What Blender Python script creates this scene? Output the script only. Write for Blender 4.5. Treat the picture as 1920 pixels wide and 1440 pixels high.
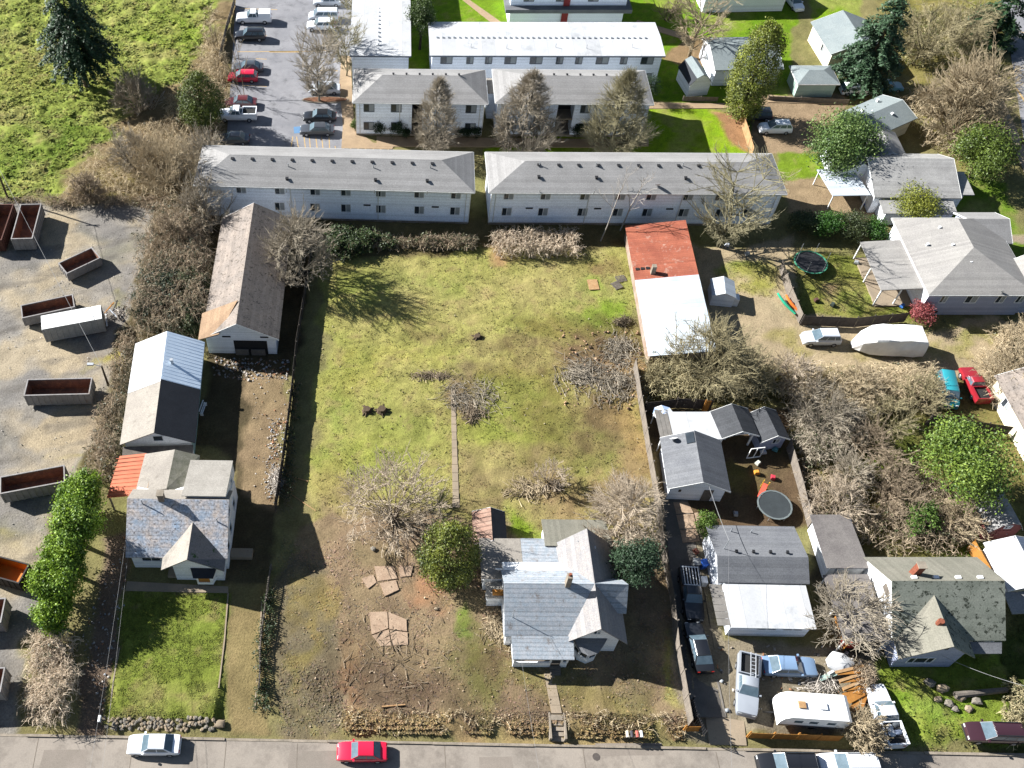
import bpy, bmesh, math, random
import numpy as np
from mathutils import Vector, Matrix
R = math.radians
for o in list(bpy.data.objects): bpy.data.objects.remove(o)
SC = bpy.context.scene
COL = SC.collection
# ---------------------------------------------------------------- camera: a drone 86 m up, looking down across the lots
CAM_H, PITCH, FOC, PX, PY = 86.0, R(51.9), 1820.0, 705.0, 720.0
cam = bpy.data.cameras.new('drone_camera'); camo = bpy.data.objects.new('drone_camera', cam); COL.objects.link(camo)
camo.location = (0, 0, CAM_H); camo.rotation_euler = (math.pi / 2 - PITCH, 0, 0)
cam.sensor_width = 36.0; cam.lens = 36.0 * FOC / 1920.0; cam.shift_x = (960.0 - PX) / 1920.0
cam.clip_start = 1.0; cam.clip_end = 8000.0
SC.camera = camo
# ---------------------------------------------------------------- sky, sun, exposure
SUN_AZ, SUN_EL = R(157), R(31.5)           # direction to the sun, counter-clockwise from +X
SUN_STRENGTH, SKY_STRENGTH, EXPOSURE = 5.0, 0.040, 1.58
w = bpy.data.worlds.new('World'); SC.world = w; w.use_nodes = True
nt = w.node_tree; bg = nt.nodes['Background']
sky = nt.nodes.new('ShaderNodeTexSky'); sky.sky_type = 'NISHITA'; sky.sun_disc = False
sky.sun_elevation = SUN_EL; sky.sun_rotation = math.pi / 2 - SUN_AZ; sky.altitude = 100; sky.air_density = 1.0; sky.dust_density = 0.6
nt.links.new(sky.outputs[0], bg.inputs[0]); bg.inputs[1].default_value = SKY_STRENGTH
sl = bpy.data.lights.new('sun', 'SUN'); sl.energy = SUN_STRENGTH; sl.angle = R(0.5); sl.color = (1.0, 0.985, 0.955)
so = bpy.data.objects.new('sun', sl); COL.objects.link(so)
sd = Vector((math.cos(SUN_AZ) * math.cos(SUN_EL), math.sin(SUN_AZ) * math.cos(SUN_EL), math.sin(SUN_EL)))
so.rotation_euler = sd.to_track_quat('Z', 'Y').to_euler(); so.location = sd * 400
vs = SC.view_settings; vs.view_transform = 'Standard'; vs.look = 'None'; vs.exposure = EXPOSURE; vs.gamma = 1.0; vs.use_curve_mapping = False
SC.cycles.max_bounces = 6; SC.cycles.diffuse_bounces = 3; SC.cycles.transparent_max_bounces = 6
# ---------------------------------------------------------------- helpers
_a = math.pi / 2 - PITCH
def at(px, py, z=0.0):
    """photo pixel -> world point at height z"""
    dx = (px - PX) / FOC; dy = -(py - PY) / FOC
    d = (dx, dy * math.cos(_a) + math.sin(_a), dy * math.sin(_a) - math.cos(_a))
    t = (z - CAM_H) / d[2]
    return Vector((d[0] * t, d[1] * t, z))
def lin(c): return tuple((x / 255 / 12.92 if x / 255 <= .04045 else ((x / 255 + .055) / 1.055) ** 2.4) for x in c)
LOOK = 2.15
def A(r, g, b, k=1.0):
    """albedo of a level surface that looks (r,g,b) in full sun"""
    return tuple(min(.85, x / LOOK * k) for x in lin((r, g, b)))
rng = np.random.default_rng(7); random.seed(7)

def tag(o, label=None, cat=None, group=None, kind=None):
    if label: o['label'] = label
    if cat: o['category'] = cat
    if group: o['group'] = group
    if kind: o['kind'] = kind
    return o
def T(name, label, cat, loc=(0, 0, 0), rz=0.0, group=None):
    o = bpy.data.objects.new(name, None); COL.objects.link(o); o.empty_display_size = .3
    o.location = loc; o.rotation_euler = (0, 0, rz)
    return tag(o, label, cat, group)
def link(name, me, parent=None, loc=None, rot=None):
    o = bpy.data.objects.new(name, me); COL.objects.link(o)
    if parent: o.parent = parent
    if loc is not None: o.location = loc
    if rot is not None: o.rotation_euler = rot
    return o
def copy_tree(o, parent=None):
    c = o.copy(); COL.objects.link(c); c.parent = parent
    for ch in o.children: copy_tree(ch, c)
    return c

class MB:
    def __init__(s): s.v = []; s.f = []
    def add(s, vs, fs):
        n = len(s.v); s.v += [tuple(p) for p in vs]; s.f += [tuple(i + n for i in q) for q in fs]; return s
    def box(s, x0, x1, y0, y1, z0, z1, rz=0.0, c=None):
        p = [(x0, y0, z0), (x1, y0, z0), (x1, y1, z0), (x0, y1, z0), (x0, y0, z1), (x1, y0, z1), (x1, y1, z1), (x0, y1, z1)]
        if rz:
            cx, cy = c if c else ((x0 + x1) / 2, (y0 + y1) / 2); q = []
            for x, y, z in p:
                dx, dy = x - cx, y - cy; q.append((cx + dx * math.cos(rz) - dy * math.sin(rz), cy + dx * math.sin(rz) + dy * math.cos(rz), z))
            p = q
        return s.add(p, [(0, 3, 2, 1), (4, 5, 6, 7), (0, 1, 5, 4), (1, 2, 6, 5), (2, 3, 7, 6), (3, 0, 4, 7)])
    def slab(s, pts, th):
        n = len(pts); b = [(p[0], p[1], p[2] - th) for p in pts]
        return s.add(list(pts) + b, [tuple(range(n)), tuple(range(2 * n - 1, n - 1, -1))] + [(i, n + i, n + (i + 1) % n, (i + 1) % n) for i in range(n)])
    def ext(s, pts, vec):
        n = len(pts); b = [(p[0] + vec[0], p[1] + vec[1], p[2] + vec[2]) for p in pts]
        return s.add(list(pts) + b, [tuple(range(n - 1, -1, -1)), tuple(range(n, 2 * n))] + [(i, (i + 1) % n, n + (i + 1) % n, n + i) for i in range(n)])
    def prism(s, pts, z0, z1): return s.ext([(p[0], p[1], z0) for p in pts], (0, 0, z1 - z0))
    def tube(s, p, q, r0, r1=None, n=6, cap=True):
        r1 = r0 if r1 is None else r1; p = Vector(p); q = Vector(q); d = (q - p).normalized()
        u = d.orthogonal().normalized(); v = d.cross(u); vs = []
        for c, r in ((p, r0), (q, r1)):
            for i in range(n):
                a = 2 * math.pi * i / n; vs.append(c + u * (r * math.cos(a)) + v * (r * math.sin(a)))
        f = [(i, (i + 1) % n, n + (i + 1) % n, n + i) for i in range(n)]
        if cap: f += [tuple(range(n - 1, -1, -1)), tuple(range(n, 2 * n))]
        return s.add(vs, f)
    def disc(s, c, r, n=12, nrm=(0, 0, 1), th=.02):
        c = Vector(c); d = Vector(nrm).normalized(); return s.tube(c - d * th / 2, c + d * th / 2, r, r, n)
    def loft(s, rings, caps=True):
        n = len(rings[0]); vs = [p for r in rings for p in r]; f = []
        for k in range(len(rings) - 1):
            for i in range(n):
                j = (i + 1) % n; f.append((k * n + i, k * n + j, (k + 1) * n + j, (k + 1) * n + i))
        if caps: f += [tuple(range(n - 1, -1, -1)), tuple(range((len(rings) - 1) * n, len(rings) * n))]
        return s.add(vs, f)
    def mesh(s, name, m, smooth=False):
        me = bpy.data.meshes.new(name); me.from_pydata(s.v, [], s.f)
        bm = bmesh.new(); bm.from_mesh(me); bmesh.ops.recalc_face_normals(bm, faces=bm.faces); bm.to_mesh(me); bm.free()
        if m: me.materials.append(m)
        if smooth:
            me.polygons.foreach_set('use_smooth', [True] * len(me.polygons))
            if hasattr(me, 'set_sharp_from_angle'): me.set_sharp_from_angle(angle=R(40))
        return me
    def ob(s, name, m, parent=None, smooth=False, loc=None, rot=None):
        return link(name, s.mesh(name, m, smooth), parent, loc, rot)
def fastmesh(name, V, F, m, col=None, smooth=False):
    """V (n,3) F (m,k) arrays; col (n,3) point colours"""
    me = bpy.data.meshes.new(name); V = np.asarray(V, np.float32); F = np.asarray(F, np.int32); k = F.shape[1]
    me.vertices.add(len(V)); me.vertices.foreach_set('co', V.ravel())
    me.loops.add(F.size); me.loops.foreach_set('vertex_index', F.ravel())
    me.polygons.add(len(F)); me.polygons.foreach_set('loop_start', np.arange(0, F.size, k, dtype=np.int32))
    me.polygons.foreach_set('loop_total', np.full(len(F), k, np.int32))
    if smooth: me.polygons.foreach_set('use_smooth', np.ones(len(F), bool))
    me.update(calc_edges=True)
    if col is not None:
        a = me.color_attributes.new('Col', 'FLOAT_COLOR', 'POINT'); c = np.ones((len(V), 4), np.float32); c[:, :col.shape[1]] = col
        a.data.foreach_set('color', c.ravel())
    if m: me.materials.append(m)
    return me
# ---------------------------------------------------------------- numpy value noise
_perm = np.random.default_rng(3).random((256, 256)).astype(np.float32)
def vnoise(x, y):
    xi = np.floor(x).astype(int); yi = np.floor(y).astype(int); fx = x - xi; fy = y - yi
    fx = fx * fx * (3 - 2 * fx); fy = fy * fy * (3 - 2 * fy)
    g = lambda i, j: _perm[i & 255, j & 255]
    a = g(xi, yi) * (1 - fx) + g(xi + 1, yi) * fx; b = g(xi, yi + 1) * (1 - fx) + g(xi + 1, yi + 1) * fx
    return a * (1 - fy) + b * fy
def fbm(x, y, s, oct=3, off=0.0):
    t = 0; amp = 1; tot = 0
    for k in range(oct):
        t = t + amp * vnoise(x / s + off + 17.3 * k, y / s - off + 9.1 * k); tot += amp; amp *= .5; s = s / 2.1
    return t / tot
# ---------------------------------------------------------------- materials
MATS = {}
def _n(nt, t, **kw):
    n = nt.nodes.new(t)
    for k, v in kw.items(): setattr(n, k, v)
    return n
def mat(name, col, col2=None, scale=1.5, rough=.8, bump=0., bscale=25., metal=0., spec=.3, lines=None, wear=None, fine=.18, coat=0., sheen=False):
    if name in MATS: return MATS[name]
    m = bpy.data.materials.new(name); MATS[name] = m; m.use_nodes = True; nt = m.node_tree; L = nt.links
    b = nt.nodes['Principled BSDF']; b.inputs['Roughness'].default_value = rough; b.inputs['Metallic'].default_value = metal
    b.inputs['Specular IOR Level'].default_value = spec
    if coat: b.inputs['Coat Weight'].default_value = coat; b.inputs['Coat Roughness'].default_value = .08
    tc = _n(nt, 'ShaderNodeTexCoord'); co = tc.outputs['Object']
    col2 = col2 or tuple(c * .72 for c in col)
    n1 = _n(nt, 'ShaderNodeTexNoise'); n1.inputs['Scale'].default_value = scale; n1.inputs['Detail'].default_value = 6; n1.inputs['Roughness'].default_value = .65
    L.new(co, n1.inputs['Vector'])
    r = _n(nt, 'ShaderNodeMapRange'); r.inputs[1].default_value = .35; r.inputs[2].default_value = .68; L.new(n1.outputs[0], r.inputs[0])
    mx = _n(nt, 'ShaderNodeMix', data_type='RGBA'); mx.inputs[6].default_value = (*col, 1); mx.inputs[7].default_value = (*col2, 1); L.new(r.outputs[0], mx.inputs[0])
    c = mx.outputs[2]
    if wear:  # (colour, scale, lo, hi)
        n2 = _n(nt, 'ShaderNodeTexNoise'); n2.inputs['Scale'].default_value = wear[1]; n2.inputs['Detail'].default_value = 8; n2.inputs['Roughness'].default_value = .7
        mp = _n(nt, 'ShaderNodeMapping'); mp.inputs['Location'].default_value = (5.2, 1.3, 7.7); L.new(co, mp.inputs[0]); L.new(mp.outputs[0], n2.inputs['Vector'])
        r2 = _n(nt, 'ShaderNodeMapRange'); r2.inputs[1].default_value = wear[2]; r2.inputs[2].default_value = wear[3]; L.new(n2.outputs[0], r2.inputs[0])
        m2 = _n(nt, 'ShaderNodeMix', data_type='RGBA'); m2.inputs[7].default_value = (*wear[0], 1); L.new(c, m2.inputs[6]); L.new(r2.outputs[0], m2.inputs[0]); c = m2.outputs[2]
    h = None
    if fine or bump:
        n3 = _n(nt, 'ShaderNodeTexNoise'); n3.inputs['Scale'].default_value = bscale; n3.inputs['Detail'].default_value = 3; L.new(co, n3.inputs['Vector'])
        r3 = _n(nt, 'ShaderNodeMapRange'); r3.inputs[1].default_value = .3; r3.inputs[2].default_value = .7; r3.inputs[3].default_value = 1 - fine; r3.inputs[4].default_value = 1 + fine
        L.new(n3.outputs[0], r3.inputs[0])
        m3 = _n(nt, 'ShaderNodeVectorMath', operation='SCALE'); L.new(c, m3.inputs[0]); L.new(r3.outputs[0], m3.inputs[3]); c = m3.outputs[0]
        h = n3.outputs[0]
    if lines:  # (axis, period, gap share, darkness, bump)
        sp = _n(nt, 'ShaderNodeSeparateXYZ'); L.new(co, sp.inputs[0])
        d = _n(nt, 'ShaderNodeMath', operation='DIVIDE'); L.new(sp.outputs['xyz'.index(lines[0])], d.inputs[0]); d.inputs[1].default_value = lines[1]
        fr = _n(nt, 'ShaderNodeMath', operation='FRACT'); L.new(d.outputs[0], fr.inputs[0])
        lt = _n(nt, 'ShaderNodeMath', operation='LESS_THAN'); L.new(fr.outputs[0], lt.inputs[0]); lt.inputs[1].default_value = lines[2]
        rr = _n(nt, 'ShaderNodeMapRange'); rr.inputs[3].default_value = 1; rr.inputs[4].default_value = lines[3]; L.new(lt.outputs[0], rr.inputs[0])
        fl = _n(nt, 'ShaderNodeMath', operation='FLOOR'); L.new(d.outputs[0], fl.inputs[0])
        wn = _n(nt, 'ShaderNodeTexWhiteNoise', noise_dimensions='1D'); L.new(fl.outputs[0], wn.inputs['W'])
        rw = _n(nt, 'ShaderNodeMapRange'); rw.inputs[3].default_value = .9; rw.inputs[4].default_value = 1.08; L.new(wn.outputs[0], rw.inputs[0])
        mm = _n(nt, 'ShaderNodeMath', operation='MULTIPLY'); L.new(rr.outputs[0], mm.inputs[0]); L.new(rw.outputs[0], mm.inputs[1])
        m4 = _n(nt, 'ShaderNodeVectorMath', operation='SCALE'); L.new(c, m4.inputs[0]); L.new(mm.outputs[0], m4.inputs[3]); c = m4.outputs[0]
    L.new(c, b.inputs['Base Color'])
    if bump and h is not None:
        bp = _n(nt, 'ShaderNodeBump'); bp.inputs['Strength'].default_value = bump; bp.inputs['Distance'].default_value = .05; L.new(h, bp.inputs['Height']); L.new(bp.outputs[0], b.inputs['Normal'])
    return m
def colmat(name, rough=.85, fine=.25, scale=6., bump=.3, spec=.15, trans=0.):
    """material driven by the mesh's own colour attribute"""
    if name in MATS: return MATS[name]
    m = bpy.data.materials.new(name); MATS[name] = m; m.use_nodes = True; nt = m.node_tree; L = nt.links
    b = nt.nodes['Principled BSDF']; b.inputs['Roughness'].default_value = rough; b.inputs['Specular IOR Level'].default_value = spec
    at_ = _n(nt, 'ShaderNodeAttribute', attribute_name='Col'); g = _n(nt, 'ShaderNodeNewGeometry')
    n = _n(nt, 'ShaderNodeTexNoise'); n.inputs['Scale'].default_value = scale; n.inputs['Detail'].default_value = 5; n.inputs['Roughness'].default_value = .7; L.new(g.outputs['Position'], n.inputs['Vector'])
    r = _n(nt, 'ShaderNodeMapRange'); r.inputs[1].default_value = .3; r.inputs[2].default_value = .7; r.inputs[3].default_value = 1 - fine; r.inputs[4].default_value = 1 + fine; L.new(n.outputs[0], r.inputs[0])
    v = _n(nt, 'ShaderNodeVectorMath', operation='SCALE'); L.new(at_.outputs['Color'], v.inputs[0]); L.new(r.outputs[0], v.inputs[3]); L.new(v.outputs[0], b.inputs['Base Color'])
    if bump:
        bp = _n(nt, 'ShaderNodeBump'); bp.inputs['Strength'].default_value = bump; bp.inputs['Distance'].default_value = .15; L.new(n.outputs[0], bp.inputs['Height']); L.new(bp.outputs[0], b.inputs['Normal'])
    if trans:
        tr = _n(nt, 'ShaderNodeBsdfTranslucent'); L.new(v.outputs[0], tr.inputs[0]); ms = _n(nt, 'ShaderNodeMixShader'); ms.inputs[0].default_value = trans
        L.new(b.outputs[0], ms.inputs[1]); L.new(tr.outputs[0], ms.inputs[2]); L.new(ms.outputs[0], nt.nodes['Material Output'].inputs[0])
    return m
# ================================================================= ground
ZS = -0.7                                   # street level
_k0 = at(0, 1374, ZS); _k1 = at(1880, 1411, ZS)
def ys(x): return _k0.y + (x - _k0.x) * (_k1.y - _k0.y) / (_k1.x - _k0.x)
DRIVES = [(-60, 60), (130, 195), (412, 510), (520, 640), (1318, 1396), (1640, 1710)]
_dr = [(at(a, 1365, -.4).x, at(b, 1365, -.4).x) for a, b in DRIVES]
def hz(x, y):
    """terrain height without the fine relief"""
    x = np.asarray(x, float); y = np.asarray(y, float)
    m = np.zeros_like(x)
    for a, b in _dr: m = np.maximum(m, np.clip((x - a) / .6 + 1, 0, 1) * np.clip((b - x) / .6 + 1, 0, 1))
    bw = 1.7 + 5.5 * m; t = np.clip((y - ys(x) - .25) / bw, 0, 1); t = t * t * (3 - 2 * t)
    return ZS * (1 - t)
def gz(x, y): return float(hz(x, y))
def on(px, py, dz=0.0):
    """pixel -> point on the terrain"""
    z = 0.0
    for _ in range(5):
        p = at(px, py, z); z = gz(p.x, p.y)
    return Vector((p.x, p.y, z + dz))
def sdist(X, Y, poly):
    """signed distance (inside positive) to a world polygon"""
    d2 = np.full(X.shape, 1e9); ins = np.zeros(X.shape, bool); n = len(poly)
    for i in range(n):
        x1, y1 = poly[i]; x2, y2 = poly[(i + 1) % n]; ex, ey = x2 - x1, y2 - y1
        t = np.clip(((X - x1) * ex + (Y - y1) * ey) / (ex * ex + ey * ey + 1e-9), 0, 1)
        d2 = np.minimum(d2, (X - x1 - t * ex) ** 2 + (Y - y1 - t * ey) ** 2)
        c = ((y1 > Y) != (y2 > Y)) & (X < ex * (Y - y1) / (ey + 1e-12) + x1); ins ^= c
    d = np.sqrt(d2); return np.where(ins, d, -d)
# zone: pixel outline, sunlit look, soft edge m, warp m, grass 0-1, relief m
GR = (182, 178, 102)
ZONES = [
 ([(-300,-200),(420,-200),(402,0),(396,80),(352,135),(262,215),(165,290),(90,365),(-300,375)], (172,184,90), 1.2, 1.6, 1.0, .36),
 ([(402,0),(446,0),(432,160),(425,280),(380,300),(330,372),(90,372),(165,290),(262,215),(352,135),(396,80)], (156,136,102), 1.0, 1.2, .25, .18),
 ([(-400,385),(300,378),(235,610),(215,660),(165,850),(120,900),(60,1180),(10,1400),(-400,1400)], (176,168,156), .8, .8, 0, .04),
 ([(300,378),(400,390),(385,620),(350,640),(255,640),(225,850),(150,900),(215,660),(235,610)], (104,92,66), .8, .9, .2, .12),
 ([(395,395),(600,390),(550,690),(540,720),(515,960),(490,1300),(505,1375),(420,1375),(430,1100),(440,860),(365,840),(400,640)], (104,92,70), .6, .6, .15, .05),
 ([(470,700),(545,700),(535,800),(520,960),(455,930)], (160,138,108), .7, .7, .2, .09),
 ([(190,1000),(240,1000),(225,1150),(195,1375),(140,1375),(165,1200)], (142,122,104), .6, .6, .05, .03),
 ([(232,1105),(430,1105),(412,1345),(195,1345)], (140,152,66), .4, .5, 1.0, .07),
 ([(432,1100),(512,1100),(500,1375),(415,1375)], (158,140,98), .4, .6, .35, .05),
 ([(600,470),(690,462),(900,462),(1172,452),(1218,700),(1235,1000),(1290,1355),(640,1355),(600,1100),(585,960),(600,700)], GR, 1.0, 1.3, 1.0, .10),
 ([(545,1010),(620,985),(690,955),(780,975),(880,985),(950,1010),(1000,1000),(1250,1010),(1290,1370),(520,1372)], (162,140,112), 1.4, 2.4, .3, .08),
 ([(540,1060),(610,1060),(640,1130),(635,1372),(515,1372)], (136,124,98), .8, 1.4, .1, .05),
 ([(640,1336),(1292,1346),(1292,1384),(640,1374)], (190,164,118), .5, .8, .9, .10),
 ([(600,400),(1240,400),(1180,460),(900,470),(600,478)], (118,106,72), .8, 1.2, .3, .12),
 ([(1300,470),(1480,440),(1480,560),(1500,600),(1720,612),(1925,600),(1925,740),(1700,730),(1400,720),(1330,660)], (198,178,144), .9, 1.1, .08, .05),
 ([(1475,480),(1690,470),(1745,600),(1495,592)], (150,152,74), .7, .8, .8, .06),
 ([(1190,700),(1420,690),(1920,720),(1925,1040),(1620,1042),(1500,985),(1470,760),(1225,765)], (128,118,72), 1.0, 1.4, .5, .14),
 ([(1205,765),(1475,770),(1520,985),(1245,1000)], (112,92,72), .6, .6, .15, .05),
 ([(1240,940),(1330,1000),(1345,1200),(1640,1200),(1650,1375),(1400,1375),(1290,1375),(1250,1100)], (160,148,126), .5, .6, .05, .03),
 ([(1520,990),(1640,1050),(1660,1260),(1590,1215),(1530,1100)], (104,96,78), .6, .6, .1, .05),
 ([(1640,1240),(1920,1170),(1925,1400),(1700,1400)], (140,158,62), .7, 1.0, .9, .12),
 ([(1880,1110),(1980,1110),(1980,1420),(1900,1420)], (92,104,50), .7, .8, .7, .12),
 ([(1880,740),(1990,740),(1990,1040),(1830,1030),(1760,900)], (150,140,84), .9, 1.2, .6, .09),
 ([(640,-60),(1500,-60),(1480,180),(1300,200),(640,110)], (128,168,20), .6, .7, .9, .03),
 ([(905,280),(1215,196),(1340,200),(1400,225),(1415,290),(905,296)], (150,186,16), .4, .5, .95, .03),
 ([(1340,205),(1388,215),(1410,290),(1370,262)], (186,142,104), .8, .6, .2, .04),
 ([(1240,112),(1300,70),(1380,90),(1340,130),(1290,120)], (165,138,104), .6, .6, .3, .05),
 ([(1400,180),(1590,175),(1590,260),(1500,290),(1415,290)], (176,152,122), .3, .3, 0, .02),
 ([(1450,290),(1545,290),(1560,340),(1475,345)], (134,164,42), .5, .6, .9, .04),
 ([(1475,335),(1620,340),(1700,480),(1660,420),(1480,405)], (180,156,124), .5, .6, .05, .03),
 ([(1480,-60),(1620,-60),(1600,60),(1525,40)], (140,176,36), .8, .8, .9, .05),
 ([(1620,-60),(1880,-60),(1890,120),(1830,330),(1760,260),(1700,130)], (150,142,78), 1.0, 1.4, .6, .12),
 ([(1790,320),(1890,340),(1925,480),(1925,560),(1860,430),(1780,410)], (118,150,46), .7, .8, .9, .06),
 ([(1870,440),(1990,440),(1990,470),(1870,450)], (180,162,138), .3, .2, 0, .02),
]
# patch: centre px, radii m, look, strength, grass
BLOBS = [
 (1100,665,7,4,(148,122,94),1,.12),(1130,790,4.5,6,(142,120,90),1,.15),(1020,830,4,5,(146,132,88),.8,.4),(1185,900,2.6,7,(170,144,104),.9,.2),(880,735,3,3.4,(150,126,98),.9,.15),(690,960,6,2.4,(164,142,112),.9,.2),(960,640,6,1.2,(140,122,84),.6,.3),(880,640,5,.8,(136,120,84),.5,.4),(1060,940,5,2.5,(150,126,96),.7,.25),(930,920,3,3,(150,130,96),.6,.3),(800,780,4,1.4,(150,136,88),.5,.5),(700,930,5,2,(158,138,100),.6,.4),(640,820,1.5,5,(150,172,80),.5,1),(1100,540,5,2,(134,160,66),.6,1),(780,540,6,2.5,(160,176,90),.5,1),(970,600,.3,3,(110,94,70),.7,.1),(985,655,.3,2.6,(104,88,66),.7,.1),(960,660,.3,2.6,(108,92,68),.6,.1),(1020,740,.4,4,(120,104,74),.5,.2),
 (60,620,8,.5,(140,134,126),.7,0),(90,600,9,.4,(204,192,170),.6,0),(40,730,.7,7,(150,144,136),.6,0),(15,600,.6,8,(198,188,172),.6,0),(100,690,6,.4,(136,130,120),.6,0),(200,430,5,.35,(120,114,106),.7,0),(215,450,5,.3,(126,118,108),.6,0),(190,470,4,.3,(196,186,168),.6,0),(110,800,5,1,(150,140,126),.6,0),(50,850,4,1.2,(142,136,128),.6,0),(10,540,3,1.4,(138,136,132),.6,0),
 (60,500,4,.7,(140,136,128),.8,0),(120,640,5,.8,(196,182,158),.7,0),(30,700,2,3,(150,146,142),.7,0),(90,810,4,1.2,(192,174,144),.8,0),(20,820,2.4,1.6,(140,138,132),.6,0),(150,800,2.5,2,(200,176,140),.7,0),(80,970,3,1.5,(196,180,150),.7,0),(250,430,3,.5,(120,114,104),.6,0),(140,560,4,.5,(200,186,160),.7,0),(40,440,3,.6,(176,176,110),.6,.1),(70,680,5,.6,(158,152,144),.7,0),(10,760,2.4,1,(192,186,176),.7,0),
 (830,560,7,3,(190,180,112),.6,1),(1000,540,6,3,(186,176,108),.5,1),(660,700,2.4,5,(186,182,92),.6,1),(760,660,5,2,(190,182,100),.6,1),(960,690,4,3,(160,148,86),.6,.6),(1080,600,4,1.4,(120,108,70),.6,.3),(700,860,4,3,(176,182,84),.5,1),(930,800,4,5,(160,166,70),.5,1),(640,900,1.6,4,(190,176,104),.6,.8),(890,900,1.6,4,(150,128,94),.6,.3),(1080,860,3,4,(150,138,84),.5,.5),
 (700,520,5,2.5,(150,160,80),.5,1),(1130,500,4.5,2.2,(146,150,60),.7,1),(1150,570,3,5,(140,172,50),.8,1),(1140,640,6,3,(120,98,72),.8,.1),(1120,690,5,3.5,(124,104,78),.8,.2),
 (1140,505,2.2,1.6,(150,122,90),.8,.1),(930,478,1.6,1.6,(190,150,110),.9,.1),(880,690,4,1.5,(150,130,100),.7,.3),(875,740,1.8,2.6,(150,124,96),.8,.2),(1030,605,5,1.6,(146,132,74),.7,.5),
 (790,610,3,1.4,(140,122,84),.6,.4),(1180,700,3,4,(180,148,108),.8,.2),(1190,800,2.2,6,(186,156,104),.8,.3),(1010,760,4,6,(140,128,68),.6,.6),(1130,790,3.2,4,(132,114,78),.7,.3),
 (960,870,5,3,(170,146,112),.6,.4),(1040,910,3.2,2,(178,150,116),.7,.3),(1150,960,5,3,(166,136,104),.7,.3),(1000,1000,3,1.4,(138,168,40),.9,1),(920,960,2,1.2,(140,120,90),.7,.2),
 (730,1000,6,3.5,(168,142,116),.7,.2),(620,1120,1.2,3,(170,148,84),.6,.3),(575,1190,1.0,5,(170,148,80),.5,.3),(560,1260,.8,4,(152,140,84),.5,.3),(760,1300,6,2,(120,100,80),.7,.1),(1000,1300,4,1.6,(126,106,84),.7,.1),(850,1080,3,1.4,(140,118,92),.7,.1),(1000,1270,5,1.6,(132,130,74),.6,.6),(700,1180,2,3,(132,112,92),.6,.1),
 (800,1110,2.5,1.5,(190,140,104),.7,.2),(868,1160,1.2,.7,(136,164,66),.8,1),(858,1178,1.0,.6,(132,160,64),.7,1),(880,1220,3,3,(120,124,62),.7,.7),(905,1265,3,2.5,(124,124,60),.6,.6),(940,1240,3,2,(120,98,78),.7,.1),
 (720,1270,5,3,(112,94,76),.7,.1),(820,1290,5,2.5,(128,108,86),.6,.1),(1130,1300,5,1.5,(136,126,68),.6,.5),(1190,1260,3,1.4,(110,98,74),.5,.2),(660,1300,1,5,(160,124,92),.6,.2),
 (100,530,3,1.4,(150,148,140),.5,0),(215,555,1,1.6,(176,168,60),.8,.2),(190,690,1.6,.9,(190,180,30),.8,.2),(150,660,3,2,(180,158,126),.5,0),(60,560,4,2,(190,176,150),.5,0),(20,640,4,6,(176,170,160),.6,0),(120,850,2.4,.5,(178,170,70),.8,.2),
 (30,470,3,1,(160,158,120),.6,.1),(100,420,3,2,(176,156,130),.6,0),(170,440,3,2,(150,146,132),.6,0),(225,480,2,3,(150,148,120),.5,.1),(15,1010,1.6,2,(150,140,60),.6,.2),(60,1010,2.4,1.4,(176,164,132),.5,0),
 (1480,640,3,1.2,(168,160,80),.6,.3),(1400,520,3,2,(170,172,66),.8,.8),(1385,505,2,1,(150,170,60),.7,.8),(1700,660,6,1.3,(168,158,84),.6,.4),(1840,640,6,1.2,(160,160,70),.6,.5),
 (1560,560,1.6,1.4,(190,158,124),.8,0),(1640,570,5,1.2,(140,168,52),.8,1),(1400,900,2.4,2.4,(150,140,70),.6,.4),(1620,850,6,4,(110,128,50),.8,.9),(1790,1000,3,2.4,(120,150,56),.8,.9),(1700,830,4,2,(120,130,56),.6,.8),(1760,1330,3,1,(132,176,50),.8,1),
 (40,140,5,6,(180,172,96),.5,1),(120,250,6,5,(116,150,44),.7,1),(330,60,6,5,(150,184,44),.6,1),(60,300,6,4,(120,150,50),.6,1),(210,330,6,3,(170,160,90),.6,.7),
]
def spaced(lo, a, b, hi, st): return np.concatenate([[-4000, -1500, -600, -300] if lo is None else lo, np.arange(a, b, st), [300, 600, 1500, 4000] if hi is None else hi])
gxs = spaced([-4000, -1500, -500, -200, -110], -80, 130, [170, 300, 700, 1800, 4000], .36)
gys = spaced([-4000, -1200, -300, -60, 0, 12], 20, 168, [200, 320, 700, 1800, 4000], .36)
GX, GY = np.meshgrid(gxs, gys); sh = GX.shape
wx = (fbm(GX, GY, 3.4, 4, 1.7) - .5) * 4; wy = (fbm(GX, GY, 3.4, 4, 41.3) - .5) * 4
GC = np.empty(sh + (3,)); GC[:] = A(150, 142, 96); GG = np.full(sh, .4); GRl = np.full(sh, .05)
near = (np.abs(GX) < 200) & (GY > 0) & (GY < 220)
for poly, c, soft, warp, g, rel in ZONES:
    wp = [tuple(at(*p)[:2]) for p in poly]
    d = np.full(sh, -99.0); d[near] = sdist((GX + wx * warp)[near], (GY + wy * warp)[near], wp)
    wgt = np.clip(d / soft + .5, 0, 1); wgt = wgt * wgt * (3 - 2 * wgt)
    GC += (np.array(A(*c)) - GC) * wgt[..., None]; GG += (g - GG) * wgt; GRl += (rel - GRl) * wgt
for px, py, rx, ry, c, s, g in BLOBS:
    p = at(px, py); d = np.sqrt(((GX + wx * 1.6 - p.x) / rx) ** 2 + ((GY + wy * 1.6 - p.y) / ry) ** 2)
    wgt = np.clip(1.35 - d + (fbm(GX, GY, .9, 2, px) - .5) * .9, 0, 1) * s
    GC += (np.array(A(*c)) - GC) * wgt[..., None]; GG += (g - GG) * wgt
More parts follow.
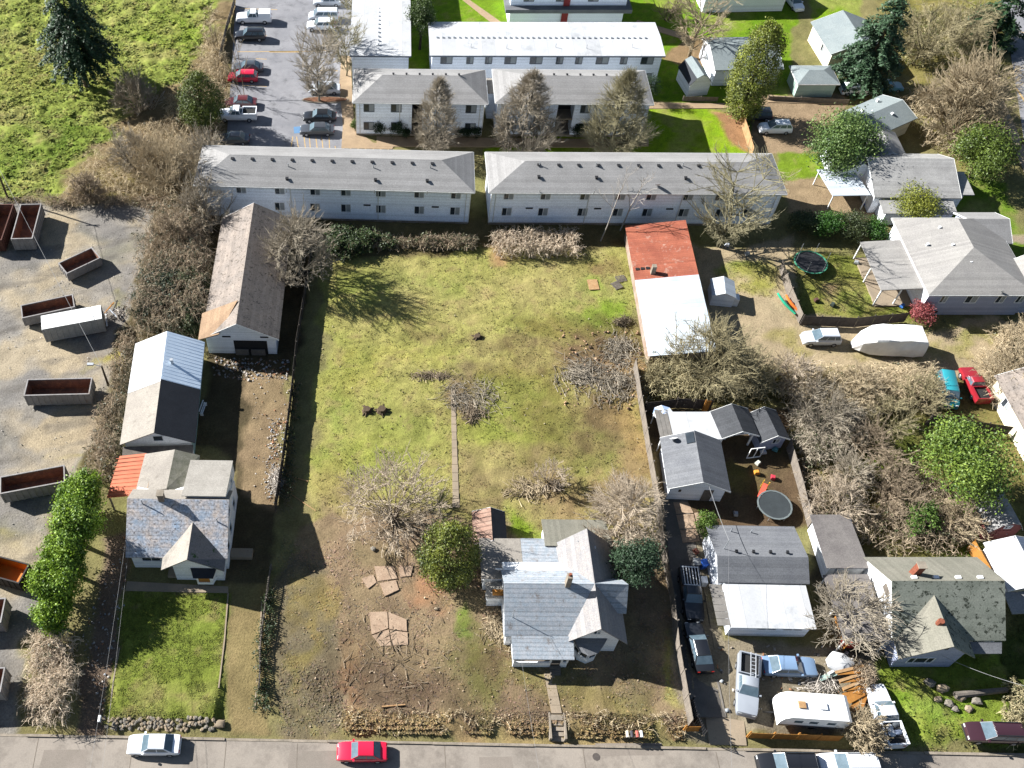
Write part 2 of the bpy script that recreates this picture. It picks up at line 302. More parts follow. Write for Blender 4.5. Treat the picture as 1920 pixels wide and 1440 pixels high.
# gravel yard: pale dry crust over grey damp gravel, dragged along the tracks of the lorries
yp = [tuple(at(*p)[:2]) for p in [(-400,385),(300,378),(235,610),(215,660),(165,850),(120,900),(60,1180),(10,1400),(-400,1400)]]
yd = np.full(sh, -99.); yd[near] = sdist((GX + wx)[near], (GY + wy)[near], yp); yw = np.clip(yd / 1.5, 0, 1)
c1 = fbm(GX * .8 + GY * .35 + wx * .8, GY * .8 - GX * .25 + wy * .8, 4.5, 3, 21.); c2 = fbm(GX * .25 + GY * .1, GY - GX * .3, 1.3, 3, 61.)
k1 = (np.clip((c1 - .46) * 6, 0, 1) * yw * .75)[..., None]; GC += (np.array(A(206,188,156)) - GC) * k1
k2 = (np.clip((.45 - c1) * 6, 0, 1) * yw * .75)[..., None]; GC += (np.array(A(146,142,138)) - GC) * k2
k3 = (np.clip((c2 - .60) * 7, 0, 1) * yw * .55)[..., None]; GC += (np.array(A(124,118,110)) - GC) * k3
# natural mottling of turf and earth
n1 = fbm(GX, GY, 5.0, 3, 3.3); n2 = fbm(GX, GY, 1.1, 2, 8.8); n3 = rng.random(sh)
dry = np.array(A(196, 180, 122)); grn = np.array(A(136, 154, 66)); brn = np.array(A(140, 118, 88))
kd = np.clip((n1 - .5) * 4, 0, 1) * GG * .5; GC += (dry - GC) * kd[..., None]
kg = np.clip((.46 - n1) * 4, 0, 1) * GG * .42; GC += (grn - GC) * kg[..., None]
kb = np.clip((n2 - .6) * 5, 0, 1) * GG * .5; GC += (brn - GC) * kb[..., None]
GC *= (1 + (n2 - .5)[..., None] * (.42 + .2 * GG[..., None]))
GC *= (1 + (n3 - .5)[..., None] * (.12 + .16 * GG[..., None]))
GC = np.clip(GC, .01, .8)
lump = fbm(GX, GY, 1.5, 2, 5.5); fine = rng.random(sh)
GZ = hz(GX, GY) + (lump - .5) * 2.0 * GRl + (fine - .5) * GRl * .9
GZ -= .03
HARD = []   # paved outlines: the ground lies a little lower under them
def paved(px, dz=.07):
    global GZ
    wp = [tuple(at(*p)[:2]) for p in px]; d = np.full(sh, -99.); d[near] = sdist(GX[near], GY[near], wp)
    w_ = np.clip(d / .3 + 1.2, 0, 1); GZ = GZ * (1 - w_) + (hz(GX, GY) - dz) * w_
LOT_PX = [(446,-60),(700,-60),(662,110),(645,235),(640,285),(420,292),(425,260),(432,160)]
ROADR_PX = [(1868,-60),(2100,-60),(2100,520),(1925,520),(1930,330),(1905,160)]
paved(LOT_PX); paved(ROADR_PX)
def strip_sheet(name, pts, z, m, label=None, kind='structure', th=.0):
    """a level paved sheet, pts world (x,y)"""
    mb = MB(); mb.slab([(p[0], p[1], z) for p in pts], .06); o = mb.ob(name, m); return tag(o, kind=kind)
# street: the ground sheet dips under it
ym = ys(GX); w_ = np.clip((ym + .1 - GY) / .3, 0, 1); GZ = GZ * (1 - w_) + (ZS - .09) * w_
near2 = ~near; GZ[near2] = -.9
V = np.stack([GX, GY, GZ], -1).reshape(-1, 3); ny, nx = sh
ii = np.arange(ny * nx).reshape(sh); F = np.stack([ii[:-1, :-1], ii[:-1, 1:], ii[1:, 1:], ii[1:, :-1]], -1).reshape(-1, 4)
mg = colmat('ground_earth_turf', rough=.95, fine=.3, scale=5.5, bump=.55, spec=.05)
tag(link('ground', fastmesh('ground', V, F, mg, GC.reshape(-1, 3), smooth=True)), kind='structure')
def ground_col(x, y):
    j = np.clip(np.searchsorted(gxs, x), 0, nx - 1); i = np.clip(np.searchsorted(gys, y), 0, ny - 1); return GC[i, j], GG[i, j], GZ[i, j]
# ---------------------------------------------------------------- turf tufts: uncountable blades, one mesh per stretch of grass
def tufts(name, px_poly, n, size, seed, label, gmin=.5, tall=1.0, bright=1.0):
    r = np.random.default_rng(seed); wp = [tuple(at(*p)[:2]) for p in px_poly]
    xs = [p[0] for p in wp]; ys_ = [p[1] for p in wp]
    X = r.uniform(min(xs), max(xs), n * 3); Y = r.uniform(min(ys_), max(ys_), n * 3)
    d = sdist(X, Y, wp); c, g, z = ground_col(X, Y); k = (d > 0) & (g > gmin * r.random(len(X)) + gmin * .5) & (fbm(X, Y, 1.6, 2, 2.2) > .36)
    X, Y, c, z = X[k][:n], Y[k][:n], c[k][:n], z[k][:n]; m = len(X); B = 3
    X, Y, z, c = [np.repeat(q, B, 0) for q in (X, Y, z, c)]
    a = r.uniform(0, 6.28, m * B); L = size * r.uniform(.5, 1.4, m * B); wd = L * r.uniform(.25, .5, m * B); h = L * r.uniform(.12, .5, m * B) * tall
    dx, dy = np.cos(a), np.sin(a); ox, oy = r.normal(0, size * .35, (2, m * B))
    p0 = np.stack([X + ox - dy * wd, Y + oy + dx * wd, z - .02], -1); p1 = np.stack([X + ox + dy * wd, Y + oy - dx * wd, z - .02], -1)
    p2 = np.stack([X + ox + dx * L, Y + oy + dy * L, z + h], -1)
    V = np.stack([p0, p1, p2], 1).reshape(-1, 3); F = np.arange(m * B * 3).reshape(-1, 3)
    f = r.uniform(.9, 1.3, (m * B, 1)) * bright; f2 = c * f * np.stack([r.uniform(.9, 1.12, m * B), np.ones(m * B), r.uniform(.9, 1.25, m * B)], -1)
    C = np.repeat(np.clip(f2, .01, .7), 3, 0)
    o = link(name, fastmesh(name, V, F, colmat('turf_blades', .9, .12, 20, 0, .1, .25), C)); return tag(o, label, 'grass', kind='stuff')
tufts('meadow_grass', [(-200,-120),(402,-120),(396,80),(352,135),(262,215),(165,290),(60,385),(-200,385)], 30000, .36, 1, 'lumpy bright green meadow grass above the gravel yard', .3, .9, 1.05)
tufts('lot_grass', [(600,470),(690,462),(900,462),(1172,452),(1218,700),(1235,1000),(1250,1100),(590,1000),(600,700)], 20000, .13, 2, 'patchy yellow green grass on the cleared lot', .3)
tufts('lawn_grass', [(232,1105),(430,1105),(412,1345),(195,1345)], 9000, .12, 3, 'green front lawn below the house with the mottled roof', .4)
tufts('weeds', [(530,1000),(900,1000),(1290,1010),(1300,1372),(520,1372)], 9000, .22, 4, 'brown weeds and dead stalks on the bare front of the cleared lot', .05, .5, 1.2)
tufts('yard_grass', [(1190,690),(1925,690),(1925,1410),(1650,1400),(1640,1060),(1500,985),(1470,760),(1225,765)], 10000, .18, 5, 'rough grass of the overgrown back gardens', .3)
tufts('garden_grass', [(1330,470),(1480,440),(1925,480),(1925,720),(1400,720)], 4000, .2, 6, 'thin grass around the drive with the covered trailer', .3)

tufts('bank_straw', [(642,1334),(1032,1336),(1032,1374),(645,1370)], 3000, .2, 8, 'straw grass on the street bank of the cleared lot', .2, 1.2, 1.1)
tufts('bank_straw', [(1056,1336),(1290,1346),(1290,1382),(1056,1378)], 2000, .2, 9, 'straw grass on the street bank beyond the steps', .2, 1.7, 1.0)
# ================================================================= paved setting
m_asph = mat('asphalt_grey', A(178,177,180), A(152,152,157), .3, .95, .25, 30, wear=(A(128,128,131), .7, .52, .72))
m_conc = mat('concrete_tan', A(196,176,150), A(176,160,138), .5, .9, .2, 20, wear=(A(140,126,108), 1.2, .6, .8))
m_side = mat('walkway_tan', A(206,178,142), A(186,160,130), .8, .9, .2, 20)
m_street = mat('street_concrete', A(190,178,164), A(176,166,154), .12, .95, .2, 12, wear=(A(140,130,120), .5, .46, .74), fine=.08)
m_joint = mat('joint_tar', A(150,138,124), None, 3, .95)
m_yel = mat('marking_paint', A(240,205,140), A(222,180,110), 2, .8)
m_white = mat('white_line', A(240,238,230), A(215,215,210), 2, .8)
m_curb = mat('kerb_concrete', A(190,176,158), A(150,140,124), 1.2, .9, .2, 15)
# street along the bottom
def YS(x, d): return ys(x) + d
xs_ = [-90, -60, -40, -20, 0, 20, 40, 60, 80, 110]
mb = MB()
for a, b in zip(xs_[:-1], xs_[1:]): mb.slab([(a, YS(a, -26), ZS), (b, YS(b, -26), ZS), (b, YS(b, -.3), ZS), (a, YS(a, -.3), ZS)], .06)
st = tag(mb.ob('street', m_street), kind='structure')
# slab joints of the street: tar lines set proud
for k, px in enumerate([72, 252, 424, 562, 835, 1095, 1345]):
    p = at(px, 1400, ZS); j = MB(); lean = random.uniform(-.25, .1)
    j.slab([(p.x - .03, YS(p.x, -9), ZS + .006), (p.x + .03, YS(p.x, -9), ZS + .006), (p.x + .03 + lean, YS(p.x, -.4), ZS + .006), (p.x - .03 + lean, YS(p.x, -.4), ZS + .006)], .004)
    j.ob('joint', m_joint, st)
j = MB(); j.slab([(-90, YS(-90, -5.2), ZS + .006), (110, YS(110, -5.2), ZS + .006), (110, YS(110, -5.14), ZS + .006), (-90, YS(-90, -5.14), ZS + .006)], .004); j.ob('joint', m_joint, st)
# kerb: pieces end to end, dropped at the drives
kb = bpy.data.objects.new('kerb', None); COL.objects.link(kb); tag(kb, kind='structure')
x = -60.0
while x < 80:
    L = random.uniform(2.6, 3.4); cx = x + L / 2; dr = any(a - .3 < cx < b + .3 for a, b in _dr)
    h = .035 if dr else .13; mb = MB(); off = random.uniform(-.02, .02)
    mb.slab([(x + .01, YS(x, -.3 + off), ZS + h), (x + L - .01, YS(x + L, -.3 + off), ZS + h), (x + L - .01, YS(x + L, -.08), ZS + h), (x + .01, YS(x, -.08), ZS + h)], .2)
    mb.ob('kerb_stone', m_curb, kb); x += L
mh = MB(); mh.disc((0, 0, .012), .33, 16, th=.012); p = at(1118,1419,ZS); mh.ob('manhole_cover', mat('iron_cover', A(110,102,96), None, 3, .7), st, loc=(p.x, p.y, ZS))
for (px, py, w_, d_) in ((600,1425,5.5,1.6),(930,1432,3.0,1.2),(1180,1405,6,1.1),(120,1425,4,1.8)):
    p = at(px, py, ZS); q = MB(); q.slab([(p.x - w_/2, p.y - d_/2, ZS + .004), (p.x + w_/2, p.y - d_/2 + .05, ZS + .004), (p.x + w_/2 - .1, p.y + d_/2, ZS + .004), (p.x - w_/2 + .08, p.y + d_/2 - .04, ZS + .004)], .004); q.ob('road_patch', mat('road_patch', A(172,160,148), A(156,146,134), .4, .95), st)
# car park of the apartments
mb = MB(); mb.slab([(p.x, p.y, 0) for p in (at(*q) for q in LOT_PX)], .06); cp = tag(mb.ob('car_park', m_asph), kind='structure')
def line(parent, a, b, w_, m, z=.006, name='marking', th=.005):
    p, q = at(*a), at(*b); d = (q - p).normalized(); n = Vector((-d.y, d.x, 0)) * w_ / 2; mb = MB()
    mb.slab([tuple(v + Vector((0, 0, z))) for v in (p - n, q - n, q + n, p + n)], th); return mb.ob(name, m, parent)
for x0, x1 in ((549,545),(556,560),(570,573),(580,582),(592,595),(603,606),(617,618)): line(cp, (x0, 256), (x1, 281), .12, m_yel)
for a, b in (((445,97),(562,96)),((446,66),(500,67)),((448,16),(520,18)),((447,128),(490,130)),((615,95),(560,97)),((480,110),(500,111)),((455,160),(500,162)),((600,132),(634,133))): line(cp, a, b, .14, m_yel)
slab_b = line(cp, (551,244), (566,243), 1.5, mat('marking_blue', A(110,160,210), A(130,170,205), 2, .8), z=.01)
line(cp, (505,97), (562,97), .35, m_yel)
for i in range(8): line(cp, (628 + i * 14, 274), (631 + i * 14, 284), .12, m_yel, z=.03)
# walkways of the apartments
mb = MB()
WALKS = [[(640,105),(657,105),(664,240),(700,268),(740,272),(735,280),(640,278),(643,235),(636,160)], [(1216,192),(1385,194),(1390,203),(1216,204)], [(1180,262),(1216,262),(1216,274),(1180,274)], [(706,256),(1180,262),(1180,277),(706,275)],
         [(867,0),(880,0),(940,42),(920,42)], [(1440,178),(1590,190),(1590,196),(1440,192)], [(1195,38),(1290,66),(1300,72),(1288,76),(1190,46)]]
for i, wk in enumerate(WALKS):
    mb = MB(); mb.slab([(p.x, p.y, .04 + .004 * i) for p in (at(*q) for q in wk)], .08); tag(mb.ob('walkway', m_side), kind='structure')
# road at the upper corner
mb = MB(); mb.slab([(p.x, p.y, 0) for p in (at(*q) for q in ROADR_PX)], .06); rr = tag(mb.ob('road', m_asph), kind='structure')
line(rr, (1880,10), (1935,100), .15, m_white); line(rr, (1862,165), (1907,268), .2, m_white); line(rr, (1905,165), (1935,210), .3, m_yel); line(rr, (1893,55), (1925,62), .14, m_yel)
mb = MB(); mb.slab([(p.x, p.y, .1) for p in (at(*q) for q in [(1852,160),(1868,160),(1935,310),(1935,360)])], .12); tag(mb.ob('pavement', m_conc), kind='structure')
# driveways and slabs that have an edge of their own
def slabpx(name, px, m, z=.05, kind='structure', th=.1, onz=False):
    mb = MB(); pts = []
    for q in px:
        p = on(*q) if onz else at(*q); pts.append((p.x, p.y, p.z + z))
    mb.slab(pts, th); return tag(mb.ob(name, m), kind=kind)
slabpx('drive_apron', [(1322,1340),(1395,1352),(1400,1398),(1330,1396)], m_conc, .03, onz=True)
m_drv = mat('drive_asphalt', A(138,132,124), A(118,112,106), .5, .95, .2, 20)
slabpx('driveway', [(1243,935),(1288,930),(1335,1190),(1350,1290),(1362,1345),(1300,1345),(1262,1120)], m_drv, .03, onz=True)
slabpx('porch_path', [(238,1090),(428,1100),(428,1112),(235,1108)], m_conc, .04)

for i, ln in enumerate(([(428,1112),(421,1200),(410,1290)], [(491,1130),(486,1210),(478,1330)], [(224,1215),(212,1280),(205,1345)])):
    for a, b in zip(ln[:-1], ln[1:]):
        p, q = on(*a), on(*b); d = (q - p).normalized(); n = Vector((-d.y, d.x, 0)) * .06; mb = MB(); mb.slab([tuple(v + Vector((0, 0, .07))) for v in (p - n, q - n, q + n, p + n)], .12); tag(mb.ob('kerb', m_conc), kind='structure')
# ================================================================= buildings
m_glass = mat('window_glass', (.02,.025,.03), (.035,.045,.055), .7, .08, spec=.6, fine=0)
m_blind = mat('window_blind', (.28,.30,.30), (.20,.22,.23), 1.2, .5, fine=.05)
m_wf = mat('window_frame_white', (.72,.73,.74), None, 2, .5)
m_wfd = mat('window_frame_slate', (.10,.12,.15), None, 2, .5)
m_dark = mat('interior_dark', (.012,.012,.014), (.02,.018,.016), 1, .95)  # near black colour stands in for the shade inside openings
m_trim = mat('trim_white', (.74,.74,.72), (.62,.62,.6), 1.5, .6)
m_gut = mat('gutter_pale', (.6,.6,.58), None, 2, .5)
m_side_w = mat('siding_white', (.76,.79,.84), (.70,.73,.78), .5, .7, .1, 12, lines=('z', .2, .12, .82))
m_side_g = mat('siding_grey', (.78,.83,.90), (.71,.76,.84), .4, .7, .1, 12, lines=('z', .24, .1, .93))
m_side_b = mat('siding_slate_blue', (.30,.33,.44), (.26,.29,.39), .5, .75, .1, 12, lines=('z', .22, .14, .7))
m_side_c = mat('siding_cream', (.62,.57,.44), (.5,.46,.36), .6, .8, .1, 14, lines=('z', .22, .1, .85))
m_peel = mat('white_peeling_boards', (.74,.75,.76), (.66,.67,.68), 1.0, .85, .2, 15, lines=('z', .2, .14, .8), wear=((.3,.27,.23), 3.0, .62, .7))
m_asph_r = mat('shingles_grey', A(188,186,184), A(172,170,168), .35, .95, .3, 9, lines=('y', .32, .12, .9))
m_shg_x = mat('shingles_grey_cross', A(188,186,184), A(172,170,168), .35, .95, .3, 9, lines=('x', .32, .12, .9))
m_shg_d = mat('shingles_charcoal', A(144,146,150), A(126,128,134), .5, .95, .3, 9, lines=('y', .3, .12, .88))
m_shg_b = mat('shingles_pale_blue', A(212,216,222), A(184,198,210), 2.2, .95, .3, 9, lines=('y', .34, .28, .78), wear=(A(150,140,132), 1.2, .56, .72))
m_shg_bx = mat('shingles_pale_blue_cross', A(186,180,176), A(168,166,168), 1.6, .95, .3, 9, lines=('x', .34, .16, .9))
m_barn = mat('shingles_tan_brown', A(182,168,156), A(158,148,140), .6, .95, .4, 7, lines=('x', .4, .12, .88), wear=(A(96,88,80), 2.6, .54, .66))
m_moss = mat('shingles_moss_green', A(172,176,162), A(146,152,138), .5, .95, .3, 8, lines=('y', .3, .1, .92), wear=(A(66,72,60), 2.2, .55, .60))
m_mossx = mat('shingles_tan_moss', A(160,156,142), A(146,144,130), .5, .95, .3, 8, lines=('x', .3, .1, .93))
m_mot = mat('shingles_mottled', A(238,222,210), A(190,210,232), .8, .95, .4, 5, fine=.4, lines=('y', .3, .2, .82), wear=(A(110,106,108), 4.2, .585, .63))
m_wroof = mat('membrane_white', (.43,.435,.44), (.37,.375,.385), .3, .6, .05, 8, lines=('x', 1.9, .03, .82), wear=((.22,.23,.24), .32, .54, .76), fine=.06)
m_wmet = mat('metal_white', (.40,.44,.48), (.34,.38,.42), .4, .5, .05, 8, lines=('y', .45, .14, .86), fine=.06)
m_wmetx = mat('metal_white_worn', (.37,.41,.45), (.30,.34,.38), .5, .5, .05, 8, lines=('y', .62, .10, .84), wear=((.40,.33,.27), 1.2, .66, .8), fine=.06)
m_rust = mat('metal_rust_red', A(196,114,86), A(168,92,70), .5, .8, .1, 10, lines=('y', .32, .18, .82), wear=(A(206,160,140), 1.1, .56, .66), fine=.18)
m_oran = mat('metal_orange', A(232,128,88), A(214,112,72), .6, .7, .1, 10, lines=('y', .5, .16, 1.18), fine=.08)
m_tar = mat('tar_paper_black', A(58,62,70), A(46,50,58), .6, .8, .15, 8)
m_sky = mat('metal_sky_reflection', (.62,.72,.82), (.54,.64,.75), .4, .45, fine=.05)  # white metal slope, its bright sky reflection put into the base colour
m_tan = mat('roll_roof_tan', A(192,184,172), A(174,166,156), .5, .95, .2, 8, wear=(A(140,132,122), 1.2, .55, .8))
m_plank = mat('roof_planks_pale', A(196,190,180), A(178,172,162), .7, .9, .2, 9, wear=(A(150,146,140), 2, .6, .8))
m_wood = mat('wood_grey', A(150,140,128), A(122,114,106), 1.5, .9, .3, 9)
m_cedar = mat('wood_cedar', A(214,150,72), A(190,126,58), 1.2, .85, .2, 9)
m_brick = mat('brick_red', A(176,104,78), A(150,84,62), 4, .9, .4, 10, lines=('z', .12, .15, .7))
m_mint = mat('siding_mint', (.32,.42,.37), (.26,.36,.32), .7, .8, .1, 12, lines=('z', .2, .12, .85))
m_redw = mat('barn_red', (.16,.05,.045), (.12,.04,.04), 1, .8, .2, 10)
m_teal = mat('roof_teal_grey', A(170,180,180), A(154,166,168), .5, .9, .2, 9)
m_steel = mat('galvanised', (.42,.44,.46), (.34,.36,.38), 1.5, .45, metal=.6)
m_blk = mat('black_plastic', (.02,.02,.022), None, 2, .5)
m_redp = mat('panel_red', (.22,.03,.03), (.18,.02,.02), 1, .7)
m_stack = mat('chimney_tan', A(176,160,144), A(140,126,114), 3, .9, .3, 8)
m_lum = mat('lumber_pale', A(222,182,132), A(196,150,104), 1.5, .85, .2, 9)

WCACHE = {}
def win(B, x, y, z, ang, w_, h, style='slide', fm=None, pm=None):
    fm = fm or m_wf; key = (round(w_, 2), round(h, 2), style, fm.name, pm.name if pm else '')
    if key not in WCACHE:
        t = .07; f = MB()
        f.box(-w_/2 - t, -w_/2, -.06, .02, -h/2 - t, h/2 + t); f.box(w_/2, w_/2 + t, -.06, .02, -h/2 - t, h/2 + t)
        f.box(-w_/2, w_/2, -.06, .02, h/2, h/2 + t); f.box(-w_/2, w_/2, -.075, .02, -h/2 - t - .02, -h/2)
        panes = []
        if style == 'slide': f.box(-.03, .03, -.055, .02, -h/2, h/2); panes = [(-w_/2, -.03), (.03, w_/2)]
        elif style == 'triple':
            for q in (-w_/4, w_/4): f.box(q - .03, q + .03, -.055, .02, -h/2, h/2)
            panes = [(-w_/2, -w_/4 - .03), (-w_/4 + .03, w_/4 - .03), (w_/4 + .03, w_/2)]
        else: panes = [(-w_/2, w_/2)]
        pp = []
        for i, (a, b) in enumerate(panes):
            q = MB(); q.box(a, b, -.02, .01, -h/2, h/2); pp.append(q.mesh('pane', pm or (m_blind if (style == 'slide' and i == 1) else m_glass)))
        WCACHE[key] = (f.mesh('window', fm), pp)
    fme, pp = WCACHE[key]; o = link('window', fme, B, (x, y, z), (0, 0, ang))
    for k, q in enumerate(pp):
        if style == 'slide' and not pm and random.random() < .3: q = pp[0] if k == 0 else q
        link('pane', q, o)
    return o
def doorp(B, x, y, ang, w_=.95, h=2.05, m=None, z0=0.):
    d = MB(); d.box(-w_/2, w_/2, -.05, .02, z0, z0 + h); o = d.ob('door', m or m_trim, B, loc=(x, y, 0), rot=(0, 0, ang))
    k = MB(); k.box(w_/2 - .16, w_/2 - .08, -.1, -.05, z0 + .98, z0 + 1.04); k.ob('door_handle', m_steel, o); return o
def walls_box(B, x0, x1, y0, y1, z0, z1, m, name='wall'):
    mb = MB(); mb.box(x0, x1, y0, y1, z0, z1); return mb.ob(name, m, B)
def gable(B, x0, x1, y0, y1, h, rise, axis, wm, rm, ov=.4, vg=.25, th=.14, z0=0., rp=.5, rm2=None, walls=True, trim=True):
    """pitched roof on four walls; ridge along 'x' or 'y', rp = ridge position across"""
    if axis == 'y':
        xr = x0 + (x1 - x0) * rp; sl = rise / (xr - x0); sr = rise / (x1 - xr)
        if walls:
            mb = MB(); mb.ext([(x0, y0, z0), (x1, y0, z0), (x1, y0, h), (xr, y0, h + rise - .02), (x0, y0, h)], (0, y1 - y0, 0)); mb.ob('wall', wm, B)
        a, b = y0 - vg, y1 + vg; zr = h + rise + th
        L = [(x0 - ov, a, h - ov * sl + th), (xr, a, zr), (xr, b, zr), (x0 - ov, b, h - ov * sl + th)]
        Rr = [(xr, a, zr), (x1 + ov, a, h - ov * sr + th), (x1 + ov, b, h - ov * sr + th), (xr, b, zr)]
    else:
        yr = y0 + (y1 - y0) * rp; sl = rise / (yr - y0); sr = rise / (y1 - yr)
        if walls:
            mb = MB(); mb.ext([(x0, y0, z0), (x0, y1, z0), (x0, y1, h), (x0, yr, h + rise - .02), (x0, y0, h)], (x1 - x0, 0, 0)); mb.ob('wall', wm, B)
        a, b = x0 - vg, x1 + vg; zr = h + rise + th
        L = [(a, y0 - ov, h - ov * sl + th), (b, y0 - ov, h - ov * sl + th), (b, yr, zr), (a, yr, zr)]
        Rr = [(a, yr, zr), (b, yr, zr), (b, y1 + ov, h - ov * sr + th), (a, y1 + ov, h - ov * sr + th)]
    m1 = MB().slab(L, th); m2 = MB().slab(Rr, th)
    o1 = m1.ob('roof_slope', rm, B); o2 = m2.ob('roof_slope', rm2 or rm, B)
    if trim:
        for q in (L, Rr):
            for (p, s) in ((q[0], q[1]), (q[2], q[3])) if axis == 'y' else ((q[0], q[3]), (q[1], q[2])):
                p, s = Vector(p), Vector(s); u = Vector((0, .03, 0)) if axis == 'y' else Vector((.03, 0, 0))
                sgn = -1 if ((p.y < (y0 + y1) / 2) if axis == 'y' else (p.x < (x0 + x1) / 2)) else 1
                t = MB(); t.ext([tuple(p + Vector((0, 0, .02))), tuple(s + Vector((0, 0, .02))), tuple(s - Vector((0, 0, th + .03))), tuple(p - Vector((0, 0, th + .03)))], tuple(u * sgn)); t.ob('barge_board', m_trim, B)
    return o1, o2
def hip(B, x0, x1, y0, y1, h, rise, ov, rm, inset, axis='x', th=.14, rmx=None, inset2=None):
    a, b, c, d = x0 - ov, x1 + ov, y0 - ov, y1 + ov; zr = h + rise; e = h; i2 = inset if inset2 is None else inset2
    if axis == 'x':
        ym = (c + d) / 2; r0, r1 = (a + inset, ym, zr), (b - i2, ym, zr)
        P = [([(a, c, e), (b, c, e), r1, r0], rm), ([(b, d, e), (a, d, e), r0, r1], rm), ([(a, d, e), (a, c, e), r0], rmx or rm), ([(b, c, e), (b, d, e), r1], rmx or rm)]
    else:
        xm = (a + b) / 2; r0, r1 = (xm, c + inset, zr), (xm, d - i2, zr)
        P = [([(a, d, e), (a, c, e), r0, r1], rmx or rm), ([(b, c, e), (b, d, e), r1, r0], rmx or rm), ([(a, c, e), (b, c, e), r0], rm), ([(b, d, e), (a, d, e), r1], rm)]
    out = [MB().slab(p, th).ob('roof_slope', m, B) for p, m in P]
    g = MB(); q = .07
    g.box(a, b, c - q, c - .004, e - .17, e - .03); g.box(a, b, d + .004, d + q, e - .17, e - .03); g.box(a - q, a - .004, c, d, e - .17, e - .03); g.box(b + .004, b + q, c, d, e - .17, e - .03)
    g.ob('gutter', m_gut, B); return out
def roofvent(B, x, y, z, s=.28):
    v = MB(); v.box(-s/2, s/2, -s/2, s/2, -.12, .18); v.slab([(-s*.7, -s*.7, .26), (s*.7, -s*.7, .26), (s*.7, s*.7, .26), (-s*.7, s*.7, .26)], .06); return v.ob('roof_vent', m_blk, B, loc=(x, y, z))
def pipe(B, x, y, z, h=.5, r=.06, m=None):
    v = MB(); v.tube((0, 0, -.15), (0, 0, h), r, r, 8); return v.ob('vent_pipe', m or m_steel, B, loc=(x, y, z))
def dish(B, x, y, z, r=.38, rz=0.):
    v = MB(); rings = []
    for k, (q, d) in enumerate(((1, .1), (.7, .03), (.35, -.02), (.03, -.03))): rings.append([(q*r*math.cos(a*math.pi/6), q*r*math.sin(a*math.pi/6), d) for a in range(12)])
    v.loft(rings); o = v.ob('satellite_dish', m_wf, B, smooth=True, loc=(x, y, z + .45), rot=(R(-50), 0, rz))
    s = MB(); s.tube((0, 0, 0), (0, 0, .42), .03, .03, 6); s.ob('dish_mast', m_steel, B, loc=(x, y, z)); return o
def frame(name, label, cat, pl, pr, z, group=None):
    """origin at the front-left eave pixel, x along the eave"""
    a, b = at(*pl, z), at(*pr, z); d = b - a
    return T(name, label, cat, (a.x, a.y, 0), math.atan2(d.y, d.x), group), math.hypot(d.x, d.y)
def loc_x(B, px, py, z):
    p = at(px, py, z); d = p - B.location; r = B.rotation_euler.z
    return d.x * math.cos(r) + d.y * math.sin(r)
def loc_p(B, px, py, z):
    p = at(px, py, z); d = p - B.location; r = B.rotation_euler.z
    return (d.x * math.cos(r) + d.y * math.sin(r), -d.x * math.sin(r) + d.y * math.cos(r), z)
GA = 'two storey apartment blocks behind the cleared lot'
def apartment(label, pl, pr, z, depth, rise, inset, uppers, lowers, wu, wl, size=(1.15, 1.2), fm=None, gap=None, ov=.45, m=None, group=GA, small=None):
    B, L = frame('apartment_block', label, 'apartment building', pl, pr, z, group); m = m or m_side_g
    x0, x1, y0, y1 = ov, L - ov, ov, depth - ov
    if gap:
        g0, g1 = loc_x(B, gap[0], gap[2], 3), loc_x(B, gap[1], gap[2], 3)
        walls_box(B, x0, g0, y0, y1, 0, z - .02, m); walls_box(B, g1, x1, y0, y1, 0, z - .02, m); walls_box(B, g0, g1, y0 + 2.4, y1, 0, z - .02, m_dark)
        s = MB(); s.box(g0 + .003, g1 - .003, y0 + .2, y0 + 2.4, 2.6, 2.8); s.ob('landing', m_conc, B)
    else: walls_box(B, x0, x1, y0, y1, 0, z - .02, m)
    f = MB(); f.box(x0 - .03, x1 + .03, y0 - .03, y1 + .03, -.4, .28); f.ob('foundation', m_curb, B)
    hip(B, x0, x1, y0, y1, z, rise, ov, m_asph_r, inset, rmx=m_shg_x)
    for px in uppers: win(B, loc_x(B, px, wu[0], wu[1]), y0, wu[1], 0, *size, fm=fm)
    for px in lowers: win(B, loc_x(B, px, wl[0], wl[1]), y0, wl[1], 0, *size, fm=fm)
    for k in range(4): dp = MB(); xx = x0 + .5 + (x1 - x0 - 1) * k / 3; dp.box(xx - .05, xx + .05, y0 - .1, y0 - .004, .3, z - .12); dp.ob('downpipe', m_gut, B)
    for xx in (x0, x1): cb = MB(); cb.box(xx - .07, xx + .07, y0 - .03, y0 + .1, .28, z - .2); cb.ob('corner_trim', m_trim, B)
    return B, L, (x0, x1, y0, y1)
A1, L1, _ = apartment('long grey roofed apartment block beside the hip roofed twin, behind the barn', (363,347), (890,361), 5.65, 7.9, 1.75, 4.2,
    (450,523,590,648,714,786,855), (523,590,648,714,786,853), (365,4.85), (397,2.15))
for i in range(11): roofvent(A1, 4.6 + i * 2.52, 3.45, 7.02)
for px, py in ((541,317),(700,320),(806,321),(536,350),(702,352),(801,354),(390,330),(395,318)):
    x, y, _ = loc_p(A1, px, py, 6.4); pipe(A1, x, y, 5.65 + 1.75 * max(0, min(1, y / 3.95)), .45)
for px, py in ((538,334),(704,337),(801,339)):
    x, y, _ = loc_p(A1, px, py, 6.3); roofvent(A1, x, y, 5.65 + 1.75 * max(0, min(1, y / 3.95)))
for px, py in ((688,390),(816,391)):
    v = MB(); v.box(-.45, .45, -.08, .01, -.1, .1); v.ob('wall_vent', m_blk, A1, loc=(loc_x(A1, px, py, 2.6), .45, 2.75))
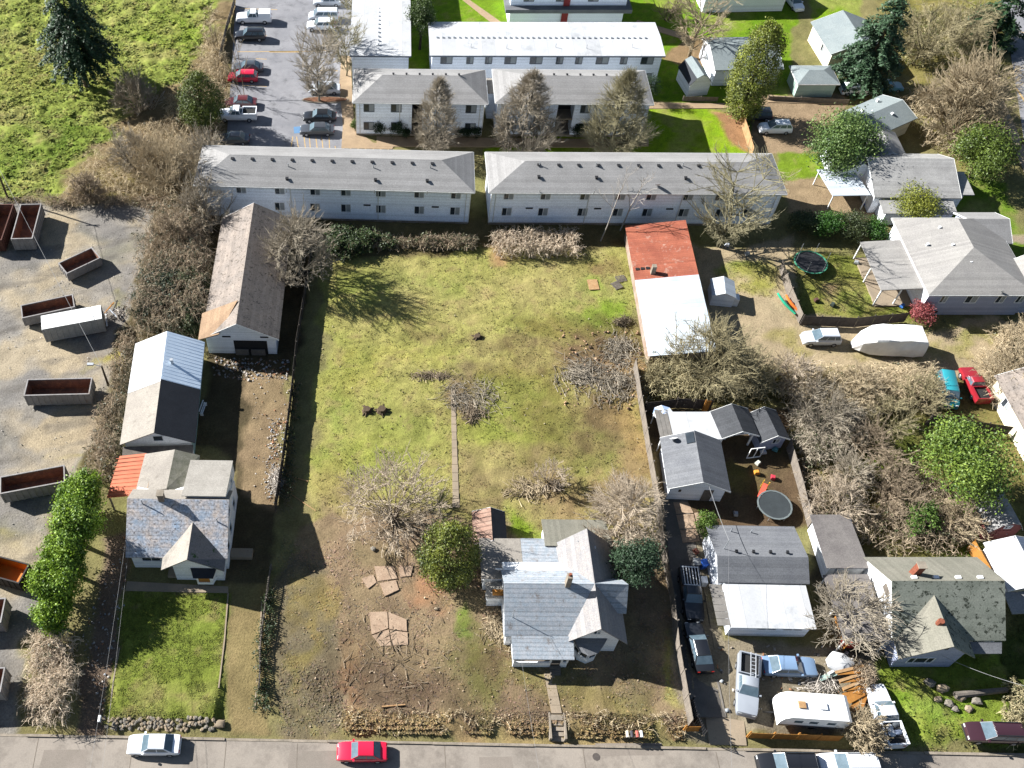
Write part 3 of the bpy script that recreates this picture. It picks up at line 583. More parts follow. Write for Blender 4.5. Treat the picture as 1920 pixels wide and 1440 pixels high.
A2, L2, _ = apartment('long grey roofed apartment block behind the red metal roofed shed', (917,361), (1476,364), 5.65, 7.9, 1.75, 4.6,
    (954,1023,1097,1163,1221,1290,1350), (950,1018,1092,1158,1213,1281,1350,1400), (365,4.85), (397,2.15))
for i in range(9): roofvent(A2, 6.3 + i * 2.5, 3.45, 7.02)
for px, py in ((1010,319),(1115,320),(1277,320),(1010,334),(1118,335),(1285,336),(1013,352),(1115,354)):
    x, y, _ = loc_p(A2, px, py, 6.4); (roofvent if py in (334,335,336) else pipe)(A2, x, y, 5.65 + 1.75 * max(0, min(1, y / 3.95)))
dish(A2, loc_x(A2, 1234, 358, 6), .7, 5.9)
for px, py in ((992,391),(1120,392),(1255,393)):
    v = MB(); v.box(-.45, .45, -.08, .01, -.1, .1); v.ob('wall_vent', m_blk, A2, loc=(loc_x(A2, px, py, 2.6), .45, 2.75))
GB = 'hip roofed apartment houses around the inner court'
A3, L3, _ = apartment('hip roofed apartment house beside the car park, with clipped round shrubs in front', (661,192), (915,195), 5.75, 7.9, 1.7, 4.0,
    (692,743,883), (692,743,881), (199,4.6), (230,1.6), (1.35, 1.15), m_wfd, gap=(772, 792, 215), group=GB)
for i in range(6): roofvent(A3, 5.5 + i * 1.8, 4.2, 7.3, .2)
A4, L4, _ = apartment('hip roofed apartment house with the dark stair opening between two bare trees', (929,193), (1226,196), 5.75, 7.9, 1.7, 4.6,
    (1097,1190), (1092,1190), (202,4.6), (232,1.6), (1.2, 1.15), m_wfd, gap=(1043, 1074, 225), group=GB)
for i in range(6): roofvent(A4, 6.3 + i * 1.8, 4.2, 7.3, .2)
# connecting stair house between the two
p = at(912,250); q = at(936,250); B = T('stair_house', 'narrow flat link between the two hip roofed apartment houses', 'building', (p.x, p.y + 3.4, 0))
walls_box(B, .2, q.x - p.x - .3, 0, 3, 0, 4.3, m_side_g); mb = MB(); mb.box(.05, q.x - p.x - .15, -.2, 3.2, 4.3, 4.5); mb.ob('flat_roof', m_tan, B)
# flat white roofed blocks
def flatblock(label, pl, pr, z, depth, m, group=None, cat='apartment building', wins=(), ov=.35, dots=None):
    B, L = frame('apartment_block', label, cat, pl, pr, z, group); walls_box(B, ov, L - ov, ov, depth - ov, 0, z - .02, m)
    yr = depth / 2; r = MB(); r.slab([(0, 0, z), (L, 0, z), (L, yr, z + .32), (0, yr, z + .32)], .22); r.ob('roof_slope', m_wroof, B)
    r = MB(); r.slab([(0, yr, z + .32), (L, yr, z + .32), (L, depth, z), (0, depth, z)], .22); r.ob('roof_slope', m_wroof, B)
    g = MB(); g.box(0, L, -.08, -.004, z - .2, z - .02); g.ob('gutter', m_wfd, B)
    for px, w_, hh, zz, py in wins: win(B, loc_x(B, px, py, zz), ov, zz, 0, w_, hh, fm=m_wfd)
    return B, L
A5, L5 = flatblock('long flat white roofed apartment block behind the two hip roofed houses', (806,104), (1248,105), 5.3, 8.7, m_side_g, 'flat white roofed apartment blocks',
    wins=[(px, w_, 1.1, 4.35, 111) for px, w_ in ((837,1.6),(881,.9),(916,.9),(957,1.6),(1005,1.7),(1049,.9),(1085,.9),(1129,1.7),(1169,.9),(1213,1.7))] + [(1212,1.3,1.1,1.6,145)])
for i in range(38):
    v = MB(); v.box(-.14, .14, -.12, .12, 0, .14); v.ob('roof_vent', m_steel, A5, loc=(1.2 + i * (L5 - 3.5) / 37, 4.05, 5.6))
for px, py in ((883,88),(950,90),(1042,88),(1100,90),(1185,88)):
    x, y, _ = loc_p(A5, px, py, 5.5); pipe(A5, x, y, 5.45, .6, .04)
A6, L6 = flatblock('flat white roofed apartment block running up beside the car park', (655,104), (771,105), 5.3, 28, m_side_g, 'flat white roofed apartment blocks')
for i in range(24):
    v = MB(); v.box(-.12, .12, -.14, .14, 0, .14); v.ob('roof_vent', m_steel, A6, loc=(L6 * .47, 1.5 + i * 1.05, 5.45))
# rear apartment with red panel
p = at(953,52); q = at(1163,52); B = T('apartment_block', 'grey apartment block with a dark red vertical panel at the top edge', 'apartment building', (p.x, p.y, 0)); W = q.x - p.x
walls_box(B, 0, W, 0, 9, 0, 3.3, m_side_g); walls_box(B, -.1, W + .1, -.15, 9, 3.9, 6.3, m_side_g)
mb = MB(); mb.box(-.9, W + .9, -1.4, 9.3, 3.3, 3.9); mb.ob('balcony_band', m_shg_d, B)
mb = MB(); mb.box(W * .455, W * .51, -.4, -.16, 0, 3.29); mb.box(W * .455, W * .51, -.4, -.16, 3.91, 6.3); mb.ob('red_panel', m_redp, B)
mb = MB(); mb.box(-.6, W + .6, -.7, 9.6, 6.3, 6.6); mb.ob('flat_roof', m_wroof, B)
for i in range(3): win(B, W * (.15 + .28 * i), -.15, 5.2, 0, 1.5, 1.1, fm=m_wfd)

# ---------------------------------------------------------------- long barn
B = T('barn', 'long tan roofed barn with an open dark doorway in its white gable', 'barn', (-19.3, 72.0, 0), R(-1.2))
gable(B, 0, 7.9, 0, 19.4, 3.0, 2.3, 'y', m_peel, m_barn, .45, .3, rp=.48)
o = MB(); o.box(3.1, 6.9, -.03, .15, .02, 2.3); o.ob('doorway', m_dark, B)  # black panel painted as the unlit inside of the barn
for x0, x1 in ((3.2, 4.7), (5.0, 6.6)): d = MB(); d.box(x0, x1, -.3, -.16, .05, 1.0); d.ob('door_panel', m_wood, B)
for x0 in (1.9, 6.2): d = MB(); d.box(x0, x0 + .95, -.06, .02, 2.85, 3.05); d.ob('vent_slot', m_dark, B)
r = MB(); r.slab([(-.75, -.55, 2.95), (1.7, -.55, 3.95), (3.6, 3.2, 5.55), (-.75, 3.2, 3.25)], .14); r.ob('roof_patch', mat('shingles_ochre', A(196,164,132), A(176,146,118), .6, .95, .3, 8, lines=('x', .4, .12, .9)), B)
# ---------------------------------------------------------------- workshop (white metal / tar roof)
B = T('workshop', 'workshop with half white metal and half black tar roof and mint side wall', 'workshop', (-26.2, 57.6, 0), R(2.0))
W, D = 6.9, 13.2; mb = MB(); mb.ext([(0, 0, 0), (W, 0, 0), (W, 0, 2.8), (W/2, 0, 4.55), (0, 0, 2.8)], (0, D, 0)); mb.ob('wall', m_mint, B)
mb = MB(); mb.ext([(.02, -.04, 0), (W - .02, -.04, 0), (W - .02, -.04, 2.75), (W/2, -.04, 4.5), (.02, -.04, 2.75)], (0, .035, 0)); mb.ob('gable_boards', m_peel, B)
def rs(x0, x1, z0, z1, y0, y1, m, nm='roof_slope'): MB().slab([(x0, y0, z0), (x1, y0, z1), (x1, y1, z1), (x0, y1, z0)] if x0 < x1 else [(x1, y0, z1), (x0, y0, z0), (x0, y1, z0), (x1, y1, z1)], .12).ob(nm, m, B)
rs(-.45, W/2, 2.7, 4.7, -.3, 6.4, m_tan); rs(W + .45, W/2, 2.7, 4.7, -.3, 6.7, m_tar); rs(-.45, W/2, 2.72, 4.72, 6.42, D + .3, m_wroof); rs(W + .45, W/2, 2.72, 4.72, 6.72, D + .3, m_sky)
for i in range(15): f = MB(); f.slab([(W/2 + .12, 6.8 + i*.46, 4.67), (W + .46, 6.8 + i*.46, 2.74), (W + .46, 6.86 + i*.46, 2.74), (W/2 + .12, 6.86 + i*.46, 4.67)], .05); f.ob('roof_rib', m_sky, B)
f = MB(); f.box(-.12, .12, -.12, .12, -.3, .75); f.box(-.17, .17, -.17, .17, .75, .85); f.ob('chimney', m_steel, B, loc=(W/2 + .9, 9.2, 4.1))
win(B, W/2 + .15, -.04, 3.35, 0, .95, .8, 'plain')
f = MB(); f.slab([(-.2, -1.9, 1.95), (W + .2, -1.9, 1.95), (W + .2, -.32, 2.35), (-.2, -.32, 2.35)], .1); f.ob('lean_to_roof', m_wood, B)
for x in (0, W/2, W): f = MB(); f.box(x - .06, x + .06, -1.8, -1.68, 0, 1.86); f.ob('lean_to_post', m_wood, B)
# ---------------------------------------------------------------- house with the mottled roof
B = T('house', 'white two storey house with mottled shingle roof and front gable', 'house', (-23.6, 44.6, 0), R(-1.0))
W = 9.2; D = 8.2
mb = MB(); mb.ext([(0, 0, 0), (0, D, 0), (0, D, 3.1), (0, 4.1, 6.0), (0, 0, 3.1)], (W, 0, 0)); mb.ob('wall', m_peel, B)
th = .14
MB().slab([(-.3, -.45, 2.92), (W + .25, -.45, 2.92), (W + .25, 4.1, 6.14), (-.3, 4.1, 6.14)], th).ob('roof_slope', m_mot, B)
MB().slab([(-.3, 4.1, 6.13), (W + .25, 4.1, 6.13), (W + .25, 6.0, 4.8), (-.3, 6.0, 4.8)], th).ob('roof_slope', m_tan, B)
# front wing
wx0, wx1, wy = 3.4, 8.95, -1.25
mb = MB(); mb.ext([(wx0 + .9, wy, 0), (wx1, wy, 0), (wx1, wy, 2.95), (6.05, wy, 4.72), (wx0 + .9, wy, 2.95)], (0, 2.4, 0)); mb.ob('wall', m_peel, B)
MB().slab([(wx0 - .15, wy - .4, 2.72), (6.05, wy - .4, 4.9), (6.05, 2.65, 4.9), (wx0 - .15, -.47, 2.9)], th).ob('roof_slope', m_tan, B)
MB().slab([(6.05, wy - .4, 4.9), (wx1 + .3, wy - .4, 2.72), (wx1 + .3, -.47, 2.9), (6.05, 2.65, 4.9)], th).ob('roof_slope', mat('shingles_mossy_grey', A(150,146,146), A(128,130,132), .6, .95, .3, 8, wear=((.02,.05,.015), 1.1, .57, .63)), B)
f = MB(); f.prism([(6.2, wy - .02), (8.2, wy - .02), (7.95, wy - .65), (6.45, wy - .65)], .35, 2.0); f.ob('bay_window', m_peel, B)
f = MB(); f.slab([(5.95, wy - .03, 2.5), (6.25, wy - .85, 2.05), (8.15, wy - .85, 2.05), (8.45, wy - .03, 2.5)], .08); f.ob('bay_roof', m_tar, B)
win(B, 7.2, wy - .65, 1.35, 0, 1.1, .9, 'plain', pm=m_cedar); win(B, 1.9, 0, 2.0, 0, 1.75, 1.05, 'slide', pm=m_glass)
doorp(B, 3.85, 0, 0); f = MB(); f.box(3.4, 4.6, -1.1, -.05, 0, .35); f.ob('porch_step', m_conc, B)
for y, z in ((1.4, 2.0), (3.4, 2.0), (4.0, 4.4), (6.2, 2.0)): win(B, W, y, z, R(90), .8, 1.2, 'plain')
# rear roofs
MB().slab([(-.2, 6.0, 4.25), (3.0, 6.0, 4.95), (3.0, 11.0, 4.4), (-.2, 11.0, 3.5)], .12).ob('roof_slope', m_tan, B)
MB().slab([(3.0, 6.0, 4.95), (5.4, 6.2, 3.6), (5.4, 11.0, 3.4), (3.0, 11.0, 4.4)], .12).ob('roof_slope', mat('roll_roof_gritty', A(170,166,150), A(132,132,112), 1.6, .95, .3, 8), B)
walls_box(B, -.1, 5.3, 8.2, 10.8, 0, 3.3, m_peel, 'rear_wall')
f = MB(); f.ext([(5.2, 4.5, 3.0), (5.2, 9.2, 3.0), (5.2, 9.2, 4.9), (5.2, 4.5, 6.2)], (3.9, 0, 0)); f.ob('dormer_wall', m_peel, B)
for i in range(7):
    f = MB(); y0 = 4.35 + i * .72; z0 = 6.36 - i * .2; f.slab([(4.9, y0, z0), (9.15, y0, z0), (9.15, y0 + .715, z0 - .2), (4.9, y0 + .715, z0 - .2)], .1); f.ob('roof_board', m_plank, B)
win(B, 9.1, 7.4, 4.3, R(90), .5, .5, 'plain')
MB().slab([(-3.4, 6.2, 2.75), (-.1, 6.2, 3.35), (-.1, 11.2, 3.35), (-3.0, 11.2, 2.75)], .08).ob('carport_roof', m_oran, B)
for i in range(10): f = MB(); f.slab([(-3.3, 6.3 + i*.5, 2.8), (-.1, 6.3 + i*.5, 3.4), (-.1, 6.36 + i*.5, 3.4), (-3.3, 6.36 + i*.5, 2.8)], .03); f.ob('roof_rib', m_oran, B)
for x, y in ((-3.2, 6.4), (-3.0, 11.0), (-.3, 6.4)): f = MB(); f.box(x - .07, x + .07, y - .07, y + .07, 0, 2.7); f.ob('carport_post', m_wood, B)
f = MB(); f.slab([(-.15, 6.3, 3.5), (1.0, 6.3, 4.52), (1.0, 10.8, 3.85), (-.15, 10.8, 3.5)], .05); f.ob('tin_flashing', mat('tin_pale_rust', A(222,206,184), A(214,170,130), 1.2, .7), B)
f = MB(); f.box(2.75, 3.3, 3.85, 4.4, 5.6, 7.1); o = f.ob('chimney', m_stack, B); f = MB(); f.box(2.68, 3.37, 3.78, 4.47, 7.1, 7.2); f.ob('chimney_cap', m_curb, o)
pipe(B, 1.2, 3.7, 6.0, .6); pipe(B, 8.4, 2.4, 4.9, .7)
f = MB(); f.box(W + .05, W + 2.2, 1.0, 2.0, 0, .5); f.ob('side_step', m_conc, B)
# ---------------------------------------------------------------- cottage on the cleared lot
B = T('cottage', 'white cottage with pale blue grey cross gabled roof on the cleared lot', 'house', (11.9, 36.6, 0), R(-.5))
mb = MB(); mb.ext([(0, 0, 0), (0, 7.0, 0), (0, 7.0, 3.0), (0, 3.5, 5.45), (0, 0, 3.0)], (8.2, 0, 0)); mb.ob('wall', m_peel, B)
MB().slab([(-.3, -.4, 2.85), (8.0, -.4, 2.85), (8.0, 3.5, 5.6), (-.3, 3.5, 5.6)], th).ob('roof_slope', m_shg_b, B)
MB().slab([(-.3, 3.5, 5.6), (8.0, 3.5, 5.6), (8.0, 5.6, 4.1), (-.3, 5.6, 4.1)], th).ob('roof_slope', m_shg_b, B)
# cross gable
cx0, cx1, xr = 5.7, 10.1, 7.9
mb = MB(); mb.ext([(cx0, -.5, 0), (cx1, -.5, 0), (cx1, -.5, 2.95), (xr, -.5, 5.3), (cx0, -.5, 2.95)], (0, 9.2, 0)); mb.ob('wall', m_peel, B)
MB().slab([(cx0 - .55, -.85, 2.55), (xr, -.85, 5.62), (xr, 9.2, 5.62), (cx0 - .55, 9.2, 2.55)], th).ob('roof_slope', m_shg_bx, B)
MB().slab([(xr, -.85, 5.62), (cx1 + .75, -.85, 2.45), (cx1 + .75, 9.2, 2.45), (xr, 9.2, 5.62)], th).ob('roof_slope', m_shg_bx, B)
# east gable
mb = MB(); mb.ext([(10.6, 2.1, 0), (10.6, 5.0, 0), (10.6, 5.0, 3.3), (10.6, 3.55, 5.0), (10.6, 2.1, 3.3)], (-2.5, 0, 0)); mb.ob('wall', m_peel, B)
MB().slab([(8.6, 1.8, 3.15), (11.0, 1.8, 3.15), (11.0, 3.55, 5.42), (7.95, 3.55, 5.62)], th).ob('roof_slope', m_shg_b, B)
MB().slab([(7.95, 3.55, 5.62), (11.0, 3.55, 5.42), (11.0, 5.3, 3.15), (8.6, 5.3, 3.15)], th).ob('roof_slope', m_shg_b, B)
# porch
MB().slab([(.35, -2.35, 2.35), (5.9, -2.35, 2.35), (5.9, -.42, 3.0), (.35, -.42, 3.0)], .12).ob('porch_roof', m_shg_b, B)
for q in ((.6, 4.0, -2.1, -1.98, 0, 1.05), (4.9, 5.5, -2.1, -1.98, 0, 1.05), (.6, .72, -1.975, 0, 0, 1.05)): f = MB(); f.box(*q); f.ob('porch_rail', m_peel, B)
for x in (.66, 3.95, 4.95, 5.45):
    f = MB(); f.box(x - .08, x + .08, -2.12, -1.96, 1.05, 2.25); f.ob('porch_post', m_trim, B)
f = MB(); f.box(.6, 5.5, -1.97, -.01, -.1, .4); f.ob('porch_floor', m_wood, B)
for i in range(3): f = MB(); f.box(4.0, 4.95, -2.9 + i * .27, -2.1, 0 if i == 0 else .14 * i, .14 * (i + 1)); f.ob('porch_step', m_wood, B)
doorp(B, 4.4, 0, 0, z0=.4); win(B, 2.2, 0, 1.7, 0, 1.6, 1.1, 'slide')
# bay
f = MB(); f.prism([(6.2, -.52), (6.55, -1.35), (7.3, -1.75), (8.1, -1.45), (8.6, -.52)], 0, 1.05); f.prism([(6.2, -.52), (6.55, -1.35), (7.3, -1.75), (8.1, -1.45), (8.6, -.52)], 1.95, 2.2); f.prism([(6.3, -.52), (6.62, -1.28), (7.3, -1.66), (8.04, -1.38), (8.5, -.52)], 1.05, 1.95); f.ob('bay_window', m_peel, B)
f = MB(); f.add([(6.0, -.53, 2.85), (9.0, -.53, 2.85), (8.75, -.9, 2.3), (8.15, -1.65, 2.22), (7.3, -1.95, 2.22), (6.5, -1.5, 2.22), (6.0, -.53, 2.4), (9.0, -.53, 2.4)], [(0, 6, 5), (0, 5, 4), (0, 4, 3), (0, 3, 1), (1, 3, 2), (1, 2, 7), (6, 7, 2, 3, 4, 5)]); f.ob('bay_roof', m_shg_d, B)
win(B, 6.42, -1.0, 1.5, R(-62), .6, .7, 'plain'); win(B, 6.95, -1.5, 1.5, R(-28), .62, .7, 'plain'); win(B, 7.72, -1.56, 1.5, R(20), .62, .7, 'plain')
win(B, xr - .05, -.5, 4.15, 0, .55, .5, 'slide')
# rear additions
walls_box(B, -1.7, 5.6, 5.6, 9.4, 0, 2.65, m_peel); MB().slab([(-2.0, 5.35, 2.85), (2.0, 5.35, 2.85), (2.0, 9.7, 2.7), (-2.0, 9.7, 2.7)], .15).ob('flat_roof', m_tan, B)
MB().slab([(2.02, 5.35, 2.95), (6.2, 5.35, 2.95), (6.2, 9.7, 2.72), (2.02, 9.7, 2.72)], .15).ob('flat_roof', m_shg_b, B)
walls_box(B, 4.6, 10.4, 9.3, 11.7, 0, 2.4, m_peel); MB().slab([(4.3, 8.8, 2.95), (10.8, 8.8, 2.95), (10.6, 12.0, 2.45), (4.3, 12.0, 2.45)], .14).ob('lean_to_roof', m_mossx, B)
walls_box(B, -1.4, .0, 3.9, 5.3, 0, 2.0, m_peel); f = MB(); f.box(-1.6, .02, 3.7, 5.33, 2.0, 2.1); f.ob('side_roof', m_plank, B)
f = MB(); f.box(-1.0, .0, 3.95, 4.5, 2.1, 2.3); f.ob('board', m_cedar, B)
dish(B, -.4, 6.0, 2.85); pipe(B, 7.1, 8.3, 4.4, .4)
for x, y, z in ((7.5, 7.4, 5.0), (8.5, 7.6, 4.75)): f = MB(); f.box(-.13, .13, -.13, .13, -.2, .16); f.ob('roof_vent', m_wf, B, loc=(x, y, z))
f = MB(); f.box(5.2, 5.65, 3.2, 3.75, 4.9, 7.2); o = f.ob('chimney', m_curb, B); f = MB(); f.tube((5.42, 3.5, 7.2), (5.42, 3.5, 7.5), .14, .12, 8); f.ob('chimney_pot', m_brick, o)
f = MB(); f.tube((0, 0, -.2), (0, 0, 1.5), .035, .03, 6); f.ob('service_mast', m_steel, B, loc=(.45, 1.0, 3.9))
# little shed behind the cottage
B = T('garden_shed', 'small shed with striped red brown roof behind the white cottage', 'shed', (9.7, 46.2, 0), R(-1)); gable(B, 0, 2.9, 0, 3.4, 1.9, .75, 'y', m_wood, mat('roof_brown_stripe', A(196,164,146), A(170,130,112), .8, .9, .2, 9, lines=('y', .5, .25, .6)), .2, .15, rm2=m_tar, rp=.55)
# ---------------------------------------------------------------- tin shed with the red and white roof
a, b, c, d = at(1172,423,2.0), at(1287,417,3.2), at(1344,656,3.2), at(1216,668,2.0)
B = T('tin_shed', 'long tin shed roofed half in rust red and half in white sheet metal', 'shed', (d.x, d.y, 0), R(-2.0))
W = 7.3; D = a.y - d.y; s0 = D * .43; z0, z1 = 2.0, 3.2
mb = MB(); mb.ext([(.25, .2, 0), (W - .25, .2, 0), (W - .25, .2, z1 - .18), (.25, .2, z0 - .13)], (0, D - .4, 0)); mb.ob('wall', mat('tin_wall', A(206,190,176), A(182,150,128), .5, .7, .1, 10, lines=('y', .3, .2, .85)), B)
y0 = 0.; n = 0
cuts = [0.0] + [D * k / 9 for k in range(1, 9)] + [D]
for i in range(9):
    ya, yb = cuts[i], cuts[i + 1] - .012; red = (ya + yb) / 2 > D - D * .40 * 1.02
    for j, (xa, xb) in enumerate(((0, W * .5 - .01), (W * .5, W))):
        f = MB(); za = z0 + (z1 - z0) * xa / W; zb = z0 + (z1 - z0) * xb / W; lift = random.uniform(0, .02)
        f.slab([(xa, ya, za + lift), (xb, ya, zb + lift), (xb, yb, zb + lift), (xa, yb, za + lift)], .05); f.ob('roof_sheet', m_rust if red else (m_wmet if j == 0 else m_wmetx), B)
f = MB(); f.box(1.9, 2.4, D * .585, D * .61, 2.1, 3.6); f.ob('roof_stack', m_curb, B)
for i in range(3): f = MB(); f.box(.3 + i * .6, .75 + i * .6, D * .628, D * .645, 2.0, 2.2 + .1 * i); f.ob('roof_hole', m_dark, B)
# ================================================================= gardens side buildings
B = T('garage', 'grey gabled garage with a white front gable and dish on its roof', 'garage', (29.85, 52.4, 0), R(-3.2))
gable(B, 0, 5.5, 0, 5.6, 2.5, 1.35, 'y', m_side_w, m_shg_d, .4, .35); dish(B, .7, 5.2, 2.9, .42, .3)
f = MB(); f.slab([(1.9, 4.5, 3.66), (2.62, 4.5, 4.02), (2.62, 5.8, 4.02), (1.9, 5.8, 3.66)], .08); f.ob('skylight', m_glass, B)
f = MB(); f.box(.9, 1.15, -.04, .01, 1.5, 1.9); f.ob('wall_vent', m_blk, B); doorp(B, 3.9, 0, 0, m=m_wood)
# white patio roof and its glazed strip behind the garage
a = at(1345,815,2.3); c = at(1255,785,2.3); d = at(1335,787,2.3)
B = T('patio_cover', 'white flat patio roof behind the gabled garage', 'patio roof', (c.x, a.y - .6, 0))
f = MB(); f.slab([(0, 0, 2.35), (5.4, 0, 2.35), (5.2, 3.6, 2.3), (0, 3.6, 2.3)], .08); f.ob('roof_panel', m_wroof, B)
for i in range(3): f = MB(); f.slab([(-1.4 + i*.45, 0, 2.32), (-.98 + i*.45, 0, 2.32), (-.98 + i*.45, 3.9, 2.3), (-1.4 + i*.45, 3.9, 2.3)], .03); f.ob('clear_sheet', mat('clear_sheet', A(170,164,156), A(140,136,130), 1, .4), B)
for x, y in ((.1, .1), (5.1, .1), (.1, 3.4), (5.0, 3.4), (-1.3, .1), (-1.3, 3.7)): f = MB(); f.box(x - .05, x + .05, y - .05, y + .05, 0, 2.24); f.ob('post', m_trim, B)
# black gazebo and playhouse
p = at(1352,838,0); B = T('gazebo', 'open sided gazebo with dark gabled shingle roof', 'gazebo', (p.x - .55, p.y - .25, 0), R(6))
gable(B, 0, 3.6, 0, 3.0, 2.3, .95, 'y', None, mat('shingles_black', A(92,94,98), A(76,78,82), .6, .95, .3, 8, lines=('y', .3, .12, .85)), .35, .3, walls=False)
for x, y in ((.15, .15), (3.45, .15), (.15, 2.85), (3.45, 2.85)): f = MB(); f.box(x - .08, x + .08, y - .08, y + .08, 0, 2.28); f.ob('post', m_trim, B)
f = MB(); f.box(0, 3.6, .08, .2, 2.2, 2.36); f.ob('beam', m_trim, B); f = MB(); f.box(.6, 3.0, .09, .19, 2.6, 2.7); f.ob('truss_tie', m_trim, B)
p = at(1418,845,0); B = T('playhouse', 'blue grey playhouse with open white framed door beside the gazebo', 'playhouse', (p.x, p.y, 0), R(8))
gable(B, 0, 2.7, 0, 3.2, 2.0, .8, 'y', m_side_b, MATS['shingles_black'], .3, .3); win(B, 1.7, 0, 1.5, 0, .7, .7, 'slide')
f = MB(); f.box(-1.5, -1.42, -.9, -.82, .1, 1.9); f.box(-.04, .04, -.9, -.82, .1, 1.9); f.box(-1.42, -.04, -.9, -.82, 1.82, 1.9); f.box(-1.42, -.04, -.9, -.82, .1, .18); f.box(-.76, -.7, -.9, -.82, .18, 1.82); f.ob('door_frame', m_trim, B)
# rear neighbour: grey saltbox with white patio roof
B = T('bungalow', 'bungalow with charcoal roof and wide white patio roof in front', 'house', (32.1, 41.6, 0), R(-1.2))
mb = MB(); mb.ext([(.3, .3, 0), (.3, 5.7, 0), (.3, 5.7, 2.85), (.3, 2.1, 3.85), (.3, .3, 2.85)], (7.9, 0, 0)); mb.ob('wall', m_side_w, B)
MB().slab([(0, -.05, 2.85), (8.55, -.05, 2.85), (8.55, 2.1, 4.05), (0, 2.1, 4.05)], .13).ob('roof_slope', m_shg_d, B); MB().slab([(0, 2.1, 4.05), (8.55, 2.1, 4.05), (8.6, 6.1, 2.85), (0, 6.1, 2.85)], .13).ob('roof_slope', m_shg_d, B)
f = MB(); f.slab([(.45, -4.4, 2.5), (8.2, -4.4, 2.5), (8.2, -.1, 2.72), (.45, -.1, 2.72)], .12); f.ob('patio_roof', m_wroof, B)
for i in range(6): f = MB(); f.slab([(-.75, -4.2 + i*.69, 2.5), (.43, -4.2 + i*.69, 2.5), (.43, -3.54 + i*.69, 2.5), (-.75, -3.54 + i*.69, 2.5)], .03); f.ob('clear_sheet', MATS['clear_sheet'], B)
walls_box(B, .7, 8.0, -4.0, .28, 0, 2.36, m_side_w)
for x in (3.6, 4.5, 6.0, 6.9): win(B, x, -4.0, 1.75, 0, .75, .55, 'plain')
f = MB(); f.box(.9, 7.9, -4.06, -3.97, .02, .25); f.ob('skirting', m_gut, B)
for i in range(4): roofvent(B, 1.9 + i * 1.6, 2.6, 3.95, .18)
pipe(B, 2.2, 5.3, 3.1, .5); pipe(B, 4.1, 5.2, 3.1, .5)
f = MB(); f.box(-.9, -.2, .9, 1.6, 0, .85); f.ob('heat_pump', m_wf, B)
f = MB(); f.tube((0, 0, -.3), (0, 0, 1.6), .04, .04, 6); f.ob('service_mast', m_steel, B, loc=(.9, 3.0, 3.9))
# white walled flat shed
a, b = at(1557,1066,2.4), at(1630,1066,2.4); B = T('outbuilding', 'flat grey roofed outbuilding with a white side wall', 'shed', (a.x, a.y, 0), R(0)); W = b.x - a.x
walls_box(B, .15, W - .1, .2, 5.5, 0, 2.36, m_side_w); MB().slab([(-.35, 0, 2.5), (W, 0, 2.5), (W - .2, 5.9, 2.42), (-.35, 5.9, 2.42)], .1).ob('flat_roof', mat('roll_roof_grey', A(150,144,140), A(128,122,120), .6, .95, .2, 8), B)
f = MB(); f.box(.9, W - .3, .12, .19, .1, 2.0); f.ob('garage_door', m_wf, B)
# carport
a, b = at(1583,1203,2.4), at(1668,1203,2.4); B = T('carport', 'flat dark roofed carport against the moss roofed house', 'carport', (a.x, a.y, 0)); W = b.x - a.x
MB().slab([(0, 0, 2.5), (W, 0, 2.5), (W + .05, 6.6, 2.65), (-.1, 6.6, 2.55)], .12).ob('flat_roof', MATS['roll_roof_grey'], B)
for x, y in ((.1, .1), (W - .1, .1), (.1, 6.3), (W - .1, 6.3), (.1, 3.2)): f = MB(); f.box(x - .06, x + .06, y - .06, y + .06, 0, 2.38); f.ob('post', m_trim, B)
f = MB(); f.box(.5, 1.9, .3, .9, .2, 1.5); f.box(.4, 2.0, .2, 1.0, 1.5, 1.6); f.ob('red_cabinet', mat('cabinet_red', (.5,.06,.04), None, 2, .5), B)
# moss roofed house
B = T('house', 'house with mossy green grey roof, front gable and brick chimney', 'house', (46.9, 36.2, 0), R(0)); W = 9.6
mb = MB(); mb.ext([(0, 0, 0), (0, 7.6, 0), (0, 7.6, 3.0), (0, 3.9, 5.9), (0, 0, 3.0)], (W, 0, 0)); mb.ob('wall', m_peel, B)
MB().slab([(-.3, -.4, 2.85), (W + .3, -.4, 2.85), (W + .3, 3.9, 6.05), (-.3, 3.9, 6.05)], th).ob('roof_slope', m_moss, B)
MB().slab([(-.3, 3.9, 6.05), (W + .3, 3.9, 6.05), (W + .9, 8.0, 2.85), (-.3, 8.0, 2.85)], th).ob('roof_slope', m_mossx, B)
xr, xa, xb = 3.5, .15, 6.6
mb = MB(); mb.ext([(xa, -1.7, 0), (5.6, -1.7, 0), (5.6, -1.7, 3.05), (xr, -1.7, 4.95), (xa, -1.7, 2.5)], (0, 3.0, 0)); mb.ob('wall', m_side_b, B)
MB().slab([(xa - .3, -2.0, 2.55), (xr, -2.0, 5.3), (xr, 2.9, 5.3), (xa - .3, -.42, 2.85)], th).ob('roof_slope', m_mossx, B)
MB().slab([(xr, -2.0, 5.3), (xb, -2.0, 2.75), (xb, -.42, 2.85), (xr, 2.9, 5.3)], th).ob('roof_slope', m_moss, B)
win(B, 2.3, -1.7, 1.6, 0, 2.2, 1.0, 'triple', pm=m_glass); f = MB(); f.box(3.35, 3.65, -1.75, -1.68, 4.0, 4.3); f.ob('gable_vent', m_blk, B)
win(B, 8.0, 0, 1.8, 0, 1.0, 1.1); win(B, 0, 3.9, 4.2, R(-90), 1.1, .9, 'plain', pm=m_wood)
f = MB(); f.box(2.2, 2.85, 4.8, 5.4, 4.4, 6.7); o = f.ob('chimney', m_brick, B); f = MB(); f.box(2.14, 2.91, 4.74, 5.46, 6.7, 6.8); f.ob('chimney_cap', m_curb, o)
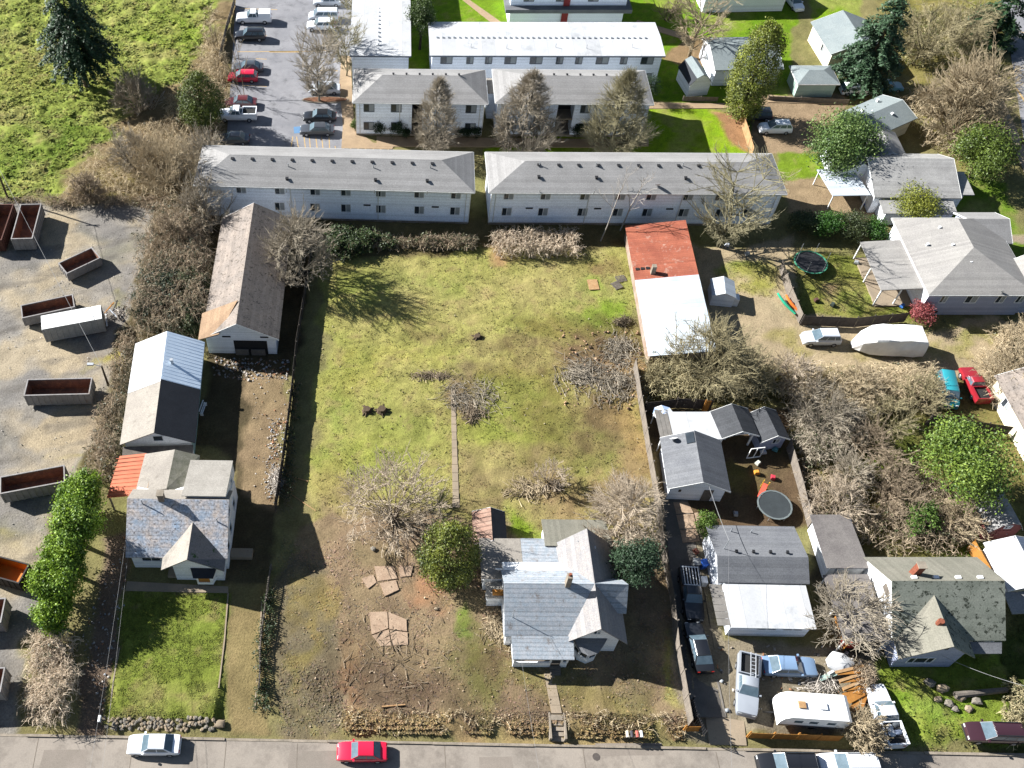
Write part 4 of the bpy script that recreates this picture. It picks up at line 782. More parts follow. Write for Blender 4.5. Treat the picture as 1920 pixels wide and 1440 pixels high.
f = MB(); f.tube((0, 0, -.4), (0, 0, .45), .28, .28, 8); f.ob('roof_turbine', m_brick, B, loc=(xr - .35, .3, 5.05))
for i in range(4): f = MB(); f.box(-.22, .22, -.16, .16, -.1, .14); f.ob('roof_vent', m_wf, B, loc=(2.0 + i * 2.0, 4.4, 5.72))
MB().slab([(5.7, -1.4, 2.3), (9.4, -1.4, 2.3), (9.6, -.45, 2.7), (6.7, -.45, 2.7)], .1).ob('porch_roof', m_shg_d, B)
# white sheds at the edge of the picture
a = at(1850,1135,0); B = T('garden_shed', 'white panelled shed with blue grey end beyond the moss roofed house', 'shed', (59.6, 41.2, 0), R(3)); gable(B, 0, 5.0, 0, 4.6, 2.3, 1.0, 'y', m_side_w, m_wroof, .3, .25, rm2=mat('metal_blue_grey', (.10,.13,.18), (.08,.10,.15), .8, .5, lines=('y', .3, .2, .7)), rp=.45)
f = MB(); f.slab([(-.7, -2.4, 2.0), (5, -2.4, 2.0), (5, -.3, 2.2), (-.7, -.3, 2.2)], .1); f.ob('lean_to_roof', m_shg_g if 'm_shg_g' in globals() else m_asph_r, B)
p = at(1842,1012,0); B = T('gambrel_shed', 'dark red gambrel shed with grey roof in the back garden', 'shed', (p.x - .2, p.y, 0), R(4))
mb = MB(); prof = [(0, 0, 0), (3.2, 0, 0), (3.2, 0, 1.9), (2.5, 0, 2.9), (1.6, 0, 3.25), (.7, 0, 2.9), (0, 0, 1.9)]; mb.ext(prof, (0, 4.4, 0)); mb.ob('wall', m_redw, B)
for (x0, z0), (x1, z1) in (((-.15, 1.8), (.66, 3.0)), ((.66, 3.0), (1.6, 3.36)), ((1.6, 3.36), (2.54, 3.0)), ((2.54, 3.0), (3.35, 1.8))): MB().slab([(x0, -.2, z0), (x1, -.2, z1), (x1, 4.6, z1), (x0, 4.6, z0)], .08).ob('roof_slope', m_asph_r, B)
win(B, 1.6, 0, 2.4, 0, .6, .4, 'slide'); doorp(B, 1.6, 0, 0, 1.4, 1.7, m_redw)
p = at(1893,905,0); B = T('house', 'cream boarded house cut by the edge beyond the leafy green tree', 'house', (68.6, 56.9, 0), R(2)); gable(B, 0, 7, 0, 9.2, 2.9, 1.8, 'y', m_side_c, m_barn, .4, .3); win(B, 0, 6.3, 1.7, R(-90), 1.2, 1.1)
# ---------------------------------------------------------------- cross hipped house above the gravel drive
B = T('house', 'slate blue house with big pale hipped roof and covered back porch', 'house', tuple(at(1742,553,3.9) + Vector((.45,.45,-3.9))), R(0)); W, D = 11.6, 12.2
walls_box(B, 0, W, 0, D, 0, 3.85, m_side_b); f = MB(); f.box(-.03, -.001, 0, D, 0, 3.85); f.ob('west_wall', m_side_w, B)
m_pale = mat('shingles_pale_grey', A(190,186,180), A(176,172,168), .4, .95, .2, 9, lines=('y', .32, .1, .93))
hip(B, 0, W, 0, D, 3.9, 2.2, .45, m_pale, 5.6, axis='y', rmx=m_pale, inset2=2.6)
gable(B, W - .5, W + 3.2, .3, 5.0, 3.6, 1.2, 'y', m_side_b, m_pale, .3, .3); gable(B, W - 3.5, W + 1.0, D - 3.6, D + 1.4, 3.7, 1.3, 'x', m_side_b, m_asph_r, .3, .3)
for x, w_ in ((1.95, .7), (5.2, 1.3), (8.6, .9), (10.9, .8)): win(B, x, 0, 2.75, 0, w_, 1.15, 'slide')
win(B, 0, D - 2.2, 2.6, R(-90), 1.0, 1.1); f = MB(); f.box(.9, 2.2, -.05, .01, .35, .7); f.ob('crawl_vent', m_blk, B)
for x, y, z in ((5.2, 3.5, 5.2), (4.0, 6.2, 5.4), (1.6, 7.0, 4.7), (3.6, 9.3, 5.3)): f = MB(); f.tube((0, 0, -.3), (0, 0, .25), .16, .16, 8); f.ob('roof_vent', m_wf, B, loc=(x, y, z))
dish(B, 7.9, -.3, 3.8, .25)
MB().slab([(-4.9, 1.4, 2.75), (-.1, 1.4, 3.1), (-.1, 9.6, 3.1), (-4.9, 9.6, 2.75)], .12).ob('porch_roof', m_pale, B)
for x, y in ((-4.7, 1.6), (-4.7, 9.4), (-4.7, 5.4), (-2.4, 1.6)): f = MB(); f.box(x - .07, x + .07, y - .07, y + .07, 0, 2.64); f.ob('porch_post', m_trim, B)
f = MB(); f.box(-4.6, -.05, 1.3, 9.5, -.1, .18); f.ob('porch_floor', m_conc, B)
# ---------------------------------------------------------------- L shaped house
a, b = at(1640,368,3), at(1800,366,3); B = T('house', 'low house of many grey roof wings behind the light green shrub', 'house', (a.x + .3, a.y + .3, 0), R(-1)); W = b.x - a.x
gable(B, 0, W - .5, 0, 8.2, 2.9, 1.8, 'x', m_side_w, mat('shingles_weathered', A(202,200,196), A(180,178,175), .6, .95, .3, 8, lines=('y', .3, .1, .9)), .4, .3, rp=.62)
walls_box(B, W - .5, W + 1.0, 1.2, 4.2, 0, 2.7, m_side_w); MB().slab([(W - .7, 0.2, 3.0), (W + 1.6, 0.2, 3.0), (W + 1.6, 4.4, 3.3), (W - .7, 4.4, 3.3)], .12).ob('flat_roof', MATS['shingles_weathered'], B)
gable(B, -3.2, 1.6, 4.6, 11.2, 2.8, 1.5, 'y', m_side_w, m_teal, .35, .3, rm2=MATS['shingles_weathered']); gable(B, 2.2, 6.4, 8.0, 13.0, 2.6, .9, 'y', m_side_w, MATS['shingles_weathered'], .35, .3)
MB().slab([(-5.2, .4, 2.4), (-.4, .4, 2.6), (-1.2, 5.6, 2.6), (-5.9, 5.6, 2.4)], .1).ob('carport_roof', m_wmet, B)
for x, y in ((-5.0, .6), (-.7, .6), (-5.6, 5.4)): f = MB(); f.box(x - .06, x + .06, y - .06, y + .06, 0, 2.28); f.ob('post', m_trim, B)
walls_box(B, 1.0, W - 1.5, -2.3, -.02, 0, 2.2, m_side_w); MB().slab([(.4, -2.7, 2.25), (W - 1.2, -2.7, 2.25), (W - 1.2, -.45, 2.62), (.4, -.45, 2.62)], .1).ob('lean_to_roof', MATS['shingles_weathered'], B)
# ---------------------------------------------------------------- teal roofed house set at an angle
c4 = [at(1578,208,3.0), at(1640,254,3.0), at(1712,222,3.0), at(1680,167,3.0)]; cen = sum(c4, Vector()) / 4
d = c4[2] - c4[1]; rz = math.atan2(d.y, d.x); B = T('house', 'house with plain teal grey roof set at an angle behind the round tree', 'house', (cen.x, cen.y, 0), rz); w2 = d.length / 2; d2 = (c4[1] - c4[0]).length / 2
gable(B, -w2 - 1.2, w2 - .3, -d2 + .4, d2 - .4, 2.8, .9, 'x', m_side_c, m_teal, .45, .3)
for x, y in ((-2.5, 1.4), (-1.5, .5), (1.2, 2.0), (.5, -1.2)): f = MB(); f.box(-.16, .16, -.16, .16, -.2, .2); f.ob('roof_vent', m_wf, B, loc=(x, y, 3.45))
# ---------------------------------------------------------------- upper small buildings
p = at(1289,182,0); B = T('garden_shed', 'pale blue gambrel shed on the apartment lawn', 'shed', (p.x - .1, p.y, 0), R(10))
mb = MB(); prof = [(0, 0, 0), (3.1, 0, 0), (3.1, 0, 2.2), (2.4, 0, 3.1), (1.55, 0, 3.6), (.7, 0, 3.1), (0, 0, 2.2)]; mb.ext(prof, (0, 4.4, 0)); mb.ob('wall', m_side_w, B)
for (x0, z0), (x1, z1), m in (((-.15, 2.1), (.66, 3.2), m_tar), ((.66, 3.2), (1.55, 3.72), m_teal), ((1.55, 3.72), (2.44, 3.2), m_teal), ((2.44, 3.2), (3.25, 2.1), m_teal)): MB().slab([(x0, -.2, z0), (x1, -.2, z1), (x1, 4.6, z1), (x0, 4.6, z0)], .08).ob('roof_slope', m, B)
a, b = at(1332,130,3), at(1474,130,3); B = T('house', 'white house with blotched silver roof beside the leaning cypress', 'house', (a.x + 1, a.y + .3, 0), R(2)); W = b.x - a.x
gable(B, 0, W - 1.6, 0, 7.6, 2.9, 1.2, 'x', m_side_w, m_teal, .4, .35); win(B, W - 3.2, 0, 1.7, 0, .8, .9)
a, b = at(1496,158,2.4), at(1574,156,2.4); B = T('outbuilding', 'small green grey outbuilding with hipped roof between two leaning trunks', 'shed', (a.x + .3, a.y + .3, 0)); W = b.x - a.x
walls_box(B, 0, W - .6, 0, 4.0, 0, 2.4, m_mint); hip(B, 0, W - .6, 0, 4.0, 2.42, .8, .3, m_teal, 2.0)
p = at(1548,132,0); B = T('house', 'cream house half hidden behind the dark fir', 'house', (p.x, p.y, 0), R(4)); gable(B, 0, 8, 0, 8, 3.0, 1.6, 'y', m_side_c, m_teal, .4, .3); win(B, 0, 3, 1.8, R(-90), 1.0, 1.1)
p = at(1318,30,0); B = T('house', 'grey roofed house at the top edge behind the bare branches', 'house', (p.x, p.y + 1, 0), R(2)); gable(B, 0, 13, 0, 8, 3.0, 1.9, 'x', m_side_w, m_shg_d, .4, .3)
# tent like white canopy shed by the tin shed
p = at(1328,572,0); B = T('canopy_shed', 'small white peaked canopy shelter against the tin shed', 'shelter', (p.x + .1, p.y, 0), R(-8)); gable(B, 0, 2.6, 0, 2.6, 1.7, .6, 'y', m_side_w, m_wmet, .12, .1, .06); f = MB(); f.box(2.65, 3.3, .2, 1.2, 0, 1.2); f.ob('side_box', m_wf, B)
# ================================================================= plants
def unit(v): return v / (np.linalg.norm(v, axis=-1, keepdims=True) + 1e-9)
def rot_dirs(r, D, ang):
    """tilt unit directions D by ang about random perpendicular axes"""
    q = r.normal(size=D.shape); q = unit(q - (q * D).sum(-1, keepdims=True) * D); return unit(D * np.cos(ang)[:, None] + q * np.sin(ang)[:, None])
def seg_mesh(name, P0, P1, R0, R1, C, m, n=3):
    D = unit(P1 - P0); U = np.cross(D, np.where(np.abs(D[:, 2:3]) < .9, [[0, 0, 1.]], [[1., 0, 0]])); U = unit(U); W_ = np.cross(D, U); N = len(P0)
    a = np.arange(n) * 2 * math.pi / n; ring = np.cos(a)[None, :, None] * U[:, None] + np.sin(a)[None, :, None] * W_[:, None]
    V = np.concatenate([P0[:, None] + ring * R0[:, None, None], P1[:, None] + ring * R1[:, None, None]], 1).reshape(-1, 3)
    i = np.arange(n); j = (i + 1) % n; f = np.stack([i, j, n + j, n + i], -1); F = (np.arange(N)[:, None, None] * 2 * n + f[None]).reshape(-1, 4)
    return fastmesh(name, V, F, m, np.repeat(C, 2 * n, 0))
def grow(r, h, stems=1, spread=.3, levels=4, nb=(7, 6, 5, 4), ratio=(.6, .55, .5, .5), ang=(0.8, 0.49, 0.46, 0.46), r0=.16, up=.25, wig=.18, first=.3, lean=(0, 0), minr=.021):
    """branching skeleton -> list of (p0,p1,r0,r1,level)"""
    out = []
    if stems == 1: D = unit(np.array([[lean[0], lean[1], 1.0]])); S = np.zeros((1, 3)); Ln = np.array([h]); Rr = np.array([r0])
    else:
        a = r.uniform(0, 6.28, stems); t = spread * np.sqrt(r.random(stems)); D = unit(np.stack([np.cos(a) * t + lean[0], np.sin(a) * t + lean[1], np.ones(stems)], -1))
        S = np.stack([np.cos(a) * .25, np.sin(a) * .25, 0 * a], -1) * min(1, stems / 6); Ln = h * r.uniform(.7, 1.05, stems); Rr = r0 * r.uniform(.6, 1, stems)
    for lv in range(levels):
        ns = 4 if lv < 2 else (3 if lv == 2 else 2); pts = [S]; d = D.copy(); cur = S
        dirs = []
        for k in range(ns):
            d = unit(d + r.normal(0, wig, d.shape) * (1 if lv else .6) + np.array([0, 0, up * .25]) * (1 if lv else 0)); cur = cur + d * (Ln / ns)[:, None]; pts.append(cur); dirs.append(d)
        tip = .35 if lv < levels - 1 else .5
        for k in range(ns):
            f0 = 1 - (1 - tip) * k / ns; f1 = 1 - (1 - tip) * (k + 1) / ns; out.append((pts[k], pts[k + 1], np.maximum(Rr * f0, minr), np.maximum(Rr * f1, minr * .8), np.full(len(S), lv)))
        if lv == levels - 1: break
        n = nb[lv]; N = len(S); fs = first if lv == 0 else .25
        t = np.clip(fs + (1 - fs) * (np.arange(n)[None] + r.random((N, n))) / n, 0, .999); kk = (t * ns).astype(int); fr = t * ns - kk
        P = np.stack(pts, 1); Dr = np.stack(dirs, 1); ix = np.arange(N)[:, None]
        S2 = P[ix, kk] * (1 - fr[..., None]) + P[ix, kk + 1] * fr[..., None]; D2 = Dr[ix, kk]
        a = ang[lv] * r.uniform(.6, 1.25, (N, n)); S = S2.reshape(-1, 3); D = rot_dirs(r, D2.reshape(-1, 3), a.ravel()); D = unit(D + np.array([0, 0, up]))
        Rr = (Rr[:, None] * (1 - .6 * t) * .55).ravel(); Ln = (Ln[:, None] * ratio[lv] * (1.1 - .55 * t) * r.uniform(.7, 1.2, (N, n))).ravel()
    return out
def twigcol(r, n, base, var=.25): return np.clip(np.array(base)[None] * r.uniform(1 - var, 1 + var, (n, 1)), .01, .8)
def curve_segs(S, E, bend, r0, r1, ns, lv, out):
    """sagging or rising curved limbs from S to E as ns segments"""
    M = S + (E - S) * .5 + bend; pts = []
    for k in range(ns + 1):
        t = k / ns; pts.append(S * (1 - t) ** 2 + M * (2 * t * (1 - t)) + E * t ** 2)
    for k in range(ns):
        f0, f1 = k / ns, (k + 1) / ns; out.append((pts[k], pts[k + 1], r0 * (1 - f0) + r1 * f0, r0 * (1 - f1) + r1 * f1, np.full(len(S), lv)))
    return pts
def crown_grow(r, h, rx, z0, shape, limbs=12, M=220, T=12, r0=.2, tw=.1, rt=.019, stems=1, lean=(0, 0)):
    """limbs, branches and twigs that fill a crown outline"""
    out = []
    def targets(n, lo, hi):
        a = r.uniform(0, 6.28, n); q = lo + (hi - lo) * r.random(n) ** .6; t = r.random(n)
        if shape == 'tear': t = t ** 1.15; w_ = rx * np.where(t < .25, (t / .25) ** .6 * .35 + .65, (1 - (t - .25) / .75) ** .75); q2 = q
        elif shape == 'vase': w_ = rx * (.35 + .65 * np.sin(np.clip(t, 0, 1) * 2.2)); q2 = q
        elif shape == 'round': w_ = rx * np.sqrt(np.clip(1 - (2 * t - 1) ** 2, .02, 1)); q2 = q
        else:  # fan: hemisphere over the base
            el = np.arcsin(.30 + .70 * r.random(n)); R_ = q * (1 + .12 * r.normal(size=n)); return np.stack([np.cos(a) * np.cos(el) * rx * R_, np.sin(a) * np.cos(el) * rx * R_, np.sin(el) * h * R_], -1)
        lum = 1 + .16 * np.sin(a * 3 + t * 9) + .1 * np.sin(a * 7 - t * 5); return np.stack([np.cos(a) * w_ * q2 * lum, np.sin(a) * w_ * q2 * lum, z0 + t * (h - z0)], -1)
    if shape == 'fan':
        E = targets(max(limbs, stems), .5, .75); S = r.normal(0, .18, E.shape) * np.array([1, 1, 0]); L1 = curve_segs(S, E, np.array([0, 0, 0]) + (E - S) * np.array([-.12, -.12, .14]), r0 * r.uniform(.5, 1, len(E)), np.full(len(E), r0 * .3), 4, 0, out)
    else:
        n = 4; zz = np.linspace(0, h * (.9 if shape == 'tear' else .5), n + 1); off = np.cumsum(r.normal(0, .012 * h, (n + 1, 2)), 0) * np.array([1, 1]); off -= off[0]; TP = np.concatenate([off + np.outer(zz, lean), zz[:, None]], 1)
        rr = np.linspace(r0, r0 * .3, n + 1)
        for k in range(n): out.append((TP[k:k + 1], TP[k + 1:k + 2], rr[k:k + 1], rr[k + 1:k + 2], np.zeros(1)))
        E = targets(limbs, .45, .7); hd = np.linalg.norm(E[:, :2], axis=1); zs = np.clip(E[:, 2] - hd * 1.1 - .05 * h, z0 * .55, TP[-1, 2]); S = np.stack([np.interp(zs, TP[:, 2], TP[:, i]) for i in range(3)], -1)
        L1 = curve_segs(S, E, (E - S) * np.array([.12, .12, -.12]), np.full(limbs, r0 * .42), np.full(limbs, r0 * .14), 4, 1, out)
    LP = np.stack(L1, 1); E2 = targets(M, .6, 1.0); allp = LP.reshape(-1, 3); S2 = np.empty_like(E2)
    for i in range(M):
        d = np.linalg.norm(allp - E2[i], axis=1) + np.maximum(0, allp[:, 2] - E2[i, 2]) * 2; S2[i] = allp[np.argsort(d)[r.integers(0, 4)]]
    B = curve_segs(S2, E2, (E2 - S2) * np.array([.1, .1, -.1]) + r.normal(0, .04 * rx, E2.shape), np.full(M, r0 * .14 + .012), np.full(M, rt * 1.2), 3, 2, out)
    BP = np.stack(B, 1); t = .25 + .75 * r.random((M, T)); k = np.minimum((t * 3).astype(int), 2); f = t * 3 - k; ix = np.arange(M)[:, None]; P = BP[ix, k] * (1 - f[..., None]) + BP[ix, k + 1] * f[..., None]; D = unit(BP[ix, k + 1] - BP[ix, k])
    P = P.reshape(-1, 3); D = rot_dirs(r, D.reshape(-1, 3), np.abs(r.normal(.55, .25, M * T))); D = unit(D + np.array([0, 0, .28])); Ln = tw * h * r.uniform(.4, 1.2, len(P)); Q = P + D * (Ln * .55)[:, None]; D2 = unit(D + r.normal(0, .22, D.shape) + np.array([0, 0, .12])); W2 = Q + D2 * (Ln * .45)[:, None]
    out.append((P, Q, np.full(len(P), rt), np.full(len(P), rt * .85), np.full(len(P), 3))); out.append((Q, W2, np.full(len(P), rt * .85), np.full(len(P), rt * .5), np.full(len(P), 3)))
    return out
m_twig = colmat('bark_twigs', .9, .2, 8, 0, .1)
BARK = {k: (v[0], tuple(min(.75, x * 1.55) for x in v[1])) for k, v in {'grey': (A(150,142,128), A(190,178,158)), 'tan': (A(156,138,110), A(208,190,158)), 'pink': (A(160,144,126), A(220,202,178)), 'white': (A(206,198,188), A(222,212,200)), 'dark': (A(96,86,74), A(140,126,104)), 'olive': (A(126,118,92), A(190,178,140)), 'brown': (A(130,114,94), A(182,164,140)), 'moss': (A(126,120,96), A(178,170,136))}.items()}
def bare(name, label, base, h, seed, bark='grey', group=None, cat='tree', **kw):
    """leafless tree or shrub: trunk + crown of twigs, base pixel"""
    r = np.random.default_rng(seed); p = on(*base) if len(base) == 2 else Vector(base); o = T(name, label, cat, (p.x, p.y, p.z - .05), 0, group)
    sg = crown_grow(r, h, **kw) if 'rx' in kw else grow(r, h, **kw); k = 1 if kw.get('stems', 1) == 1 else 1; b0, b1 = BARK[bark]
    tr = sg[:4]; cr = sg[4:]
    def cat_(L): return [np.concatenate([q[i] for q in L]) for i in range(5)]
    a = cat_(tr); link('trunk', seg_mesh('trunk', a[0], a[1], a[2], a[3], twigcol(r, len(a[0]), b0), m_twig, 6), o)
    a = cat_(cr); mixk = np.clip(a[4] / 3, 0, 1)[:, None]; C = twigcol(r, len(a[0]), (1, 1, 1)) * (np.array(b0) * (1 - mixk) + np.array(b1) * mixk)
    link('crown', seg_mesh('crown', a[0], a[1], a[2], a[3], np.clip(C, .01, .8), m_twig, 3), o); return o
def leaf_mesh(name, r, Cn, Nn, n_leaf, size, csize, base, base2, m, var=.3, flat=.6, asp=.5):
    """Cn clump centres, Nn outward directions"""
    N = len(Cn); P = np.repeat(Cn, n_leaf, 0) + r.normal(0, 1, (N * n_leaf, 3)) * np.repeat(csize * np.ones(N), n_leaf)[:, None]; M = len(P)
    nn = unit(np.repeat(Nn, n_leaf, 0) * flat + r.normal(0, .55, (M, 3)) + np.array([0, 0, .25])); u = np.cross(nn, r.normal(size=(M, 3))); u = unit(u); v = np.cross(nn, u)
    s = (size * r.uniform(.6, 1.4, M))[:, None]; q = s * asp
    V = np.stack([P - u * s, P - v * q, P + u * s, P + v * q], 1).reshape(-1, 3); F = np.arange(M * 4).reshape(-1, 4)
    k = np.repeat(r.random(N), n_leaf)[:, None]; C = (np.array(base) * (1 - k) + np.array(base2) * k) * r.uniform(1 - var, 1 + var, (M, 1))
    return fastmesh(name, V, F, m, np.repeat(np.clip(C, .004, .6), 4, 0))
m_leaf = colmat('leaves', .55, .12, 10, 0, .35, .22)
def lumpy(r, n, rad, h, shape='dome', inner=.55, lumps=9):
    d = unit(r.normal(size=(n, 3))); L = unit(r.normal(size=(lumps, 3))); bump = np.max(np.clip((d @ L.T - .55) / .45, 0, 1), 1)
    rr = (inner + (1 - inner) * r.random(n) ** .6) * (.68 + .36 * bump); z = d[:, 2]
    if shape == 'dome':
        K = 13; cd = unit(r.normal(size=(K, 3))) * np.array([1, 1, .9]); cd[:, 2] = np.where(cd[:, 2] < -.4, -cd[:, 2], cd[:, 2]); cr = r.uniform(.30, .52, K); cd = cd * (1 - cr)[:, None] * r.uniform(.75, 1.08, (K, 1)); cd[0] = 0; cr[0] = .5
        k = r.choice(K, n, p=cr ** 2 / (cr ** 2).sum()); q = (.72 + .28 * r.random(n) ** .5) * (1 + .1 * r.normal(size=n)); P = (cd[k] + d * (cr[k] * q)[:, None]) * np.array([rad, rad, h / 2]) + np.array([0, 0, h * .52])
    else:
        t = r.random(n) ** (1.5 if shape == 'cone' else 1.0); prof = {'cone': (1 - t) ** .8, 'column': np.sin(np.clip(t * .93 + .07, 0, 1) * math.pi) ** .45, 'egg': np.sin((t * .9 + .08) * math.pi) ** .7}[shape]
        a = np.arctan2(d[:, 1], d[:, 0]); q = rad * prof * (inner + (1 - inner) * r.random(n) ** .5) * (.85 + .3 * bump); P = np.stack([np.cos(a) * q, np.sin(a) * q, t * h], -1); d = unit(np.stack([np.cos(a), np.sin(a), 0 * a + .35], -1))
    return P, d
def leafy(name, label, base, rad, h, seed, c1, c2, group=None, cat='tree', shape='dome', n=220, nl=26, size=.16, z0=.3, lean=(0, 0), trunk=True, csize=None, asp=.5):
    r = np.random.default_rng(seed); p = on(*base) if len(base) == 2 else Vector(base); o = T(name, label, cat, (p.x, p.y, p.z - .03), 0, group)
    nl = int(nl * 1.9); size *= .68; rad *= 1.12 if shape == 'dome' else 1.0
    P, d = lumpy(r, n, rad, h, shape, lumps=14); P[:, 2] += z0; P[:, 0] += lean[0] * P[:, 2]; P[:, 1] += lean[1] * P[:, 2]; P[:, 2] = np.maximum(P[:, 2], .1)
    link('crown', leaf_mesh('crown', r, P, d, nl, size, csize or rad * .11 + .05, c1, c2, m_leaf, asp=asp), o)
    if trunk:
        sg = grow(r, h * .75 + z0, levels=2, nb=(10,), ratio=(.45,), r0=.03 * h + .04, first=.25, lean=lean, wig=.05); a = [np.concatenate([q[i] for q in sg]) for i in range(5)]
        link('trunk', seg_mesh('trunk', a[0], a[1], a[2], a[3], twigcol(r, len(a[0]), BARK['dark'][0]), m_twig, 5), o)
    return o
def conifer(name, label, base, rad, h, seed, c1, c2, z0=.12, droop=.35, nw=26, per=9, group=None, lean=(0, 0), sz=.2, tp=.75):
    r = np.random.default_rng(seed); p = on(*base); o = T(name, label, 'tree', (p.x, p.y, p.z - .05), 0, group); Pc = []; Nc = []; B0 = []; B1 = []
    for i in range(nw):
        t = i / (nw - 1); z = h * (z0 + (1 - z0) * t ** 1.05); L0 = rad * (1 - t) ** tp * (.55 + .45 * min(1, t * 5 + .3)) + .15
        for k in range(max(4, int(per * (1 - .55 * t)))):
            a = r.uniform(0, 6.28); L = L0 * r.uniform(.65, 1.15); s = np.linspace(.25, 1, max(3, int(L / .33))); rise = .25 * (1 - t)
            dd = np.array([math.cos(a), math.sin(a)]); zz = z + L * (rise * s - droop * s ** 2 * 1.3); pts = np.stack([dd[0] * L * s, dd[1] * L * s, zz], -1)
            Pc.append(pts); Nc.append(np.tile([dd[0] * .4, dd[1] * .4, .8], (len(s), 1))); B0.append([0, 0, z]); B1.append(pts[-1])
    P = np.concatenate(Pc); N = np.concatenate(Nc); P[:, 0] += lean[0] * P[:, 2]; P[:, 1] += lean[1] * P[:, 2]
    link('crown', leaf_mesh('crown', r, P, unit(N), 9, sz, .17, c1, c2, m_leaf, .3, 1.0, .4), o)
    B0 = np.array(B0); B1 = np.array(B1); z = np.linspace(0, h * .96, 9); T0 = np.stack([lean[0] * z, lean[1] * z, z], -1); rr = np.linspace(.028 * h, .02, 9)
    link('trunk', seg_mesh('trunk', T0[:-1], T0[1:], rr[:-1], rr[1:], twigcol(r, 8, BARK['brown'][0]), m_twig, 7), o)
    bo = link('branches', seg_mesh('branches', B0, B1, np.full(len(B0), .05), np.full(len(B0), .015), twigcol(r, len(B0), BARK['dark'][0]), m_twig, 3), o); bo['kind'] = 'stuff'; return o
def thicket(name, label, poly, n, hgt, seed, bark='brown', leaves=0, c1=None, c2=None, cane=1.6, cat='undergrowth', lsize=.12):
    """a tangle nobody could count: arching canes and leaves over a patch of ground"""
    r = np.random.default_rng(seed); wp = [tuple(on(*p)[:2]) for p in poly]; xs = [p[0] for p in wp]; ys_ = [p[1] for p in wp]
    X = r.uniform(min(xs), max(xs), n * 4); Y = r.uniform(min(ys_), max(ys_), n * 4); d = sdist(X, Y, wp) + (fbm(X, Y, 2.2, 3, seed) - .5) * 3.0; k = d > 0; X, Y, d = X[k][:n], Y[k][:n], d[k][:n]; N = len(X)
    hh = hgt * (.45 + .8 * fbm(X, Y, 3.0, 3, seed + 5.)) * np.clip(d / 1.2 + .35, .35, 1); a = r.uniform(0, 6.28, N); L = cane * r.uniform(.5, 1.3, N); Zb = hz(X, Y) - .05
    b0, b1 = BARK[bark]; pr = []; 
    for t in np.linspace(0, 1, 5): pr.append(np.stack([X + np.cos(a) * L * t ** 1.3 * .8, Y + np.sin(a) * L * t ** 1.3 * .8, Zb + hh * np.sin(t * 2.3) * 1.25 + r.normal(0, .05, N)], -1))
    P0 = np.concatenate(pr[:-1]); P1 = np.concatenate(pr[1:]); rad = np.tile(.022 * r.uniform(.7, 1.4, N), 4); C = np.clip(twigcol(r, len(P0), b1, .35) * 1.1, 0, .8)
    # side twigs
    q = r.integers(0, len(P0), N * 10); S = P0[q] + (P1[q] - P0[q]) * r.random((len(q), 1)); E = S + r.normal(0, 1, (len(q), 3)) * np.array([.28, .28, .18]) * cane * .5 + np.array([0, 0, .12])
    P0 = np.concatenate([P0, S]); P1 = np.concatenate([P1, E]); rad = np.concatenate([rad, np.full(len(q), .013)]); C = np.concatenate([C, np.clip(twigcol(r, len(q), b1, .35), 0, .8)])
    me = seg_mesh(name, P0, P1, rad, rad * .7, C, m_twig, 3); o = link(name, me); tag(o, label, cat, kind='stuff')
    if leaves:
        q = r.integers(0, len(E), leaves); q2 = q; Pn = E[q2] + r.normal(0, .08, (leaves, 3)); lo = link('leaves', leaf_mesh('leaves', r, Pn, np.tile([0, 0, 1.], (leaves, 1)), 6, lsize, .13, c1, c2, m_leaf, .35), o); lo['kind'] = 'stuff'
    return o
DKG = (A(36,66,44,1.1), A(58,92,52,1.1)); FIR = ((.016,.042,.018), (.042,.08,.034)); YG = ((.14,.16,.015), (.05,.09,.012)); LAUR = ((.05,.13,.012), (.02,.06,.012)); BOX = ((.012,.03,.014), (.03,.055,.02)); MAG = ((.14,.20,.05), (.05,.10,.025)); OLV = ((.07,.09,.03), (.035,.05,.02))
# --- evergreens
conifer('fir_tree', 'tall dark fir standing alone in the bright meadow', (163,162), 5.9, 16.5, 11, *FIR, z0=.27, droop=.5, nw=22, per=11, sz=.27, tp=.42)
conifer('fir_tree', 'big dark fir in front of the cream house', (1612,162), 4.9, 15.5, 12, (.03,.065,.03), (.06,.11,.055), z0=.06, droop=.35, nw=28, per=12, sz=.24, tp=.55)
conifer('fir_tree', 'dark evergreen by the road at the top corner', (1855,82), 4.6, 13, 13, (.018,.05,.022), (.045,.09,.03), z0=.05, droop=.3, nw=18, per=9, sz=.3)
leafy('cypress_tree', 'leaning yellow green cypress on the apartment lawn', (1385,222), 2.9, 13.5, 14, (.20,.22,.03), (.07,.09,.015), shape='column', n=420, nl=24, size=.2, z0=.9, lean=(.02,.04), csize=.34)
leafy('arborvitae', 'small golden green conifer beside the pale multi stemmed shrub', (837,1074), 2.8, 7.4, 15, (.16,.18,.025), (.04,.06,.012), shape='egg', n=300, nl=24, size=.16, z0=.15, csize=.26)
leafy('magnolia_tree', 'round dense dome of green by the teal roofed house', (1556,318), 4.7, 8.0, 16, *MAG, n=420, nl=26, size=.2, z0=.2)
leafy('magnolia_tree', 'broad glossy yellow green tree in the overgrown back garden', (1768,928), 4.4, 9.0, 17, (.16,.22,.03), (.06,.11,.02), n=380, nl=24, size=.2, z0=.5)
leafy('holly_tree', 'dark round evergreen beside the white cottage', (1180,1088), 2.4, 6.2, 18, (.05,.09,.045), (.02,.04,.02), n=240, nl=24, size=.15, z0=.3)
leafy('evergreen_tree', 'bushy green tree near the road pole', (1818,332), 3.8, 7.6, 19, (.13,.18,.025), (.05,.08,.015), n=300, nl=24, size=.2, z0=.2)
